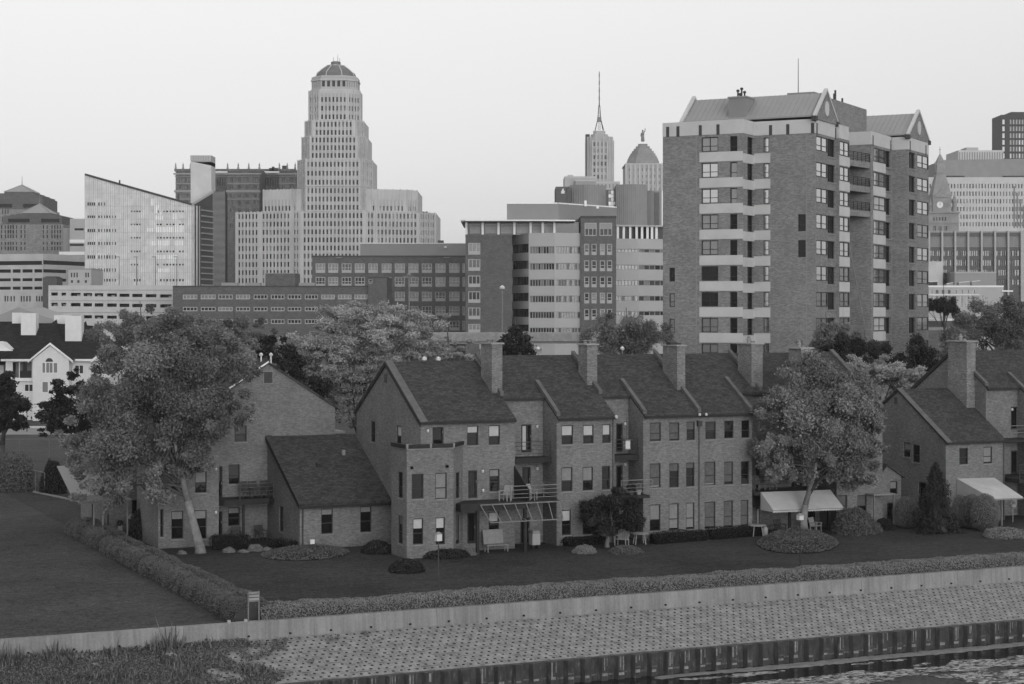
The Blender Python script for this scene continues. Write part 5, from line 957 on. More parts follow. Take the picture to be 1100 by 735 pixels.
pr_ = [(g1 + .02, 0), (g2, 15), (g2, 40), (g1 + .02, 40)]; m = MB(); m.prism(pr_, 0, 0, DGL, zt=[zr_, zr3, zr3 + 2, zr_ + 2]); oS = GB.part('side_wall', m); PS, LS = edge(pr_, 0); m = MB(); z = 2.0
while z < zr_ - .5: obox(m, PS, LS * .42, LS * .99, -.5, -.02, z, z + .35, SPAN); z += 1.75
obox(m, PS, 0, LS * .12, -.06, -.004, 0, zr_ - .2, CURT); obox(m, PS, LS * .2, LS * .26, -.06, -.004, 0, zr_ - .2, CURT); obox(m, PS, LS * .34, LS * .38, -.06, -.004, 0, zr_ - .2, FRMW); GB.part('louvres', m, oS)
for i in range(6): m = MB(); z = B.Z(0, 3, 228 + i * 13.6); obox(m, PS, .4, .95, -.3, -.07, z, z + .55, LAMPW); GB.part('wall_lamp', m, oS)
m = MB(); m.bar((g1, -.1, zr_), (g2, 14.9, zr3), .7, .7, FRMW); GB.part('roof_edge', m, oS)
tz = 20; a, b = B.S(204.8, tz), B.S(227, tz); zt3 = B.Z(0, tz, 167); m = MB(); m.box(a, b, tz, tz + 8, 0, B.Z(0, tz, 174), PALECON); m.ext([(a, tz, B.Z(0, tz, 173.4)), (b, tz, B.Z(0, tz, 178)), (b, tz, zt3), (a, tz, zt3)], (0, 8, 0), PRECAST)
GB.part('slab_tower', m); m = MB()
for k in range(9): x = a + (b - a) * k / 8; m.box(x - .06, x + .06, tz - .08, tz - .003, B.Z(0, tz, 172.6), zt3, SPAN)
m.box(a, b, tz - .1, tz - .004, B.Z(0, tz, 173.2), B.Z(0, tz, 172.8), SPAN); GB.part('tower_screen', m); finish(GB)
# ---- old dark brick hotel behind
B = Frame(250, 860, 0); HB = Thing('old_hotel', 'old dark brick block with ornate arcaded wings behind the slab tower', 'building', B, (0, 0, 0))
zt_ = B.Z(0, 0, 181.5); bk = 22
def hwing(p0, p1, front=True):
    t0 = 0 if front else bk; s0, s1 = B.S(p0, t0), B.S(p1, t0); hs = []
    if front:
        n = max(1, round((p1 - p0) / 9.5))
        for k in range(n):
            c = p0 + (p1 - p0) * (k + .5) / n
            for (y0, y1) in ((191, 195.2), (199, 203), (209, 212), (215.5, 219.5), (224, 228), (232, 236), (240, 244)):
                for dx in (-1.7, .2): hs.append(B.R(c + dx, c + dx + 1.4, y0, y1, t0))
    else:
        for k in range(int((p1 - p0) / 2.6)):
            a = p0 + 1 + k * 2.6; hs.append(B.R(a, a + 1.5, 191.5, 200, t0)); hs += [B.R(a, a + 1.2, y, y + 4, t0) for y in (206, 214, 222)]
    m = MB(); shell(m, rect(s0, s1, t0, 45), 0, zt_, BRS, {0: [(h[0] - s0, h[1] - s0, h[2], h[3]) for h in hs]}, .5); o = HB.part('wing' if front else 'court_wall', m); P_ = PW((s0, t0), (1, 0), (0, 1))
    for h in hs: pane(HB, P_, (h[0] - s0, h[1] - s0, h[2], h[3]), .45, [(BLL, .25), (BLM, .25), (DGL, .5)] if front else [(GLD, .8), (DGL, .2)], None, .1, 0, 0, 0, o)
    m = MB()
    for y, h_, pr2, ma in ((183, 1.2, .5, BRS), (187, .7, .9, SPAN), (189.4, .3, .4, SPAN), (197.2, .3, .15, SPAN), (205.5, .9, .6, SPAN), (207.3, .3, .3, SPAN), (214, .35, .2, SPAN)):
        if not front and y > 190: continue
        m.box(s0 - pr2, s1 + pr2, t0 - pr2, t0 - .003, B.Z(0, t0, y) - h_ / 2, B.Z(0, t0, y) + h_ / 2, ma)
    HB.part('cornice', m, o)
    if front:
        m = MB(); n = max(2, round((p1 - p0) / 10) + 1)
        for k in range(n): x = s0 + (s1 - s0) * k / (n - 1); m.lathe(x, .4, [(.5, zt_), (.5, zt_ + .7), (.25, zt_ + 1.0), (.4, zt_ + 1.6), (.02, zt_ + 3)], SPAN, 8)
        HB.part('finials', m, o)
for a, b, f in ((188.6, 204.5, 1), (244.4, 278.5, 1), (300, 317, 1), (227, 244.4, 0), (278.5, 300, 0), (204.5, 227, 0)): hwing(a, b, f)
m = MB(); m.box(B.S(227, bk - 8), B.S(244.3, bk - 8), bk - 8, bk - .3, 0, B.Z(0, bk, 206), DARKWALL); HB.part('court_shade', m)  # near-black box paints in the deep shade of the court
m = MB()
for a, b, y in ((289, 298, 180.5), (303, 307, 178), (292, 294, 179)): m.box(B.S(a, 12), B.S(b, 12), 12, 16, zt_, B.Z(0, 12, y), TRIM2)
HB.part('roof_plant', m); finish(HB)
# ---- art-deco city hall
B = Frame(357.5, 750, 0); CH = Thing('city_hall_tower', 'pale art deco stone skyscraper with stepped shoulders and dark domed crown', 'skyscraper', B, (0, 0, 0))
cz = lambda y: B.Z(0, 0, y)
def stage(poly, z0, z1, front, sp=1.52, ww=.74, rh=3.28, rw=1.95, zoff=.2, name='stage', fin=.3, skip_to=None, ztop_gap=.12, cap=SPAN):
    hol = {}; m = MB(); n = len(poly); pil = MB()
    for ei in front:
        P_, L_ = edge(poly, ei); nc = max(1, int((L_ - .6) / sp)); o_ = (L_ - nc * sp) / 2; hol[ei] = []; nr = max(1, round((z1 - z0 - (ztop_gap if ztop_gap > 1 else 0)) / 3.28)); rh = (z1 - z0 - (ztop_gap if ztop_gap > 1 else 0)) / nr; zst = z0 + .55
        for c in range(nc):
            a = o_ + c * sp + (sp - ww) / 2; z = zst
            while z + rw < z1 - ztop_gap + .05:
                if z >= (skip_to or -1): hol[ei].append((a, a + ww, z, z + rw))
                z += rh
        for c in range(nc):      # darker spandrels between the windows of a column
            a = o_ + c * sp + (sp - ww) / 2; zz = sorted(h[2] for h in hol[ei] if abs(h[0] - a) < .01)
            for q_ in zz: obox(pil, P_, a + .02, a + ww - .02, -.06, -.003, q_ + rw + .05, min(q_ + rh - .05, z1 - .02), STONE2) if q_ + rw + .1 < z1 else None
        for c in range(nc + 1):
            a = o_ + c * sp; w_ = .16 if c % 2 else .3; obox(pil, P_, a - w_, a + w_, -.12 if c % 2 else -.22, -.003, max(z0, skip_to or 0), z1 + (fin if not c % 2 else .2), STONE)
    shell(m, poly, z0, z1, STONE, hol, .6, GRAVEL); o = CH.part(name, m); tag(CH.part('piers', pil, o), kind='stuff')
    for ei in front:
        P_, L_ = edge(poly, ei)
        for h in hol[ei]: pane(CH, P_, h, .5, [(DGL, .22), (GLD, .55), (BLL, .18), (BLM, .05)], None, .1, 0, 0, 0, o)
    return o
u = .375
stage([(-11, 0), (11, 0), (15.4, 9), (15.4, 34), (-15.2, 34), (-15.2, 9)], cz(200), cz(171), (0, 1, 5), name='tower_stage')
stage([(-9.5, 1), (9.8, 1), (13.3, 9), (13.3, 33), (-13.6, 33), (-13.6, 9)], cz(171) + .01, cz(146), (0, 1, 5), name='tower_stage')
stage([(-8.5, 2), (8.8, 2), (12, 9), (12, 32), (-12.4, 32), (-12.4, 9)], cz(146) + .01, cz(128.5), (0, 1, 5), name='tower_stage')
def octo(cx_, cy_, r, k=.55): return [(cx_ - r * k, cy_ - r), (cx_ + r * k, cy_ - r), (cx_ + r, cy_ - r * k), (cx_ + r, cy_ + r * k), (cx_ + r * k, cy_ + r), (cx_ - r * k, cy_ + r), (cx_ - r, cy_ + r * k), (cx_ - r, cy_ - r * k)]
stage(octo(-.2, 15, 10.5), cz(128.5) + .01, cz(95.5), (0, 1, 7), rh=3.4, ztop_gap=1.8, name='tower_stage')
stage([(-13, .6), (13, .6), (17, 3), (34, 7.5), (41, 16), (41, 62), (-40.6, 62), (-40.6, 9), (-30, 6), (-17, 3)], 0, cz(227), (0, 1, 2, 3, 8, 9, 7), name='base_wing', skip_to=12)
stage([(-15, 4.5), (15, 4.5), (17, 6), (29, 9), (33.4, 15), (33.4, 55), (-29.6, 55), (-29.6, 10), (-17, 6)], cz(227) + .02, cz(202.5), (1, 2, 3, 7, 8), name='upper_wing', ztop_gap=4.5)
stage([(-11, .4), (11, .4), (15.6, 9.6), (15.6, 34), (-15.4, 34), (-15.4, 9.6)], cz(227) + .03, cz(200) - .01, (0, 1, 5), name='tower_stage')
zr0, zr1 = cz(95.5), cz(80); m = MB(); po = octo(-.2, 15, 9.4); hol = {}
for ei in (0, 1, 7): P_, L_ = edge(po, ei); hol[ei] = [(a * L_ / 5 + .45, a * L_ / 5 + L_ / 5 - .45, zr0 + 1.6, zr0 + 4) for a in range(5)]
shell(m, po, zr0 + .01, zr1, STONE2, hol, .6, STONE); cr = CH.part('crown_ring', m)
for ei in (0, 1, 7):
    for h in hol[ei]: pane(CH, edge(po, ei)[0], h, .5, [(GLD, 1)], None, .1, 0, 0, 0, cr)
for y, r in ((95.5, 9.9), (84.5, 9.7), (80.5, 8.6)): m = MB(); m.prism(octo(-.2, 15, r), cz(y) + .02, cz(y) + .6, STONE); CH.part('crown_ledge', m, cr)
m = MB(); k8 = math.cos(math.pi / 8); m.lathe(-.2, 15, [(8.5, zr1 + .1), (8.3, cz(77)), (7.9, cz(74.5)), (5.6, cz(69.5)), (3.6, cz(65.8)), (3.6, cz(65.2)), (2.0, cz(65)), (2.0, cz(61.5)), (1.2, cz(60.8))], DOME, 16, math.pi / 8)
dm = CH.part('dome', m); m = MB()
for k in range(8):
    a = k * math.pi / 4 + math.pi / 8
    for (r0, z0), (r1, z1) in (((8.6, zr1 + .1), (8.0, cz(74.5))), ((8.0, cz(74.5)), (5.7, cz(69.5))), ((5.7, cz(69.5)), (3.7, cz(65.8)))): m.bar((-.2 + r0 * math.cos(a), 15 + r0 * math.sin(a), z0), (-.2 + r1 * math.cos(a), 15 + r1 * math.sin(a), z1), .3, .3, STONE)
m.lathe(-.2, 15, [(3.9, cz(66.3)), (3.9, cz(65.4)), (3.2, cz(65))], STONE, 8); CH.part('dome_ribs', m, dm); m = MB()
for dx, hh in ((-1.2, 2), (.6, 3), (1.4, 1.5)): m.tube([(dx, 15, cz(61)), (dx, 15, cz(61) + hh)], [.12, .06], GALV, 5)
CH.part('finial', m, dm)
for px in (402, 430, 456, 473): m = MB(); x = B.S(px, 25); zz = cz(203 if px < 448 else 227 if px < 468 else 259); m.box(x - 1, x + 1.4, 25, 27, zz - (0 if px < 468 else 60), zz + 1.2, TRIM2); CH.part('roof_unit', m)
finish(CH)
# ---- art deco tower with mast, domed tower with statue, curved concrete building
B = Frame(644.5, 1000, 0); ET = Thing('spired_tower', 'slim pale stone tower carrying a tall lattice mast', 'skyscraper', B, (0, 0, 0)); po = octo(0, 8, B.S(659, 0) - B.S(644.5, 0)); z0, z1 = 0, B.Z(0, 0, 146.5); hol = {}
for ei in (0, 1, 7):
    P_, L_ = edge(po, ei); hol[ei] = [(a * L_ / 4 + L_ / 16, a * L_ / 4 + L_ * 3 / 16, z, z + 2.1) for a in range(4) for z in [B.Z(0, 0, y) for y in range(157, 212, 7)]]
m = MB(); shell(m, po, z0, z1, STONE2, hol, .7); ew = ET.part('wall', m)
for ei in (0, 1, 7):
    P_, L_ = edge(po, ei)
    for h in hol[ei]: pane(ET, P_, h, .6, [(DGL, .6), (GLD, .4)], None, .1, 0, 0, 0, ew)
    for a in range(5): m = MB(); obox(m, P_, a * L_ / 4 - .35, a * L_ / 4 + .35, -.5, -.003, B.Z(0, 0, 200), z1 - 2 + 2 * (a % 2), STONE); ET.part('pier', m, ew)
m = MB(); x0, x1 = B.S(629.6, -3), B.S(634, -3); m.box(x0, x1, 3, 8, 0, z1 + 1.4, DARKWALL); ET.part('stair_shaft', m)
m = MB(); m.prism(octo(0, 8, 4.6), z1, B.Z(0, 0, 143.5), STONE2); m.prism(octo(0, 8, 3.2), B.Z(0, 0, 143.4), B.Z(0, 0, 139.5), STONE2); cp = ET.part('crown', m); m = MB(); zm0, zm1, zm2 = B.Z(0, 8, 140), B.Z(0, 8, 114), B.Z(0, 8, 77)
for sx_, sy_ in ((-1, -1), (1, -1), (1, 1), (-1, 1)): m.tube([(sx_ * 2.2, 8 + sy_ * 2.2, zm0), (sx_ * .8, 8 + sy_ * .8, zm0 + 6), (sx_ * .35, 8 + sy_ * .35, zm1)], [.22, .2, .16], TRIM2, 5)
for i in range(12): z = zm0 + (zm1 - zm0) * i / 12; r = .9 - .04 * i; m.bar((-r, 8 - r, z), (r, 8 - r, z + 1), .14, .14, TRIM2); m.bar((r, 8 - r, z), (-r, 8 - r, z + 1), .14, .14, TRIM2)
m.box(-1.1, 1.1, 7, 9, zm0 + 4.6, zm0 + 7, GALV); m.tube([(0, 8, zm1 - .3), (0, 8, zm2)], [.3, .2], TRIM2, 6)
for i in range(9): z = zm1 + (zm2 - zm1) * i / 9; m.box(-.5, .5, 7.8, 8.2, z, z + .25, WHITE if i % 2 else TRIM2)
ET.part('mast', m, cp); P_, h_, zz, s0, s1, o = block(ET, B, 606.5, 640, 189.5, -6, 20, STONE2, (), .4, name='podium', para=(.8, STONE)); block(ET, B, 610, 616, 188, -5, 6, STONE, name='roof_block'); block(ET, B, 618, 640, 193.5, -9, 5, SPAN, name='podium', para=(.6, STONE)); P_, h_, zz, s0, s1, o = block(ET, B, 640, 666, 195, -9, 20, STONE2, [B.R(a, a + 1.6, 198, 202, -9) for a in range(642, 664, 4)], .4, name='podium', para=(.8, STONE))
for h in h_: pane(ET, P_, h, .35, [(DGL, 1)], None, .1, 0, 0, 0, o)
finish(ET)
B = Frame(692.5, 1020, 0); LT = Thing('statue_tower', 'pale stone tower whose stepped dome carries a standing statue', 'skyscraper', B, (0, 0, 0)); hw = B.S(711, 0); tz_ = B.Z(0, 0, 177)
hs = [B.R(a, a + 1.7, y, y + 3, 0) for y in (181, 188, 195, 202, 209) for a in (675.5, 681, 685.2, 689.4, 693.6, 697.8, 702, 707.5)]; s0 = B.S(672.6, 0)
m = MB(); shell(m, rect(s0, hw, 0, 30), 0, tz_, STONE2, {0: [(h[0] - s0, h[1] - s0, h[2], h[3]) for h in hs]}, .6); o = LT.part('wall', m); P_ = PW((s0, 0), (1, 0), (0, 1))
for h in hs: pane(LT, P_, (h[0] - s0, h[1] - s0, h[2], h[3]), .5, [(DGL, 1)], None, .1, 0, 0, 0, o)
m = MB(); m.box(s0 - .5, hw + .5, -.5, 30.5, tz_, tz_ + .7, STONE)
for k in range(9): x = s0 + (hw - s0) * k / 8; m.box(x - .5, x + .5, -.6, -.003, B.Z(0, 0, 205), tz_ - .01, STONE)
LT.part('cornice', m, o); m = MB(); mc = (s0 + hw) / 2 + .3
for k in range(9):
    f = k / 9; r = 8.9 * (1 - .86 * f ** 1.6); za = B.Z(0, 0, 176.5 - 12 * 0) if False else B.Z(0, 0, 176.5 - 24 * f); zb = B.Z(0, 0, 176.5 - 24 * (k + 1) / 9); m.prism(octo(mc, 14, r, .5), za + .002, zb, STONE3, STONE2)
dm = LT.part('stepped_dome', m); m = MB(); zq = B.Z(0, 14, 152.2)
sk = [(.55, 0), (.8, .5), (.75, 2), (.55, 3.4), (.75, 4.6), (.5, 5.4), (.25, 5.6), (.42, 6.1), (.3, 6.7), (.02, 7)]; m.lathe(mc, 14, [(r * 1.25, zq + z * .95) for r, z in sk], GALV, 10); m.tube([(mc + .6, 14, zq + 4.9), (mc + 1.3, 14, zq + 6.1), (mc + 1.3, 14, zq + 7.4)], [.3, .22, .2], GALV, 6); m.tube([(mc - .7, 14, zq + 4.7), (mc - 1.1, 14, zq + 3.4), (mc - .8, 14, zq + 2.6)], [.3, .24, .2], GALV, 6); LT.part('statue', m, dm); finish(LT)
B = Frame(650, 620, 0); CB = Thing('curved_building', 'windowless ribbed concrete building with bulging curved walls above the office', 'building', B, (0, 0, 0))
def bulge(p0, p1, ytop, t0, bul, ma, name):
    s0, s1 = B.S(p0, t0), B.S(p1, t0); n = 8; pts = []
    for k in range(n + 1): f = k / n; pts.append((s0 + (s1 - s0) * f, t0 - bul * math.sin(math.pi * f)))
    m = MB(); m.prism(pts + [(s1, t0 + 20), (s0, t0 + 20)], 0, B.Z(0, t0, ytop), ma, GRAVEL)
    for k in range(n * 2): f = k / (n * 2) + .01; x = s0 + (s1 - s0) * f; i = min(n - 1, int(f * n)); g = f * n - i; y = pts[i][1] + (pts[i + 1][1] - pts[i][1]) * g; m.box(x - .07, x + .07, y - .09, y - .01, 10, B.Z(0, t0, ytop) - .2, SPAN)
    return CB.part(name, m)
bulge(612, 651, 199.2, 2, 4, PANELD, 'curved_wall'); bulge(662, 695, 198.6, -1, 3, PANELD, 'curved_wall'); bulge(695, 710, 205, 4, 1, PANELD, 'curved_wall')
m = MB(); a, b = B.S(597, 0), B.S(611.5, 0); m.box(a, b, 0, 18, 0, B.Z(0, 0, 200.6), BRO); m.box(b - .8, b + .5, -.3, -.003, 0, B.Z(0, 0, 201.5), GLD); tb_ = CB.part('brick_block', m); m = MB(); x = B.S(604.6, -.1); z = B.Z(0, 0, 205.8); 
m.ext([(x - .55, -.12, z - .7), (x + .5, -.12, z - .7), (x + .7, -.12, z + .1), (x + .3, -.12, z + .4), (x + .35, -.12, z + .9), (x - .15, -.12, z + .9), (x - .3, -.12, z + .3), (x - .6, -.12, z)], (0, .1, 0), LAMPW); CB.part('wall_emblem', m, tb_)
m = MB(); a, b = B.S(650.8, 5), B.S(662.5, 5); m.box(a, b, 5, 18, 0, B.Z(0, 5, 204), GLD); x0, x1 = B.S(653.5, 4.9), B.S(661.8, 4.9)
for k in range(3):
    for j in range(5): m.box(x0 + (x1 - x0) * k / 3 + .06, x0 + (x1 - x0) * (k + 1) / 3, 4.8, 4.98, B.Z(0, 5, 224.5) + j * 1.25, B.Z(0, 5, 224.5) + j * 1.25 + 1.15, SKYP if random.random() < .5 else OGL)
CB.part('glass_slot', m); m = MB(); a, b = B.S(703.6, 2.6), B.S(708, 2.6); m.box(a, b, 2.4, 3, 8, B.Z(0, 3, 207), GLD); CB.part('dark_slot', m)
# ---- right-hand group
B = Frame(1050, 900, 0); FB = Thing('federal_building', 'broad pale office slab with rows of tiny windows and a sloped plain attic', 'office building', B, (0, 0, 0)); hs = []
for r, (y0, y1) in enumerate([(197.6, 202.4), (205.8, 210.6), (214, 218.6), (222.4, 227), (230.6, 235.2), (238.8, 243.2)]):
    for k in range(34):
        a = 998.5 + 3.28 * k
        if a + 1.6 > 1108: break
        hs.append(B.R(a, a + 1.5, y0, y1))
P_, h_, z_, s0, s1, o = block(FB, B, 994, 1112, 190.5, 0, 60, PALECON, hs, .8)
for h in h_: pane(FB, P_, h, .7, [(GLD, .4), (DGL, .6)], None, .1, 0, 0, 0, o)
m = MB(); a, b = B.S(1016, 1), B.S(1112, 1); zA = B.Z(0, 1, 189.3); m.hexa([(a, 3, z_), (b, 3, z_), (b, 60, z_), (a, 60, z_), (a, 5, B.Z(0, 5, 172)), (b, 5, B.Z(0, 5, 170.5)), (b, 58, B.Z(0, 5, 170.5)), (a, 58, B.Z(0, 5, 172))], PANELD); at = FB.part('attic', m); m = MB()
for p, q_ in ((1017, 1036), (1078, 1100)): m.box(B.S(p, 2), B.S(q_, 2), 1.5, 2.9, z_ + .4, z_ + .85, TRIM2)
FB.part('ledge', m, at); m = MB(); zz = B.Z(0, 0, 245)
for k in range(5): x = B.S(1089.5 + 3.3 * k, 0); m.box(x - .28, x + .28, -.1, -.003, zz, B.Z(0, 0, 200 + (k * 7) % 23), GLD)
FB.part('window_slots', m); finish(FB)
B = Frame(1052, 1060, 0); SP = Thing('striped_penthouse_block', 'pale vertically striped block rising behind the broad office slab', 'building', B, (0, 0, 0)); P_, h_, z_, s0, s1, o = block(SP, B, 1029.5, 1078, 161.5, 0, 30, PALECON, ()); m = MB()
for k in range(18): x = s0 + (s1 - s0) * (k + .3) / 18; m.box(x, x + .6, -.15, -.003, B.Z(0, 0, 174), B.Z(0, 0, 163.5), PANEL)
SP.part('stripes', m, o); block(SP, B, 1038, 1051, 158.5, 6, 20, PRECAST, name='roof_block')
B = Frame(1090, 1120, 0); DT = Thing('dark_tower', 'dark brown tower with white window columns at the right edge', 'skyscraper', B, (0, 0, 0)); rows = [(128.5, 133.6), (135.8, 141), (143.2, 148.4), (150.4, 155.6), (157.6, 162.8), (165, 170)]
hs = [B.R(a, a + 2.0, c, d) for c, d in rows for a in (1084.8, 1088, 1091.2, 1094.4, 1097.6, 1100.8, 1104)]; P_, h_, z_, s0, s1, o = block(DT, B, 1083, 1110, 122.6, 0, 30, DARKWALL, hs, .6, para=(1, DARKWALL))
for h in h_: pane(DT, P_, h, .5, [(BLH, .8), (WHITE, .2)], None, .1, 0, 0, 0, o)
hs = [B.R(1076.8, 1079.4, c, d, -2) for c, d in rows]; P_, h_, z_, s0, s1, o = block(DT, B, 1075.7, 1082.9, 123.4, -2, 20, DARKWALL, hs, .6, name='corner_bay')
for h in h_: pane(DT, P_, h, .5, [(WHITE, 1)], None, .1, 0, 0, 0, o)
block(DT, B, 1086, 1110, 120.4, 3, 25, DARKWALL, name='roof_block')
B = Frame(1013, 850, 0); CT = Thing('clock_tower', 'old stone clock tower with a steep spire and one pale round dial', 'clock tower', B, (0, 0, 0)); z = lambda y: B.Z(0, 0, y); xL, xR = B.S(997.5, 0), B.S(1030, 0)
ar = [B.R(1002.2 + 3.1 * k, 1003.9 + 3.1 * k, 233.4, 237.2) for k in range(5)] + [B.R(1002 + 6 * k, 1005.4 + 6 * k, 243, 248) for k in range(3)]
m = MB(); shell(m, rect(xL, xR, 0, 13.8), 0, z(229), STONE3, {0: [(h[0] - xL, h[1] - xL, h[2], h[3]) for h in ar]}, .8); o = CT.part('lower_stage', m); P_ = PW((xL, 0), (1, 0), (0, 1))
for h in ar: pane(CT, P_, (h[0] - xL, h[1] - xL, h[2], h[3]), .7, [(GLD, 1)], None, .1, 0, 0, 0, o)
m = MB(); m.box(xL - .6, xR + .6, -.6, 14.4, z(229), z(227.6), STONE3); m.box(xL - .2, xR + .2, -.3, -.003, z(240), z(239.3), STONE3); CT.part('cornice', m, o)
a, b = B.S(1002, .8), B.S(1022, .8); m = MB(); m.box(a, b, .8, 9.3, z(227.6), z(209.5), STONE3); m.ext([(a + .5, .79, z(212)), ((a + b) / 2 - .4, .79, z(203)), (b - 1.5, .79, z(212))], (0, -.4, 0), STONE3); ck = CT.part('clock_stage', m)
m = MB(); cxx, czz = B.S(1009.6, .7), z(220); n = 24; m.ext([(cxx + 1.45 * math.cos(k * 2 * math.pi / n), .79, czz + 1.45 * math.sin(k * 2 * math.pi / n)) for k in range(n)], (0, -.2, 0), LAMPW); m.bar((cxx, .55, czz), (cxx + .2, .55, czz + 1.1), .16, .05, TRIM2); m.bar((cxx, .54, czz), (cxx + .7, .54, czz - .2), .18, .05, TRIM2); CT.part('clock_dial', m, ck)
for px, yt in ((1000, 216), (1025.5, 212), (1019.5, 211)): m = MB(); x = B.S(px, 2); m.lathe(x, 2.2, [(1.0, z(228)), (1.0, z(yt + 5)), (1.25, z(yt + 4.6)), (.9, z(yt + 2)), (.02, z(yt - 5))], STONE3, 8); CT.part('corner_turret', m, ck)
m = MB(); mc = (a + b) / 2
def pyr(w0, z0, w1, z1): m.hexa([(mc - w0, 5 - w0, z0), (mc + w0, 5 - w0, z0), (mc + w0, 5 + w0, z0), (mc - w0, 5 + w0, z0), (mc - w1, 5 - w1, z1), (mc + w1, 5 - w1, z1), (mc + w1, 5 + w1, z1), (mc - w1, 5 + w1, z1)], STONE3)
pyr(4.4, z(209.5), 4.4, z(208.8)); pyr(4.2, z(208.8), 2.6, z(192)); pyr(2.5, z(192), 2.1, z(185.8)); pyr(2.3, z(185.8), 2.3, z(185)); pyr(2.1, z(185), 1.7, z(173.5)); pyr(1.8, z(173.5), .3, z(165)); sp_ = CT.part('spire', m); m = MB(); m.tube([(mc, 5, z(165.2)), (mc, 5, z(156.5))], [.16, .07], TRIM2, 5); m.lathe(mc, 5, [(.05, z(160.6)), (.4, z(160)), (.05, z(159.4))], TRIM2, 8); CT.part('finial', m, sp_)
for px, py in ((1005, 175.5), (1004.6, 189)): m = MB(); x = B.S(px, 4); m.lathe(x, 4, [(.1, z(py + 14)), (.35, z(py + 3)), (.7, z(py)), (.35, z(py - 2)), (.02, z(py - 2.6))], STONE3, 7); CT.part('pinnacle', m, sp_)
finish(CT)
B = Frame(1050, 700, 0); DG = Thing('pier_office', 'dark glass office divided by tall pale vertical piers', 'office building', B, (0, 0, 0)); ps = [998, 1012, 1026, 1040, 1054.4, 1068.8, 1083, 1099.4, 1113]; hs = []
for k in range(len(ps) - 1):
    a0_, a1_ = ps[k] + 1.2, ps[k + 1] - 1.2; hs.append(B.R(a0_, a1_, 254, 265.5))
    for (y0, y1) in ((269.5, 275), (279.5, 285.5), (290, 296), (300.5, 306)):
        for j in range(5): q_ = a0_ + (a1_ - a0_) * (j + .12) / 5; hs.append(B.R(q_, q_ + (a1_ - a0_) / 5 * .72, y0, y1))
P_, h_, z_, s0, s1, o = block(DG, B, 996, 1114, 248.5, 0, 50, mat('bronze_spandrel', .045, .5, .4, var=.1, vscale=.3), hs, .4, para=(.5, SPAN))
for h in h_: pane(DG, P_, h, .35, [(GLD, .5), (DGL, .5)] if h[1] - h[0] < 2 else [(PANEL, 1)], SPAN if h[1] - h[0] > 2 else None, .12, 5 if h[1] - h[0] > 2 else 0, 0, 0, o)
for p in ps: m = MB(); x = B.S(p, -.6); w_ = .32 if p < 1099 else 1.1; m.box(x - w_, x + w_, -1.1, -.003, 0, z_ + .1, PRECAST); DG.part('pier', m, o)
block(DG, B, 995, 1012.5, 281, -6, -1.2, PALECON, name='low_block'); block(DG, B, 1025.5, 1070, 292, -14, -1.2, SPAN, name='low_block', para=(.5, PRECAST)); finish(DG)
B = Frame(1030, 560, 0); NB = Thing('low_pale_building', 'low pale stone building with tall slot windows behind the right-hand trees', 'building', B, (0, 0, 0)); cs = [998.6 + 6.5 * k for k in range(8)]
hs = [B.R(a, a + 2.9, 311.6, 315.6) for a in cs] + [B.R(a, a + 2.6, 318.4, 330) for a in cs]; P_, h_, z_, s0, s1, o = block(NB, B, 993, 1078, 306.8, 0, 30, PRECAST, hs, .4, para=(.5, WHITE))
for h in h_: pane(NB, P_, h, .35, [(DGL, .5), (GLD, .5)], None, .1, 0, 0, 0, o)
m = MB(); a, b = B.S(993, -.2), B.S(1052, -.2); m.box(a, b, -.3, -.003, B.Z(0, 0, 317.4), B.Z(0, 0, 316.4), WHITE); m.box(B.S(1076, -.2), B.S(1088, -.2), -.5, 4, B.Z(0, 0, 313.5), B.Z(0, 0, 312), WHITE); NB.part('string_course', m, o)
for a, b, y in ((1017, 1024, 304.8), (1030, 1042, 303.5), (1044, 1053, 302.6), (999, 1007, 303)): m = MB(); x0, x1 = B.S(a, 6), B.S(b, 6); m.box(x0, x1, 6, 9, z_ - .6, B.Z(0, 6, y), SPAN if a > 1000 else DARKWALL); m.bar((x0, 6, B.Z(0, 6, y)), (x1, 6, B.Z(0, 6, y) + .3), .15, .15, WHITE); NB.part('roof_unit', m)
# ---- elevated road behind the townhouses
B = Frame(570, 330, 0); EL = Thing('elevated_road', 'grey concrete elevated road deck on columns passing behind the chimneys', 'viaduct', B, (0, 0, 0)); a, b = B.S(452, 0), B.S(742, 0); zt_, zm_, zb_ = B.Z(0, 0, 358), B.Z(0, 0, 366.5), B.Z(0, 0, 369.5)
m = MB(); m.box(a, b, 0, 16, zm_, zt_ - .9, CONC); m.box(a, b, -.25, .15, zm_ - .05, zt_, CONC); m.box(a, b, 16, 16.3, zm_, zt_, CONC); EL.part('deck', m); m = MB(); m.box(a, b, .6, 1.2, zb_, zm_ - .06, PALECON); m.box(a, b, 8, 8.6, zb_, zm_ - .06, PALECON); EL.part('girder', m)
for px in (464, 520, 578, 640, 700): m = MB(); x = B.S(px, 3); m.box(x - .6, x + .6, 1.5, 3, 0, zb_, PALECON); m.box(x - .6, x + .6, 11, 12.5, 0, zb_, PALECON); m.box(x - .8, x + .8, .5, 14, zb_ - .9, zb_ - .003, PALECON); EL.part('column', m)
B = Frame(1005, 300, 0); EB = Thing('brick_terrace_block', 'low brown brick block with pale coping right of the apartment tower', 'building', B, (0, 0, 0)); block(EB, B, 992, 1030, 351.5, 0, 12, BRO, para=(.5, SILL)); block(EB, B, 992, 1026, 342.2, 4, 14, BRO, name='upper_block', para=(.4, WHITE))
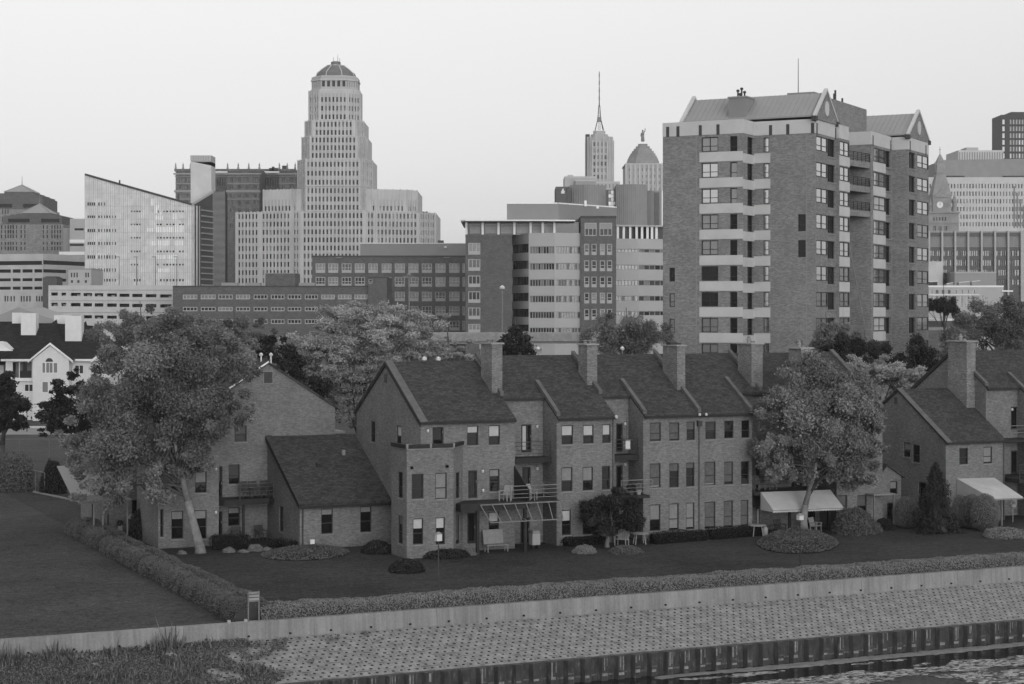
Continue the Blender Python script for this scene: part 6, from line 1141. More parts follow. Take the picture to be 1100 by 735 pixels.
# light masts
for px, yt, Y, lb in ((539.5, 311, 360, 'tall light mast with a round head before the brick block'), (439.5, 297, 400, 'tall slim light mast before the square-windowed office')):
    B = Frame(px, Y, 0); m = MB(); zt_ = B.Z(0, 0, yt); m.tube([(0, 0, 0), (0, 0, zt_)], [.22, .13], GALV, 8); T = Thing('light_mast', lb, 'light mast', B, (0, 0, 0), 'light masts'); T.part('pole', m); m = MB(); m.lathe(0, 0, [(.1, zt_), (.5, zt_ + .15), (.5, zt_ + .5), (.1, zt_ + .8)], LAMPW if px > 500 else GALV, 10)
    if px < 500: m.box(-1.4, 1.0, -.2, .2, zt_ - .3, zt_, GALV)
    T.part('lamp_head', m)
# ---- white gabled house at the left
B = Frame(50, 256, 0); WH = Thing('white_house', 'white gabled house with dark hipped roofs and square white chimneys', 'house', B, (0, 0, 0)); ze = B.Z(0, 0, 386.5); CLAP = mat('white_siding', .62, .7, .2, var=.05, vscale=1.5)
hs = [B.R(13.5, 34, 389, 406, 2), B.R(26, 36, 412.5, 421, 2), B.R(80, 90, 392, 402, 2), B.R(80, 90, 412, 421, 2), B.R(8, 18, 412.5, 421, 2)]; s0, s1 = B.S(6, 2), B.S(118, 2); P_ = PW((s0, 2), (1, 0), (0, 1)); hh = [(h[0] - s0, h[1] - s0, h[2], h[3]) for h in hs]
m = MB(); shell(m, rect(s0, s1, 2, 16), 0, ze, CLAP, {0: hh}, .25); WH.part('wall', m)
m = MB(); obox(m, P_, hh[0][0], hh[0][1], 1.6, 1.65, hh[0][2], hh[0][3], BLM); obox(m, P_, hh[0][0] + 1.0, hh[0][0] + 1.6, 1.5, 1.59, hh[0][2], hh[0][3], DGL); o = WH.part('loggia', m); m = MB(); obox(m, P_, hh[0][0], hh[0][1], .1, 1.6, hh[0][2] - .2, hh[0][2] + .02, CLAP); obox(m, P_, hh[0][0] + 1.0, hh[0][1], -.05, .0, hh[0][2], hh[0][2] + 1.0, TRIM)
WH.part('balcony_rail', m, o); m = MB(); obox(m, P_, hh[0][0] + .9, hh[0][0] + 1.0, -.05, .1, hh[0][2], hh[0][3], WHITE); obox(m, P_, hh[0][0] - .4, hh[0][1] + .2, -.3, -.003, hh[0][2] - .45, hh[0][2] - .02, WHITE); WH.part('post', m, o)
for h in hh[1:]: pane(WH, P_, h, .15, [(BLM, .7), (DGL, .3)], WHITE, .1, 1, 0)
gs0, gs1, gm = B.S(35, 0), B.S(74, 0), B.S(54, 0); zg = B.Z(0, 0, 371.5); pal = B.R(45, 49, 389.5, 401), B.R(49, 57, 389.5, 401), B.R(57, 62, 389.5, 401); low = B.R(45, 52, 410, 422)
m = MB(); m.wall((gs0, 0), (1, 0), (0, 1), gs1 - gs0, 0, ze, [(p[0] - gs0, p[1] - gs0, p[2], p[3]) for p in pal + (low,)], CLAP, .25); m.q([(gs0, 0, ze), (gs1, 0, ze), (gm, 0, zg)], CLAP)
for x in (gs0, gs1): m.q([(x, 0, 0), (x, 2, 0), (x, 2, ze), (x, 0, ze)], CLAP)
gb = WH.part('gable_bay', m); PGb = PW((gs0, 0), (1, 0), (0, 1))
for p in pal + (low,): pane(WH, PGb, (p[0] - gs0, p[1] - gs0, p[2], p[3]), .12, [(BLM, 1)], WHITE, .07, 1 if p is pal[1] else 0, 0, 0, gb)
m = MB(); c = (pal[1][0] + pal[1][1]) / 2; r = (pal[1][1] - pal[1][0]) / 2; m.ext([(c + r * math.cos(k * math.pi / 10), -.03, pal[1][3] + .1 + r * math.sin(k * math.pi / 10)) for k in range(11)], (0, .06, 0), DGL); WH.part('arched_light', m, gb)
m = MB()
for u, v in (((gs0 - .6, ze - .45), (gm, zg + .12)), ((gm, zg + .12), (gs1 + .6, ze - .45))): m.ext([(u[0], -.25, u[1]), (v[0], -.25, v[1]), (v[0], -.25, v[1] + .3), (u[0], -.25, u[1] + .3)], (0, .3, 0), WHITE)
WH.part('barge_board', m, gb)
zR = B.Z(0, 9, 347.5); m = MB(); x0, x1 = s0 - .5, s1 + .5
m.q([(x0, 1.5, ze), (x1, 1.5, ze), (B.S(100, 9), 9, B.Z(0, 9, 350)), (B.S(60, 9), 9, zR)], ROOFW); m.q([(x1, 1.5, ze), (x1, 16.5, ze), (B.S(100, 9), 9, B.Z(0, 9, 350))], ROOFW); m.q([(x0, 1.5, ze), (B.S(60, 9), 9, zR), (B.S(10, 9), 9, zR), (x0 - 9, 1.5, ze)], ROOFW); m.q([(x0 - 9, 16.5, ze), (x1, 16.5, ze), (B.S(100, 9), 9, B.Z(0, 9, 350)), (B.S(10, 9), 9, zR)], ROOFW)
m.q([(gs0 - .6, -.3, ze - .35), (gm, -.3, zg + .1), (gm, 7, zg + .1), (gs0 - .6, 2, ze + .1)], ROOFW); m.q([(gs1 + .6, -.3, ze - .35), (gm, -.3, zg + .1), (gm, 7, zg + .1), (gs1 + .6, 2, ze + .1)], ROOFW)
for pa, pb_, yr in ((25, 60, 343), (58, 92, 345)):      # stepped hip roofs in front of each chimney
    c0 = B.S(pb_ - 4, 6); m.q([(B.S(pa - 16, 3), 3, ze + .1), (B.S(pb_ + 10, 3), 3, ze + .1), (c0, 8.6, B.Z(0, 8.6, yr))], ROOFW); m.q([(B.S(pa - 16, 3), 3, ze + .1), (c0, 8.6, B.Z(0, 8.6, yr)), (B.S(pa - 16, 14), 14, ze + .1)], ROOFW)
wr = WH.part('roof', m); m = MB(); m.box(x0, gs0 - .1, 1.35, 1.5, ze - .25, ze + .05, WHITE); m.box(gs1 + .1, x1, 1.35, 1.5, ze - .25, ze + .05, WHITE); WH.part('gutter', m, wr)
for p0, p1, y0, y1, tq in ((22.5, 38.5, 336.5, 362, 6.5), (13, 24, 336, 352, 9.2), (70, 87.5, 339, 366, 5.5), (58, 71, 338.5, 354, 9.2)): m = MB(); a, b = B.S(p0, tq), B.S(p1, tq); m.box(a, b, tq, tq + 1.6, B.Z(0, tq, y1) - 2, B.Z(0, tq, y0), CLAP); WH.part('chimney', m, wr)
m = MB(); a, b = B.S(100, 1), B.S(116, 1); m.ext([(a, 1, ze - .2), (b, 1, ze - .2), ((a + b) / 2, 1, B.Z(0, 1, 381))], (0, .5, 0), CLAP); m.bar((a - .3, .9, ze - .3), ((a + b) / 2, .9, B.Z(0, 1, 380.6)), .3, .3, WHITE); m.bar((b + .3, .9, ze - .3), ((a + b) / 2, .9, B.Z(0, 1, 380.6)), .3, .3, WHITE); WH.part('dormer', m, wr)
m = MB(); a, b = B.S(-12, -2), B.S(9, -2); m.ext([(a, -2, B.Z(0, -2, 375.5)), (b, -2, B.Z(0, -2, 375.5)), (b - 1, -2, B.Z(0, -2, 368)), (b - 1.6, -2, B.Z(0, -2, 367))], (0, 3, 0), CLAP); m.box(a, b + .6, -2.3, -2.01, B.Z(0, -2, 377), B.Z(0, -2, 375.5), WHITE); WH.part('dormer', m, wr)
B2 = Frame(-22, 262, 0); WH2 = Thing('white_house', 'dark-roofed white house cut off by the left edge', 'house', B2, (0, 0, 0)); m = MB(); a, b = B2.S(-60, 0), B2.S(4, 0); m.box(a, b, 0, 12, 0, B2.Z(0, 0, 392), CLAP); WH2.part('wall', m); m = MB(); ze2 = B2.Z(0, 0, 392); m.ext([(a, -.5, ze2), (b + 1, -.5, ze2), (b + 1, 6, B2.Z(0, 6, 347)), (a, 6, B2.Z(0, 6, 347))], (0, 0, .2), ROOFW); m.ext([(a, 6, B2.Z(0, 6, 347)), (b + 1, 6, B2.Z(0, 6, 347)), (b + 1, 12.5, ze2), (a, 12.5, ze2)], (0, 0, .2), ROOFW); WH2.part('roof', m)
B3 = Frame(50, 330, 0); GH = Thing('grey_roof_hall', 'low hall with a shallow grey roof behind the white chimneys', 'building', B3, (0, 0, 0)); m = MB(); a, b = B3.S(-20, 0), B3.S(62, 0); c = B3.S(20, 0); zz = B3.Z(0, 0, 347); m.box(a, b, 0, 18, 0, zz, SPAN); GH.part('wall', m); m = MB(); m.ext([(a, -.3, zz), (b + 1, -.3, zz), (c, -.3, B3.Z(0, 0, 330))], (0, 18, 0), MROOF); GH.part('roof', m)
# ------------------------------------------------------------------ trees, shrubs, hedges, weeds
def leaf_mesh(name, C, D, size, m, up=.45, rnd=.8, aspect=.62, var=None, off=(0, 0, 0), jitter=(.6, 1.35), core=None):
    """one leaf-sized face per point C, turned roughly outwards along D"""
    n = len(C); nrm = D * .6 + RNG.normal(size=(n, 3)) * rnd; nrm[:, 2] += up; nrm /= np.linalg.norm(nrm, axis=1)[:, None] + 1e-9
    a = RNG.normal(size=(n, 3)); a -= nrm * (a * nrm).sum(1)[:, None]; a /= np.linalg.norm(a, axis=1)[:, None] + 1e-9; b = np.cross(nrm, a)
    s_ = (size * RNG.uniform(jitter[0], jitter[1], n))[:, None]; a = a * s_ * .5; b = b * s_ * .5 * aspect
    V = np.stack([C - a, C - b * 1.0 + a * .1, C + a, C + b + a * .1], 1).reshape(-1, 3) - np.array(off)
    me = bpy.data.meshes.new(name); nv = 4 * n; me.vertices.add(nv); me.vertices.foreach_set('co', V.ravel()); me.loops.add(nv); me.loops.foreach_set('vertex_index', np.arange(nv, dtype=np.int32)); me.polygons.add(n)
    me.polygons.foreach_set('loop_start', np.arange(0, nv, 4, dtype=np.int32)); me.update(calc_edges=True)
    at = me.attributes.new('var', 'FLOAT', 'FACE'); at.data.foreach_set('value', (var if var is not None else RNG.uniform(0, 1, n)).astype(np.float32)); me.materials.append(m)
    o = bpy.data.objects.new(name, me); COL.objects.link(o); return o
def rdir(n):
    d = RNG.normal(size=(n, 3)); return d / np.linalg.norm(d, axis=1)[:, None]
def tree(name, label, base, lumps, leaf, n, lm, bm_, trunk_r=.25, lean=(0, 0), K=60, flat=1.0, up=.45, deep=.75, group='trees', csz=(.22, .36), cat='tree', fork=.42, limbs=12, Y=None, aspect=.62, soft=.5):
    """lumps are crown masses as seen in the photograph (px, py, half width, half height) standing at the tree's own distance"""
    bx, by, bz = base; Yc = Y or by; T = Thing(name, label, cat, W0, (bx, by, bz), group)
    L_ = []
    for (px, py, rx, rz) in lumps:
        k = Yc / F; L_.append((np.array(((px - CX) * k, Yc, HC - (py - YH) * k)), np.array((rx * k, max(rx, rz) * k * deep, rz * k))))
    ar = np.array([l[1][0] * l[1][2] for l in L_]); ar = ar / ar.sum(); cl = []
    for (c, r), f in zip(L_, ar):
        kk = max(3, int(K * f)); d = rdir(kk); rad = RNG.uniform(0, 1, kk) ** .4 * RNG.choice([1, 1, 1, 1.14], kk)
        for i in range(kk):
            q = RNG.uniform(*csz) * min(r[0], r[2]) ; q = max(q, .16 * r.mean()); cl.append((c + d[i] * r * rad[i] * (1 - q / r.mean() * .7), q, RNG.uniform(0, 1)))
    w_ = np.array([q ** 2 for _, q, _ in cl]); w_ = (w_ / w_.sum() * n).astype(int) + 3; Cs, Ds, Vs = [], [], []
    for (c, q, v), k in zip(cl, w_):
        d = rdir(k); rr = np.minimum(np.abs(RNG.normal(0, .62, k)) + .12, 1.75) * (soft) + (1 - soft) * RNG.uniform(.35, 1.0, k) ** .6; Cs.append(c + d * (q * rr)[:, None] * np.array((1.12, 1.12, flat))); Ds.append(d); Vs.append(np.clip(.65 * v + .35 * RNG.uniform(0, 1, k), 0, 1))
    o = leaf_mesh('crown', np.concatenate(Cs), np.concatenate(Ds), leaf, lm, up, .8, aspect, np.concatenate(Vs), T.off); o.parent = T.e
    cen = sum(l[0] * f for l, f in zip(L_, ar)); m = MB(); top = Vector(cen); b = Vector(base); h = top.z - b.z; fk = Vector((b.x + lean[0] + (top.x - b.x) * .35, b.y + lean[1], b.z + h * fork))
    m.tube([b + Vector((0, 0, -.1)), b + Vector((0, 0, .25)), b.lerp(fk, .5) + Vector((lean[0] * .25, 0, 0)), fk], [trunk_r * 1.55, trunk_r * 1.1, trunk_r * .92, trunk_r * .85], bm_, 9)
    m.tube([fk, fk.lerp(top, .5) + Vector((.2, .1, 0)), top + Vector((0, 0, h * .25))], [trunk_r * .8, trunk_r * .45, trunk_r * .12], bm_, 7)
    idx = RNG.permutation(len(cl))[:limbs]
    for i in idx:
        p = Vector(cl[i][0]); st = fk.lerp(top, random.uniform(0, .8)); mid = st.lerp(p, .5) + Vector((0, 0, .12 * (p - st).length)); m.tube([st, mid, p], [trunk_r * .36, trunk_r * .2, trunk_r * .06], BARKD, 5)
    T.part('trunk', m, smooth=True); return T
def at(px, py, z=0.0): k = (HC - z) * F / (py - YH); return ((px - CX) / F * k, k, z)
def atY(px, Y, z=0.0): return ((px - CX) / F * Y, Y, z)
bt = H.w(-28.0, 6.1)
tree('broadleaf_tree', 'large spreading tree with a pale leaning trunk at the left end of the row', (bt[0], bt[1], 0), [(182, 420, 78, 82), (118, 470, 55, 62), (195, 365, 62, 38), (238, 425, 34, 58), (150, 375, 45, 35), (165, 500, 60, 42), (105, 505, 44, 38), (235, 375, 36, 36), (120, 415, 44, 44), (85, 480, 28, 40), (254, 408, 30, 56), (262, 440, 18, 30), (175, 345, 40, 22), (130, 535, 45, 22), (95, 522, 36, 24), (190, 482, 46, 34), (212, 465, 40, 40), (185, 440, 50, 40)], .165, 215000, L_SYC, BARK, .29, (.1, 0), 330, csz=(.12, .27), deep=.8, fork=.36, limbs=18)
bt = at(864, 576); RT_ = tree('broadleaf_tree', 'large round-crowned tree standing in a mound before the cream awning', (bt[0], bt[1], 0), [(885, 452, 68, 66), (836, 462, 40, 54), (820, 480, 24, 36), (940, 480, 20, 40), (905, 495, 44, 38), (868, 402, 44, 26), (845, 495, 34, 28), (925, 490, 30, 45), (880, 508, 40, 22), (920, 425, 30, 30)], .165, 135000, L_ROUND, BARK, .26, (-.3, 0), 210, csz=(.12, .27), fork=.3, limbs=20)
bt = at(652, 588); tree('small_tree', 'small dark dense tree with a short pale trunk before the lantern balcony house', (bt[0], bt[1], 0), [(655, 552, 38, 24), (635, 556, 20, 22), (678, 550, 20, 22), (655, 537, 28, 14), (655, 563, 38, 15)], .13, 48000, L_DARK, BARK, .13, (0, 0), 60, fork=.4, limbs=10)
bt = atY(385, 150); tree('locust_tree', 'pale feathery locust tree rising behind the gap between two gabled houses', bt, [(385, 365, 70, 40), (335, 372, 45, 30), (440, 362, 50, 32), (350, 415, 55, 34), (400, 418, 36, 32), (395, 338, 50, 18), (345, 440, 44, 26), (450, 345, 40, 12), (462, 380, 34, 22), (370, 390, 60, 34), (420, 385, 50, 34), (310, 385, 26, 22)], .19, 150000, L_LOC, BARKD, .3, (0, 0), 420, flat=.6, up=1.0, soft=.65, csz=(.1, .26), aspect=.55, limbs=14)
bt = atY(492, 156); tree('locust_tree', 'low pale locust tree behind the roof ridge of the bay house', bt, [(492, 376, 30, 14), (470, 384, 24, 14), (515, 384, 18, 10), (480, 366, 20, 8), (455, 372, 26, 14)], .18, 36000, L_LOC, BARKD, .25, (0, 0), 40, flat=.5, up=1.1, csz=(.2, .34), aspect=.5, limbs=6)
bt = atY(318, 143); tree('dark_tree', 'dark dense evergreen behind the roof pipes of the left gable', bt, [(308, 392, 22, 26), (290, 372, 20, 16), (332, 422, 26, 28), (318, 440, 30, 24)], .22, 30000, L_DARK, BARKD, .35, (0, 0), 60)
bt = atY(255, 200); tree('broadleaf_tree', 'mid grey tree behind the big left tree, under the low brick building', bt, [(248, 358, 40, 24), (215, 352, 30, 18), (285, 352, 22, 14), (262, 375, 50, 22)], .24, 26000, L_MID, BARKD, .3, (0, 0), 55)
bt = atY(160, 210); tree('broadleaf_tree', 'mid grey tree between the white house and the parking garage', bt, [(150, 352, 40, 22), (185, 350, 30, 16), (120, 362, 30, 18)], .24, 20000, L_MID, BARKD, .3, (0, 0), 50)
bt = atY(945, 160); tree('locust_tree', 'pale locust tree behind the round tree and the end gable', bt, [(935, 415, 58, 26), (895, 397, 34, 14), (985, 428, 34, 20), (955, 440, 50, 24), (1000, 415, 18, 10), (905, 425, 30, 30), (940, 400, 46, 16), (958, 404, 44, 24), (905, 392, 44, 14), (985, 414, 30, 22)], .19, 80000, L_LOC, BARKD, .35, (0, 0), 230, soft=.65, flat=.6, up=1.1, csz=(.12, .3), aspect=.5)
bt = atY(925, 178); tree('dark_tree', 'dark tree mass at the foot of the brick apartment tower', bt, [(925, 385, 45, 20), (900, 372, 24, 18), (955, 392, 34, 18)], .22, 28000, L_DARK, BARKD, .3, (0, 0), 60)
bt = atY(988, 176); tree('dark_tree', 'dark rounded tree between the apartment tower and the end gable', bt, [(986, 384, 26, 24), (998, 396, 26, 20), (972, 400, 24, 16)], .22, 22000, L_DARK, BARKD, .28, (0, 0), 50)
bt = atY(885, 186); tree('broadleaf_tree', 'thin mid grey tree against the right corner of the apartment tower', bt, [(884, 368, 24, 20), (905, 362, 22, 18), (868, 378, 20, 16), (890, 352, 12, 10)], .19, 14000, L_MID, BARKD, .2, (0, 0), 45)
bt = atY(670, 190); tree('broadleaf_tree', 'fine-leaved mid grey tree behind the roofs, left of the apartment tower', bt, [(672, 366, 44, 30), (645, 368, 24, 24), (700, 362, 24, 26), (672, 346, 26, 14)], .18, 34000, L_MID, BARKD, .3, (0, 0), 75)
bt = atY(553, 182); tree('dark_tree', 'dark round evergreen behind the second chimney from the left', bt, [(553, 370, 21, 20), (563, 374, 14, 18), (545, 378, 16, 16)], .28, 8000, L_PINE, BARKD, .25, (0, 0), 45)
bt = atY(1062, 215); tree('broadleaf_tree', 'broad grey tree at the right edge above the end house chimney', bt, [(1062, 348, 42, 30), (1092, 352, 32, 38), (1040, 362, 26, 22), (1075, 372, 44, 18), (1085, 328, 22, 16)], .22, 52000, leaf_mat('grey_leaves', .17), BARKD, .35, (0, 0), 95)
bt = atY(1014, 300); tree('dark_tree', 'dark tree before the low pale stone building', bt, [(1012, 328, 20, 14), (1024, 334, 16, 10), (1001, 334, 10, 10)], .42, 6000, L_DARK, BARKD, .3, (0, 0), 40)
bt = atY(1022, 205); tree('broadleaf_tree', 'mid grey tree left of the end house chimney, behind its gable', bt, [(1025, 372, 22, 22), (1012, 388, 18, 16), (1036, 384, 14, 18)], .2, 16000, L_MID, BARKD, .2, (0, 0), 45)
for lb, px, Y, lp in (('dark pine cut off by the left edge before the white house', 2, 172, [(4, 412, 16, 22), (8, 432, 24, 16), (-4, 445, 30, 18), (4, 458, 18, 10), (-10, 425, 24, 26), (14, 440, 20, 26), (20, 456, 14, 12)]), ('dark pine with ragged top half covering the white house', 88, 168, [(78, 402, 14, 10), (82, 425, 28, 18), (72, 445, 30, 14), (100, 440, 40, 26), (70, 460, 32, 8), (118, 452, 30, 20), (62, 418, 12, 8), (55, 440, 16, 20), (50, 462, 16, 10), (72, 416, 20, 16), (80, 448, 46, 28)])):
    tree('pine_tree', lb, atY(px, Y), lp, .3, 32000, L_PINE, BARKD, .3, (0, 0), 110, flat=.65, up=.9, csz=(.26, .44), aspect=.5, limbs=10)
def shrub(name, label, px, py, rx, rz, leaf=.12, n=2500, lm=None, Y=None, group='garden shrubs', base=None, egg=False, rough=.14, cat='shrub', deep=1.0, z0=0.0):
    """rounded leafy shrub standing on the ground; px,py is the middle of its foot"""
    if base is None: base = at(px, py, z0)
    k = base[1] / F; rx *= k; rz *= k; T = Thing(name, label, cat, W0, base, group); lm = lm or L_HEDGE; b = np.array(base)
    d = rdir(n); d[:, 2] = np.abs(d[:, 2]) if not egg else d[:, 2]
    bump = np.array([1 + rough * (mnoise.noise((x * 2.3 + base[0], y * 2.3, z * 2.3)) + .5 * mnoise.noise((x * 5 + 3, y * 5 + base[1], z * 5))) for x, y, z in d]); sc_ = np.array((rx, rx * deep, rz * 2 if not egg else rz)); rr = RNG.uniform(.86, 1.03, n) * bump
    C = b + d * sc_ * rr[:, None]
    if egg: C[:, 2] += rz * .98; C[:, :2] = b[:2] + (C[:, :2] - b[:2]) * (1.08 - .22 * ((C[:, 2] - b[2]) / (2 * rz)))[:, None]
    C[:, 2] = np.maximum(C[:, 2], b[2] + .02); o = leaf_mesh('foliage', C, d, leaf, lm, .2, .6, .7, None, base); o.parent = T.e
    m = MB(); prof = [(rx * .8 * math.cos(a), (rz * 2 if not egg else rz) * .86 * math.sin(a) + (rz * .98 if egg else 0)) for a in [(-math.pi / 2 if egg else 0) + i * (math.pi if egg else math.pi / 2) / 7 for i in range(8)]]; m.lathe(base[0], base[1], [(max(r, .01), base[2] + max(z, .0)) for r, z in prof], CORED if lm is L_DARK else CORE, 12); T.part('branches', m); return T
def box_hedge(name, label, p, q, w_, h_, leaf=.11, dens=260, lm=None, group='hedges', wav=.08, z0=0.0, fr=H):
    """clipped hedge along a line, with a rounded top and leafy skin over a dark core"""
    L_ = math.hypot(q[0] - p[0], q[1] - p[1]); d = ((q[0] - p[0]) / L_, (q[1] - p[1]) / L_); nn = (-d[1], d[0]); T = Thing(name, label, 'hedge', fr, (p[0], p[1], z0), group)
    per = w_ + 2 * h_; n = int(L_ * per * dens / 3); a = RNG.uniform(-.1, L_ + .1, n); u = RNG.uniform(0, 1, n); C = np.zeros((n, 3)); D = np.zeros((n, 3))
    th = math.pi * u; e = .55; cx_ = np.sign(np.cos(th)) * np.abs(np.cos(th)) ** e * w_ / 2; cz_ = np.abs(np.sin(th)) ** e * h_
    nz = np.array([1 + wav * (1.6 * mnoise.noise((x * .35, v * .8, p[0])) + mnoise.noise((x * 1.1, v * 2, p[1])) + .6 * mnoise.noise((x * 3, v * 4, 1))) for x, v in zip(a, u)]); k = nz * RNG.uniform(.95, 1.02, n)
    endk = np.clip(np.minimum(a + .1, L_ + .1 - a) / .45, 0, 1) ** .4; cx_ *= k * (.75 + .25 * endk); cz_ *= k * (.6 + .4 * endk)
    C[:, 0] = p[0] + d[0] * a + nn[0] * cx_; C[:, 1] = p[1] + d[1] * a + nn[1] * cx_; C[:, 2] = z0 + cz_ + .02; D[:, 0] = nn[0] * cx_; D[:, 1] = nn[1] * cx_; D[:, 2] = cz_ * .6; D /= np.linalg.norm(D, axis=1)[:, None] + 1e-6
    vv = np.array([.5 + .55 * mnoise.noise((x * .9, v * 3, 7.7)) for x, v in zip(a, u)]); o = leaf_mesh('foliage', C, D, leaf, lm or L_HEDGE, .2, .6, .7, np.clip(.6 * vv + .4 * RNG.uniform(0, 1, n), 0, 1), (p[0], p[1], z0)); o.parent = T.e
    m = MB(); P_ = PW(p, d, nn); s_ = [(-.42, 0), (-.42, .6), (-.3, .84), (.3, .84), (.42, .6), (.42, 0)]
    for i in range(5): (x0, z_0), (x1, z_1) = s_[i], s_[i + 1]; m.q([P_(.1, z0 + z_0 * h_, x0 * w_), P_(L_ - .1, z0 + z_0 * h_, x0 * w_), P_(L_ - .1, z0 + z_1 * h_, x1 * w_), P_(.1, z0 + z_1 * h_, x1 * w_)], CORED if lm is L_DARK else CORE)
    for e_ in (.1, L_ - .1): m.q([P_(e_, z0 + z_ * h_, x * w_) for x, z_ in s_], CORED if lm is L_DARK else CORE)
    T.part('branches', m); return T
box_hedge('clipped_hedge', 'long low hedge along the top of the quay wall', (-32.4, -20.75), (46, -20.75), 1.75, .9, .075, 950, L_HEDGE2, wav=.07)
cuts = [(20.0, 14.6), (14.9, 9.5), (9.2, -1.5), (-1.2, -11), (-10.8, -20.6)]; lbs = ['far end piece of the lawn-edge hedge beside the patio roof', 'second piece from the far end of the lawn-edge hedge', 'middle piece of the lawn-edge hedge, level with the big tree trunk', 'fourth piece from the far end of the lawn-edge hedge', 'nearest piece of the lawn-edge hedge, meeting the quay wall hedge']
for (a, b), lb in zip(cuts, lbs): box_hedge('clipped_hedge', lb, (-32.6, b), (-32.6, a), 2.2, 1.02 + random.uniform(-.05, .06), .085, 780, L_HEDGE, wav=.08)
def hz(px, py): return H.G(px, py)
def strip(label, px0, py0, px1, py1, w_, h_, lm=None, name='box_hedge'): box_hedge(name, label, hz(px0, py0), hz(px1, py1), w_, h_, .09, 420, lm or L_DARK, 'foundation hedges')
strip('low dark box hedge under the first annexe window', 331, 588.5, 372, 585.5, .8, .55); strip('low dark hedge in the corner left of the annexe downspout', 293, 587, 318, 590, .9, .5)
strip('dark hedge beside the trunk of the big left tree', 226, 590, 268, 589, 1.2, .95); strip('low dark hedge under the windows behind the small tree', 606, 587, 650, 584, .8, .55)
strip('left dark box hedge under the dim ground-floor windows', 700, 584.5, 757, 580, .9, .72); strip('right dark box hedge, nearer the cream awning', 761, 579.5, 820, 574.5, .9, .72)
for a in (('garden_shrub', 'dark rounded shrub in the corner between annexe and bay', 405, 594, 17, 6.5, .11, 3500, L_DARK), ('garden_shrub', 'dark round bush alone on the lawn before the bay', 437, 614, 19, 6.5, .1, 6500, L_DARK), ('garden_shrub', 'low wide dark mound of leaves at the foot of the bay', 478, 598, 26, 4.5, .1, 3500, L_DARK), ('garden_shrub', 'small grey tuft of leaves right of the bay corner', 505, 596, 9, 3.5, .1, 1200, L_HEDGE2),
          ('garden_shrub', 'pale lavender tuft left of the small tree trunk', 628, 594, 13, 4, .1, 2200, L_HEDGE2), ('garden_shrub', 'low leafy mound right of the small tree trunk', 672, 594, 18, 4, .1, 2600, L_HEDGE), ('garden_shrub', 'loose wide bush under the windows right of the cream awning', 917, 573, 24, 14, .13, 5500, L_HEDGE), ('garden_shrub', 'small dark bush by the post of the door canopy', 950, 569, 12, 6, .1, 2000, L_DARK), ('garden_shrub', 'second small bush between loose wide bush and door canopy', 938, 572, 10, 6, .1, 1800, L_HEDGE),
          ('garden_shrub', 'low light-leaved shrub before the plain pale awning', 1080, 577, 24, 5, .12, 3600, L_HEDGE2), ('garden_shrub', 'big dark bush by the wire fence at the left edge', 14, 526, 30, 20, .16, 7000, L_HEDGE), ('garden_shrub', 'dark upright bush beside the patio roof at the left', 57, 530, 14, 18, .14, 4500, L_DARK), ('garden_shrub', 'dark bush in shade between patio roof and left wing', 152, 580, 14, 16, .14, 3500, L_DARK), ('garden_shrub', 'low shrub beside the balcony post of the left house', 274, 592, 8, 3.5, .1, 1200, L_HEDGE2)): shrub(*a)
L_EGG = leaf_mat('clipped_conifer_leaves', .19, .2, .75, 1.2)
for a in (('clipped_conifer', 'single clipped egg-shaped bush left of the dark spruce', 973, 567, 15, 17, .06, 11000, L_EGG), ('clipped_conifer', 'narrow clipped bush farthest left of the three by the pale awning', 1031, 566.5, 9, 18, .06, 7500, L_EGG), ('clipped_conifer', 'middle clipped bush of the three by the pale awning', 1044, 567.5, 13, 18.5, .06, 10000, L_EGG), ('clipped_conifer', 'largest clipped egg-shaped bush under the pale awning edge', 1058, 570, 16, 20, .06, 13000, L_EGG)): shrub(*a, egg=True, rough=.05, group='clipped egg-shaped conifers')
bs = at(1005, 572); k = bs[1] / F; T = Thing('spruce_tree', 'dark cone-shaped spruce against the end house gable', 'tree', W0, bs, 'trees'); n = 11000; hgt = 80 * k; u = RNG.uniform(0, 1, n) ** .7; ph = RNG.uniform(0, 2 * math.pi, n); zq = (1 - u) * hgt * .93; r = (u ** .62) * 23 * k * (.55 + .45 * np.abs(np.sin(u * 19 + 2.5 * np.sin(ph * 2)))) * (1 + .28 * np.sin(ph * 3 + u * 9) + .15 * np.sin(ph * 7 - u * 15)) * RNG.uniform(.55, 1.12, n); C = np.stack([bs[0] + r * np.cos(ph), bs[1] + r * np.sin(ph), zq + .05 - r * .15], 1); C[:, 2] = np.maximum(C[:, 2], .03); D = np.stack([np.cos(ph), np.sin(ph), np.full(n, .3)], 1); o = leaf_mesh('crown', C, D, .17, L_DARK, .1, .6, .4, None, bs); o.parent = T.e
m = MB(); m.lathe(bs[0], bs[1], [(.16, 0), (23 * k * .6, .1), (.05, hgt * .95)], CORE, 10); T.part('trunk', m)
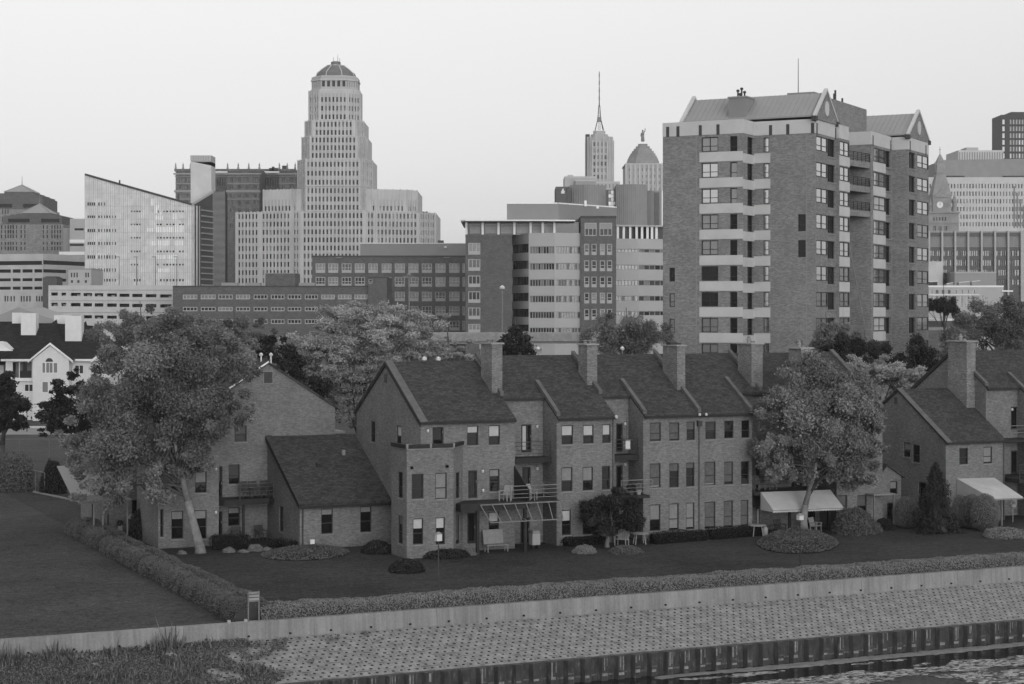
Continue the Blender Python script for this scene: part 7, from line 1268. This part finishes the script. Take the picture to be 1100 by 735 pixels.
# planted beds
def bed(label, pts, h_, lm, n, leaf=.1, edge_=True):
    P3 = [at(px, py) for px, py in pts]; cx_ = sum(p[0] for p in P3) / len(P3); cy_ = sum(p[1] for p in P3) / len(P3); T = Thing('planted_bed', label, 'flower bed', W0, (cx_, cy_, 0), 'planted beds'); m = MB(); N_ = len(P3)
    for i in range(N_):
        a, b = P3[i], P3[(i + 1) % N_]; m.q([(a[0], a[1], .01), (b[0], b[1], .01), (cx_ + (b[0] - cx_) * .5, cy_ + (b[1] - cy_) * .5, h_ * .8), (cx_ + (a[0] - cx_) * .5, cy_ + (a[1] - cy_) * .5, h_ * .8)], SOIL)
    m.q([(cx_ + (a[0] - cx_) * .5, cy_ + (a[1] - cy_) * .5, h_ * .8) for a in P3], SOIL); T.part('soil', m)
    i = RNG.integers(0, N_, n); f = RNG.uniform(0, 1, n); g_ = np.sqrt(RNG.uniform(0, 1, n)); A = np.array(P3)[i]; Bq = np.array(P3)[(i + 1) % N_]; E_ = A + (Bq - A) * f[:, None]; C = np.array((cx_, cy_, 0)) + (E_ - np.array((cx_, cy_, 0))) * g_[:, None]; C[:, 2] = h_ * np.minimum(1, (1 - g_) * 2.2 + .12) * RNG.uniform(.75, 1.1, n) + .02; D = np.tile(np.array((0, 0, 1.0)), (n, 1)); o = leaf_mesh('ground_cover', C, D, leaf, lm, .6, .7, .7, None, (cx_, cy_, 0)); o.parent = T.e; tag(o, kind='stuff')
bed('long oval bed of ground cover before the annexe', [(328 + 48 * math.cos(i * math.pi / 10), 595 + 7.5 * math.sin(i * math.pi / 10) - 2 * math.cos(i * math.pi / 10)) for i in range(20)], .28, L_HEDGE, 7000, .11)
bed('domed bed of ground cover round the trunk of the large round tree', [(857 + 44 * math.cos(i * math.pi / 10), 584.5 + 11 * math.sin(i * math.pi / 10)) for i in range(20)], .6, L_HEDGE, 11000, .11)
ROCK = mat('field_stone', .13, .9, .2, var=.35, vscale=5, bump=.5)
# stones at the foot of the big tree
for lb, px, py, r in (('pale rounded boulder right of the big left trunk', 246, 593, 7), ('second pale boulder beside the balcony post', 262, 594, 6), ('small flat stone left of the big left trunk', 196, 595, 5), ('pale boulder on the end of the oval bed', 287, 592, 6)):
    b = at(px, py); k = b[1] / F * r; m = MB(); m.lathe(b[0], b[1], [(k * (1 + .1 * math.sin(i * 3 + px)) * math.cos(i * math.pi / 12), k * .7 * math.sin(i * math.pi / 12)) for i in range(6)] + [(.01, k * .7)], ROCK, 9, px); m.v = [(b[0] + (x - b[0]) * (1 + .35 * mnoise.noise((x * 2, y * 2, z * 2 + px))), b[1] + (y - b[1]) * (1 + .3 * mnoise.noise((x * 3, y * 2, z * 3))), z * (1 + .5 * mnoise.noise((x * 3 + 5, y * 3, px)))) for x, y, z in m.v]; single('boulder', m, lb, 'stone', off=b, group='garden boulders')
# weeds on the left end of the bank, rough grass along the wall foot
n = 22000; a = RNG.uniform(-50, -24.5, n); f = RNG.uniform(0, 1, n); dens = np.array([mnoise.noise((x * .35, y * 3, 2.2)) + .5 * mnoise.noise((x * 1.1, y * 7, 4.2)) for x, y in zip(a, f)]); lim = np.clip((a + 32) / -4.5, 0, 1); keep = (dens > .75 - 1.35 * lim) | ((f < .16) & (lim > .3) & (dens > -.5)); a, f, lim, dens = a[keep], f[keep], lim[keep], dens[keep]; n = len(a)
tuft = np.array([mnoise.noise((x * .55, y * 4, 31.0)) for x, y in zip(a, f)]); hgt = (.1 + .28 * RNG.uniform(0, 1, n) ** 2) * np.where(f < .2, 1.35, 1.0) * (.4 + 2.6 * np.clip(tuft, 0, .8) * RNG.uniform(.4, 1, n)) * np.where((f < .28) & (tuft > .05) & (RNG.uniform(0, 1, n) < .35), 2.3, 1.0); base = np.stack([a, TW - .1 + (TP - TW + .1) * f, ZF + (ZP - ZF) * f - .03], 1); th = RNG.uniform(0, 2 * math.pi, n); ln = RNG.uniform(.1, .55, n) * hgt; tip = base + np.stack([np.cos(th) * ln, np.sin(th) * ln, hgt], 1); w_ = .028; sd = np.stack([-np.sin(th) * w_, np.cos(th) * w_, np.zeros(n)], 1); mid = base + (tip - base) * .55 + np.array((0, 0, .05)); V = np.stack([base - sd, base + sd, mid + sd * .8, tip, mid - sd * .8], 1).reshape(-1, 3) - np.array((-36, TW, ZF))
me = bpy.data.meshes.new('bank_weeds'); me.vertices.add(5 * n); me.vertices.foreach_set('co', V.ravel()); me.loops.add(5 * n); me.loops.foreach_set('vertex_index', np.arange(5 * n, dtype=np.int32)); me.polygons.add(n); me.polygons.foreach_set('loop_start', np.arange(0, 5 * n, 5, dtype=np.int32)); me.update(calc_edges=True); q_ = me.attributes.new('var', 'FLOAT', 'FACE'); q_.data.foreach_set('value', RNG.uniform(0, 1, n).astype(np.float32)); me.materials.append(L_WEED)
o = bpy.data.objects.new('bank_weeds', me); COL.objects.link(o); x, y = H.w(-36, TW); o.location = (x, y, ZF); o.rotation_euler = (0, 0, H.ang); tag(o, kind='stuff')
a2 = RNG.uniform(-50, -25, 52000); f2 = RNG.uniform(0, 1.02, 52000); dn = np.array([mnoise.noise((x * .5, y * 5, 12.2)) + .6 * mnoise.noise((x * 1.7, y * 11, 1.2)) for x, y in zip(a2, f2)]); lim = np.clip((a2 + 30) / -5.0, 0, 1); kp = dn > .7 - 1.05 * lim; a2, f2 = a2[kp], f2[kp]; C = np.stack([a2, TW - .1 + (TP - TW + .1) * f2, ZF + (ZP - ZF) * f2 + RNG.uniform(.0, .16, len(a2))], 1); o = leaf_mesh('bank_ground_cover', C, np.tile(np.array((0, 0, 1.0)), (len(a2), 1)), .1, L_WEED, .4, .8, .5, None, (-36, TW, ZF)); o.location = (x, y, ZF); o.rotation_euler = (0, 0, H.ang); tag(o, kind='stuff')
# ------------------------------------------------------------------ things on the lawns, decks and patios
def HP(px, t, z): return (H.S(px, t), t, z)
def wchair(label, s, t, z, rot, kind='slat', g=PLASTIC, group='patio chairs', name='garden_chair', w_=.62, hb=.95):
    """garden chair: seat, slatted back, arms and four legs"""
    ca, sa = math.cos(rot), math.sin(rot); T = Thing(name, label, 'chair', H, (s, t, z), group)
    def tr(m): m.v = [(s + x * ca - y * sa, t + x * sa + y * ca, z + zz) for x, y, zz in m.v]; return m
    h = w_ / 2; m = MB(); m.hexa([(-h, -.3, .40), (h, -.3, .40), (h, .22, .34), (-h, .22, .34), (-h, -.3, .45), (h, -.3, .45), (h, .22, .39), (-h, .22, .39)], g); T.part('seat', tr(m))
    m = MB(); n = 5
    for i in range(n): a = -h + w_ * i / n + .012; b = -h + w_ * (i + 1) / n - .012; m.hexa([(a, .20, .36), (b, .20, .36), (b, .24, .36), (a, .24, .36), (a, .38, hb), (b, .38, hb), (b, .42, hb), (a, .42, hb)], g)
    m.box(-h, h, .30, .34, .62, .7, g); T.part('backrest', tr(m))
    for x in (-h, h - .05):
        m = MB(); m.box(x - .03, x + .08, -.32, .3, .6, .64, g); T.part('armrest', tr(m))
        for y, zt in ((-.29, .62), (.2, .42)): m = MB(); m.box(x, x + .05, y, y + .05, 0, zt, g); T.part('leg', tr(m))
    return T
wchair('white reclined garden chair on the deck, left of the other deck chair', H.S(543, -1.3), -1.3, zd + .003, -1.0); wchair('white upright garden chair on the deck behind the rails', H.S(570, -1.2), -1.2, zd + .003, .3)
wchair('pale folded lounge chair on the patio behind the small dark tree', H.S(668, -1.6), -1.6, .003, -.9, w_=.8, hb=1.35); wchair('left grey chair on the deck above the cream awning', H.S(815.5, 1.0), 1.0, zdk + .003, .2, g=SILL); wchair('right grey chair on the deck above the cream awning', H.S(828, 1.0), 1.0, zdk + .003, .1, g=SILL)
for px, lb in ((263.5, 'leftmost dark chair on the curved balcony of the left house'), (274, 'middle dark chair on the curved balcony of the left house'), (287, 'rightmost dark chair on the curved balcony of the left house')): wchair(lb, H.S(px, 11.0), 11.0, ZBAL + .003, random.uniform(-.3, .3), g=TRIM2, hb=1.05)
wchair('dark chair under the balcony of the left house, by the wall', H.S(280.5, 10.9), 10.9, .003, .2, g=TRIM2); wchair('low dark chair under the curved balcony, left of the post', H.S(254, 10.8), 10.8, .003, -.2, g=TRIM2)
def bench(label, s, t, rot=0): 
    T = Thing('garden_bench', label, 'bench', H, (s, t, .003)); m = MB(); m.box(s - .75, s + .75, t - .3, t + .25, .4, .47, SILL); T.part('seat', m); m = MB(); m.hexa([(s - .75, t + .2, .48), (s + .6, t + .2, .48), (s + .6, t + .26, .48), (s - .75, t + .26, .48), (s - .75, t + .42, 1.35), (s + .6, t + .42, 1.35), (s + .6, t + .48, 1.35), (s - .75, t + .48, 1.35)], SILL); T.part('backrest', m)
    for x in (s - .7, s + .65):
        for y in (t - .28, t + .18): m = MB(); m.box(x, x + .06, y, y + .06, 0.003, .4, SILL); T.part('leg', m)
bench('white high-backed bench on the patio under the deck', H.S(533, -1.0), -1.0)
s_ = H.S(574, -.6); T = Thing('grill_cart', 'small pale covered grill cart under the bare awning frame', 'grill', H, (s_, -.6, .003)); m = MB(); m.box(s_ - .27, s_ + .27, -.9, -.4, .25, .95, PLASTIC); T.part('cover', m); m = MB(); m.box(s_ - .24, s_ + .24, -.88, -.42, .953, 1.15, SILL); T.part('lid', m)
for dx in (-.22, .18): m = MB(); m.box(s_ + dx, s_ + dx + .05, -.85, -.45, .003, .25, FRM); T.part('leg', m)
def table(label, s, t, r=.55, h_=.72, g=PLASTIC, z=.003):
    T = Thing('patio_table', label, 'table', H, (s, t, z), 'patio tables'); m = MB(); m.lathe(s, t, [(.02, z + h_ - .05), (r, z + h_ - .05), (r, z + h_), (.02, z + h_ + .003)], g, 18); T.part('tabletop', m)
    for k in range(4): a = k * math.pi / 2 + .5; m = MB(); m.bar((s + r * .8 * math.cos(a), t + r * .8 * math.sin(a), z), (s + r * .6 * math.cos(a), t + r * .6 * math.sin(a), z + h_ - .05), .05, .05, g); T.part('leg', m)
table('round pale patio table right of the lounge chair', H.S(687, -1.4), -1.4, .6); table('white patio table at the left end under the cream awning', H.S(813, -.9), -.9, .6, .75)
wchair('white garden chair under the cream awning, right of the tree trunk', H.S(876, -.5), -.5, .003, .4); wchair('dark chair at the white table under the cream awning', H.S(824, -.6), -.6, .003, -.3, g=TRIM2); wchair('dark garden chair in the middle under the cream awning', H.S(838, -.4), -.4, .003, .1, g=TRIM2)
s_ = H.S(822, -1.2); T = Thing('gas_bottle', 'small white gas bottle beside the white table under cream awning', 'gas bottle', H, (s_, -1.2, .003)); m = MB(); m.lathe(s_, -1.2, [(.02, .003), (.17, .03), (.19, .1), (.19, .5), (.1, .62), (.04, .63)], PLASTIC, 12); T.part('bottle', m, smooth=True); m = MB(); m.lathe(s_, -1.2, [(.05, .63), (.05, .7), (.09, .71), (.09, .74), (.02, .75)], GALV, 8); T.part('valve', m)
s_ = H.S(1088, -1.6); T = Thing('flower_stand', 'white round flower basket on a thin stand under the pale awning', 'planter', H, (s_, -1.6, .003)); m = MB(); m.tube([(s_, -1.6, .003), (s_, -1.6, 1.0)], [.03, .03], PLASTIC, 6); T.part('stand', m); m = MB(); m.lathe(s_, -1.6, [(.08, 1.0), (.22, 1.1), (.24, 1.3), (.02, 1.3)], PLASTIC, 10); T.part('basket', m); o = leaf_mesh('flowers', np.array((s_, -1.6, 1.42)) + rdir(260) * .26, rdir(260), .1, leaf_mat('pale_petals', .5), .5, .7, .8, None, T.off); o.parent = T.e
s_ = H.S(673.5, .75); T = Thing('hanging_lantern', 'white lantern hanging on the small recessed balcony', 'lantern', H, (s_, .8, zb4 + .5)); m = MB(); m.box(s_ - .17, s_ + .17, .62, .96, zb4 + .42, zb4 + .92, LAMPW); T.part('lantern_body', m); m = MB(); m.box(s_ - .2, s_ + .2, .6, .98, zb4 + .923, zb4 + 1.0, SILL); m.tube([(s_, .79, zb4 + 1.0), (s_, .79, zb4 + 2.4)], [.012, .012], FRM, 5); T.part('cap', m); m = MB(); m.box(s_ - .2, s_ + .2, .6, .98, zb4 + .36, zb4 + .417, SILL); T.part('base', m)
for px, lb, r in ((678, 'left leafy pot on the deck over the small dark tree', .3), (686, 'right pale pot on the deck over the small dark tree', .2)):
    s_ = H.S(px, -.3); T = Thing('plant_pot', lb, 'plant pot', H, (s_, -.3, zdk4 + .003), 'deck plant pots'); m = MB(); m.lathe(s_, -.3, [(.14, zdk4 + .003), (.2, zdk4 + .3), (.22, zdk4 + .32), (.02, zdk4 + .32)], PLASTIC if r < .25 else TRIM2, 10); T.part('pot', m); o = leaf_mesh('leaves', np.array((s_, -.3, zdk4 + .5)) + rdir(300) * np.array((r, r, .22)), rdir(300), .1, L_DARK if r > .25 else L_HEDGE2, .5, .7, .8, None, T.off); o.parent = T.e
# thin posts with a white box lamp
for px, py, y0, y1, tq, lb in ((471, 635, 572.5, 581, -15.5, 'thin post with a white box lamp on the lawn before the bay'), (859.5, 606, 552.5, 558.5, -17.5, 'thin post with a white box lamp before the domed bed')):
    s_ = H.S(px, tq); zt = H.Z(s_, tq, y0); zb_ = H.Z(s_, tq, y1); T = Thing('post_lamp', lb, 'post lamp', H, (s_, tq, 0), 'post lamps'); m = MB(); m.tube([(s_, tq, 0), (s_, tq, zb_)], [.035, .03], TRIM2 if px < 500 else FRM, 7); T.part('post', m); m = MB(); h = (zt - zb_); m.box(s_ - .15, s_ + .15, tq - .15, tq + .15, zb_, zt - .07, LAMPW); T.part('lamp_head', m); m = MB(); m.hexa([(s_ - .18, tq - .18, zt - .067), (s_ + .18, tq - .18, zt - .067), (s_ + .18, tq + .18, zt - .067), (s_ - .18, tq + .18, zt - .067), (s_ - .05, tq - .05, zt + .05), (s_ + .05, tq - .05, zt + .05), (s_ + .05, tq + .05, zt + .05), (s_ - .05, tq + .05, zt + .05)], SILL); T.part('cap', m)
# two-legged weathered panel on the quay wall
tq = TW + .2; a, b = H.S(266.8, tq), H.S(278.2, tq); T = Thing('wall_sign', 'two-legged metal frame with a small weathered panel on the quay wall', 'sign', H, ((a + b) / 2, tq, ZW))
zt = H.Z(a, tq, 635.5); zb_ = H.Z(a, tq, 645.5)
for x in (a, b): m = MB(); m.tube([(x, tq, ZW), (x, tq, zt)], [.035, .035], GALV, 7); T.part('leg', m)
m = MB()
for i in range(3): z0 = zb_ + (zt - zb_) * i / 3; m.box(a + .02, b - .02, tq - .06, tq - .03, z0 + .02, z0 + (zt - zb_) / 3 - .02, CONC if i < 2 else SILL)
T.part('panel', m); m = MB(); m.box(a, b, tq - .02, tq + .02, zb_ - .06, zb_, GALV); T.part('crossbar', m)
for i, (px, dz) in enumerate(((246, .0), (264, .0))):
    s_ = H.S(px, TW + .15); m = MB(); m.lathe(s_, TW + .15, [(.09, ZW), (.1, ZW + .05), (.07, ZW + .14), (.01, ZW + .15)], PLASTIC, 10); single('white_marker', m, ('small white marker on the quay wall, left of the sign', 'small white marker on the quay wall at the sign feet')[i], 'marker', H, (s_, TW + .15, ZW), 'small white markers')
# wire fence at the left
def fence(label, pts, h_):
    T = Thing('wire_fence', label, 'fence', W0, pts[0], 'wire fences')
    for p in pts: m = MB(); m.tube([p, (p[0], p[1], p[2] + h_)], [.035, .035], GALV, 6); T.part('post', m)
    m = MB()
    for a, b in zip(pts[:-1], pts[1:]): m.bar((a[0], a[1], a[2] + h_), (b[0], b[1], b[2] + h_), .05, .05, GALV)
    T.part('top_rail', m); m = MB()
    for a, b in zip(pts[:-1], pts[1:]):
        n_ = int(math.hypot(a[0] - b[0], a[1] - b[1]) / .25)
        for i in range(-4, n_ + 4):
            for s_ in (1, -1):
                f0, f1 = i / n_, (i + s_ * h_ / .25) / n_; z0, z1 = 0.0, 1.0
                if s_ > 0: z0 = max(z0, -f0 / (f1 - f0) if f1 != f0 else 0); z1 = min(z1, (1 - f0) / (f1 - f0))
                else: z0 = max(z0, (1 - f0) / (f1 - f0)); z1 = min(z1, -f0 / (f1 - f0))
                if z1 - z0 < .05: continue
                P0 = [a[k] + (b[k] - a[k]) * (f0 + (f1 - f0) * z0) for k in (0, 1)] + [a[2] + z0 * h_]; P1 = [a[k] + (b[k] - a[k]) * (f0 + (f1 - f0) * z1) for k in (0, 1)] + [a[2] + z1 * h_]; m.bar(P0, P1, .006, .006, GALV)
    tag(T.part('wire_mesh', m), kind='stuff'); return T
hgt = 1.6; k = lambda px, Y: ((px - CX) / F * Y, Y, 0); fence('long wire fence crossing behind the lawn at the left', [k(-15, 190), k(21, 190), k(53, 190), k(86, 190), k(120, 190)], 2.0); fence('short wire fence running back from the bush at the left edge', [at(-40, 508), at(5, 522), at(38, 528), at(48, 531)], 1.75)
m = MB(); p0, p1 = at(36, 529), at(88, 540)
m.bar((p0[0], p0[1], .06), (p1[0], p1[1], .06), .14, .12, SILL); single('garden_edging', m, 'low concrete edging strip at the back of the left lawn', 'edging', off=(p0[0], p0[1], 0))
# far road and pavement by the white house
B = Frame(30, 1, 0); m = MB(); y0, y1 = HC * F / (467 - YH), HC * F / (461 - YH); m.q([(-130, y0, .012), (-50, y0, .012), (-50, y1, .012), (-130, y1, .012)], PAVE); single('pavement', m, kind='structure', off=(-90, y0, 0)); m = MB(); y0, y1 = HC * F / (460.5 - YH), HC * F / (459 - YH); m.box(-130, -50, y0, y1, -.05, .14, PALECON); single('kerb', m, kind='structure', off=(-90, y0, 0))
T = Thing('street_lamp', 'short dark street lamp before the white house', 'street lamp', W0, at(29, 464)); b = at(29, 464); m = MB(); zt = HC - (441 - YH) / F * b[1]; m.tube([b, (b[0], b[1], zt)], [.06, .05], FRM, 6); T.part('pole', m); m = MB(); m.lathe(b[0], b[1], [(.06, zt - .2), (.2, zt), (.24, zt + .5), (.1, zt + .65), (.02, zt + .7)], FRM, 8); T.part('lamp_head', m)
# patio of the hidden house at the far left: sloping canopy, slatted pergola, dark wall, kettle grill
tq = 17.0; T = Thing('patio_canopy', 'pale sloping patio roof beside the slatted pergola under the big tree', 'patio roof', H, (H.S(95, tq), tq, 0)); s0, s1 = H.S(77, tq), H.S(118, tq); zt, zl = H.Z(s0, tq + 4, 512), H.Z(s0, tq, 534); zl2 = H.Z(s1, tq, 530)
m = MB(); m.ext([(s0, tq, zl), (s1, tq, zl), (s1, tq + 5, zl + 1.6), (s0, tq + 5, zl + 1.6)], (0, 0, .08), SPAN); T.part('canopy', m)
for x in (s0 + 1.4, s1 - .1): m = MB(); m.box(x - .05, x + .05, tq + .05, tq + .15, 0, zl, FRM); T.part('post', m)
tq = 14.2; s0, s1 = H.S(84, tq), H.S(140, tq); zl = H.Z(s0, tq, 541); T = Thing('pergola', 'slatted pergola with thin posts in deep shade under the big tree', 'pergola', H, (s0, tq, 0)); m = MB()
for y in (tq, tq + 2.6): m.bar((s0, y, zl), (s1, y, zl), .08, .12, GALV)
T.part('beam', m); m = MB(); n = 16
for i in range(n): x = s0 + (s1 - s0) * i / (n - 1); m.bar((x, tq - .2, zl + .12), (x, tq + 3.0, zl + .2), .05, .1, SILL)
T.part('slats', m)
for x in (s0 + 1.0, s0 + 1.6, s1 - .2): m = MB(); m.box(x - .04, x + .04, tq - .04, tq + .04, 0, zl - .06, GALV); T.part('post', m)
T9 = Thing('brick_house', 'dark brick house wall in shade behind the pergola', 'house', H, (-34, 18.5, 0)); m = MB(); s0, s1 = H.S(118, 18.5), H.S(178, 18.5); PW9 = PW((0, 18.5), (1, 0), (0, 1)); hs = [(s0 + 1.5, s0 + 3.5, .3, 2.2), (s0 + 4.6, s0 + 5.8, .9, 2.2)]; m.wall((0, 18.5), (1, 0), (0, 1), s1, 0, 6.2, hs, BR, .14, a00=s0); m.q([(s0, 18.5, 0), (s0, 28, 0), (s0, 28, 6.2), (s0, 18.5, 6.2)], BR); m.q([(s1, 18.5, 0), (s1, 28, 0), (s1, 28, 6.2), (s1, 18.5, 6.2)], BR); T9.part('wall', m); m = MB(); m.ext([(s0 - .3, 18.2, 6.2), (s1 + .3, 18.2, 6.2), (s1 + .3, 24, 9.6), (s0 - .3, 24, 9.6)], (0, 0, .2), ROOF); m.ext([(s0 - .3, 24, 9.6), (s1 + .3, 24, 9.6), (s1 + .3, 28.3, 6.2), (s0 - .3, 28.3, 6.2)], (0, 0, .2), ROOF); T9.part('roof', m)
for h in hs: win(T9, PW9, h, .13, None, GLD)
s_, t_ = hz(142, 572); z0 = .0; T = Thing('kettle_grill', 'round kettle grill on legs at the end of the lawn-edge hedge', 'grill', H, (s_, t_, 0)); m = MB(); m.lathe(s_, t_, [(.02, .62), (.26, .7), (.38, .88), (.38, .95), (.02, .95)], FRM, 14); T.part('bowl', m, smooth=True); m = MB(); m.lathe(s_, t_, [(.39, .953), (.36, 1.1), (.22, 1.24), (.02, 1.28)], SILL, 14); T.part('lid', m, smooth=True)
for k_ in range(3): a = k_ * 2.1; m = MB(); m.bar((s_ + .3 * math.cos(a), t_ + .3 * math.sin(a), 0), (s_ + .2 * math.cos(a), t_ + .2 * math.sin(a), .75), .03, .03, GALV); T.part('leg', m)
for px, py in ((129, 562),): s_, t_ = hz(px, 576); T = Thing('white_planter', 'slim white planter box in the shade of the pergola', 'planter', H, (s_, t_, 0)); m = MB(); m.box(s_ - .12, s_ + .12, t_ - .12, t_ + .12, 0, .75, PLASTIC); T.part('box', m); o = leaf_mesh('leaves', np.array((s_, t_, .85)) + rdir(160) * .2, rdir(160), .1, L_DARK, .5, .7, .8, None, T.off); o.parent = T.e
# white lorry box and pole lamps glimpsed behind the trees
for i, (px, py, Y) in enumerate(((578, 374.5, 165), (668.5, 374.3, 165), (720, 375.5, 165), (905, 372, 190))):
    b = ((px - CX) / F * Y, Y, 0); zt = HC - (py - YH) / F * Y; T = Thing('pole_lamp', ('white globe lamp behind the roof between second and third chimneys', 'white globe lamp before the fine-leaved tree behind the roofs', 'white globe lamp touching the left side of a broad chimney', 'white globe lamp among dark trees by the apartment tower')[i], 'lamp', W0, b, 'white globe lamps'); m = MB(); m.tube([b, (b[0], b[1], zt - .15)], [.06, .05], GALV if i else SPAN, 6); T.part('pole', m); m = MB(); m.lathe(b[0], b[1], [(.05, zt - .18), (.17, zt - .08), (.19, zt + .03), (.1, zt + .15), (.01, zt + .18)], LAMPW, 10); T.part('globe', m, smooth=True)
B = Frame(280, 240, 0); T = Thing('lorry', 'white box lorry glimpsed behind the trees under the low brick building', 'lorry', B, (0, 0, 0)); a, b = B.S(270, 0), B.S(291, 0); z1, z0 = B.Z(0, 0, 343), B.Z(0, 0, 356); m = MB(); m.box(a, b, 0, 6, 1.1, 3.6 + 9.4 * 0, WHITE); T.e.location.z = 0; zt = z1
m.v = [(x, y, z) for x, y, z in m.v]; T.part('box_body', m); m = MB(); m.box(b + .1, b + 2, 0.3, 2.4, .5, 2.6, WHITE); m.box(b + 1.2, b + 2.01, .25, 2.45, 1.6, 2.4, GLD); T.part('cab', m)
for x in (a + .8, a + 1.8, b + 1.0): m = MB(); m.tube([(x, -.05, .5), (x, .3, .5)], [.5, .5], FRM, 14); T.part('wheel', m)
# ------------------------------------------------------------------ a trace of evening haze over the town
hm = bpy.data.materials.new('haze_air'); hm.use_nodes = True; nt = hm.node_tree; nt.nodes.remove(nt.nodes['Principled BSDF']); v = nt.nodes.new('ShaderNodeVolumePrincipled'); v.inputs['Color'].default_value = (.9, .9, .9, 1); v.inputs['Density'].default_value = .00009; v.inputs['Anisotropy'].default_value = 0.0
nt.links.new(v.outputs[0], nt.nodes['Material Output'].inputs['Volume']); m = MB(); m.box(-1500, 1500, -200, 1300, -6, 175, hm); single('haze', m, kind='stuff')
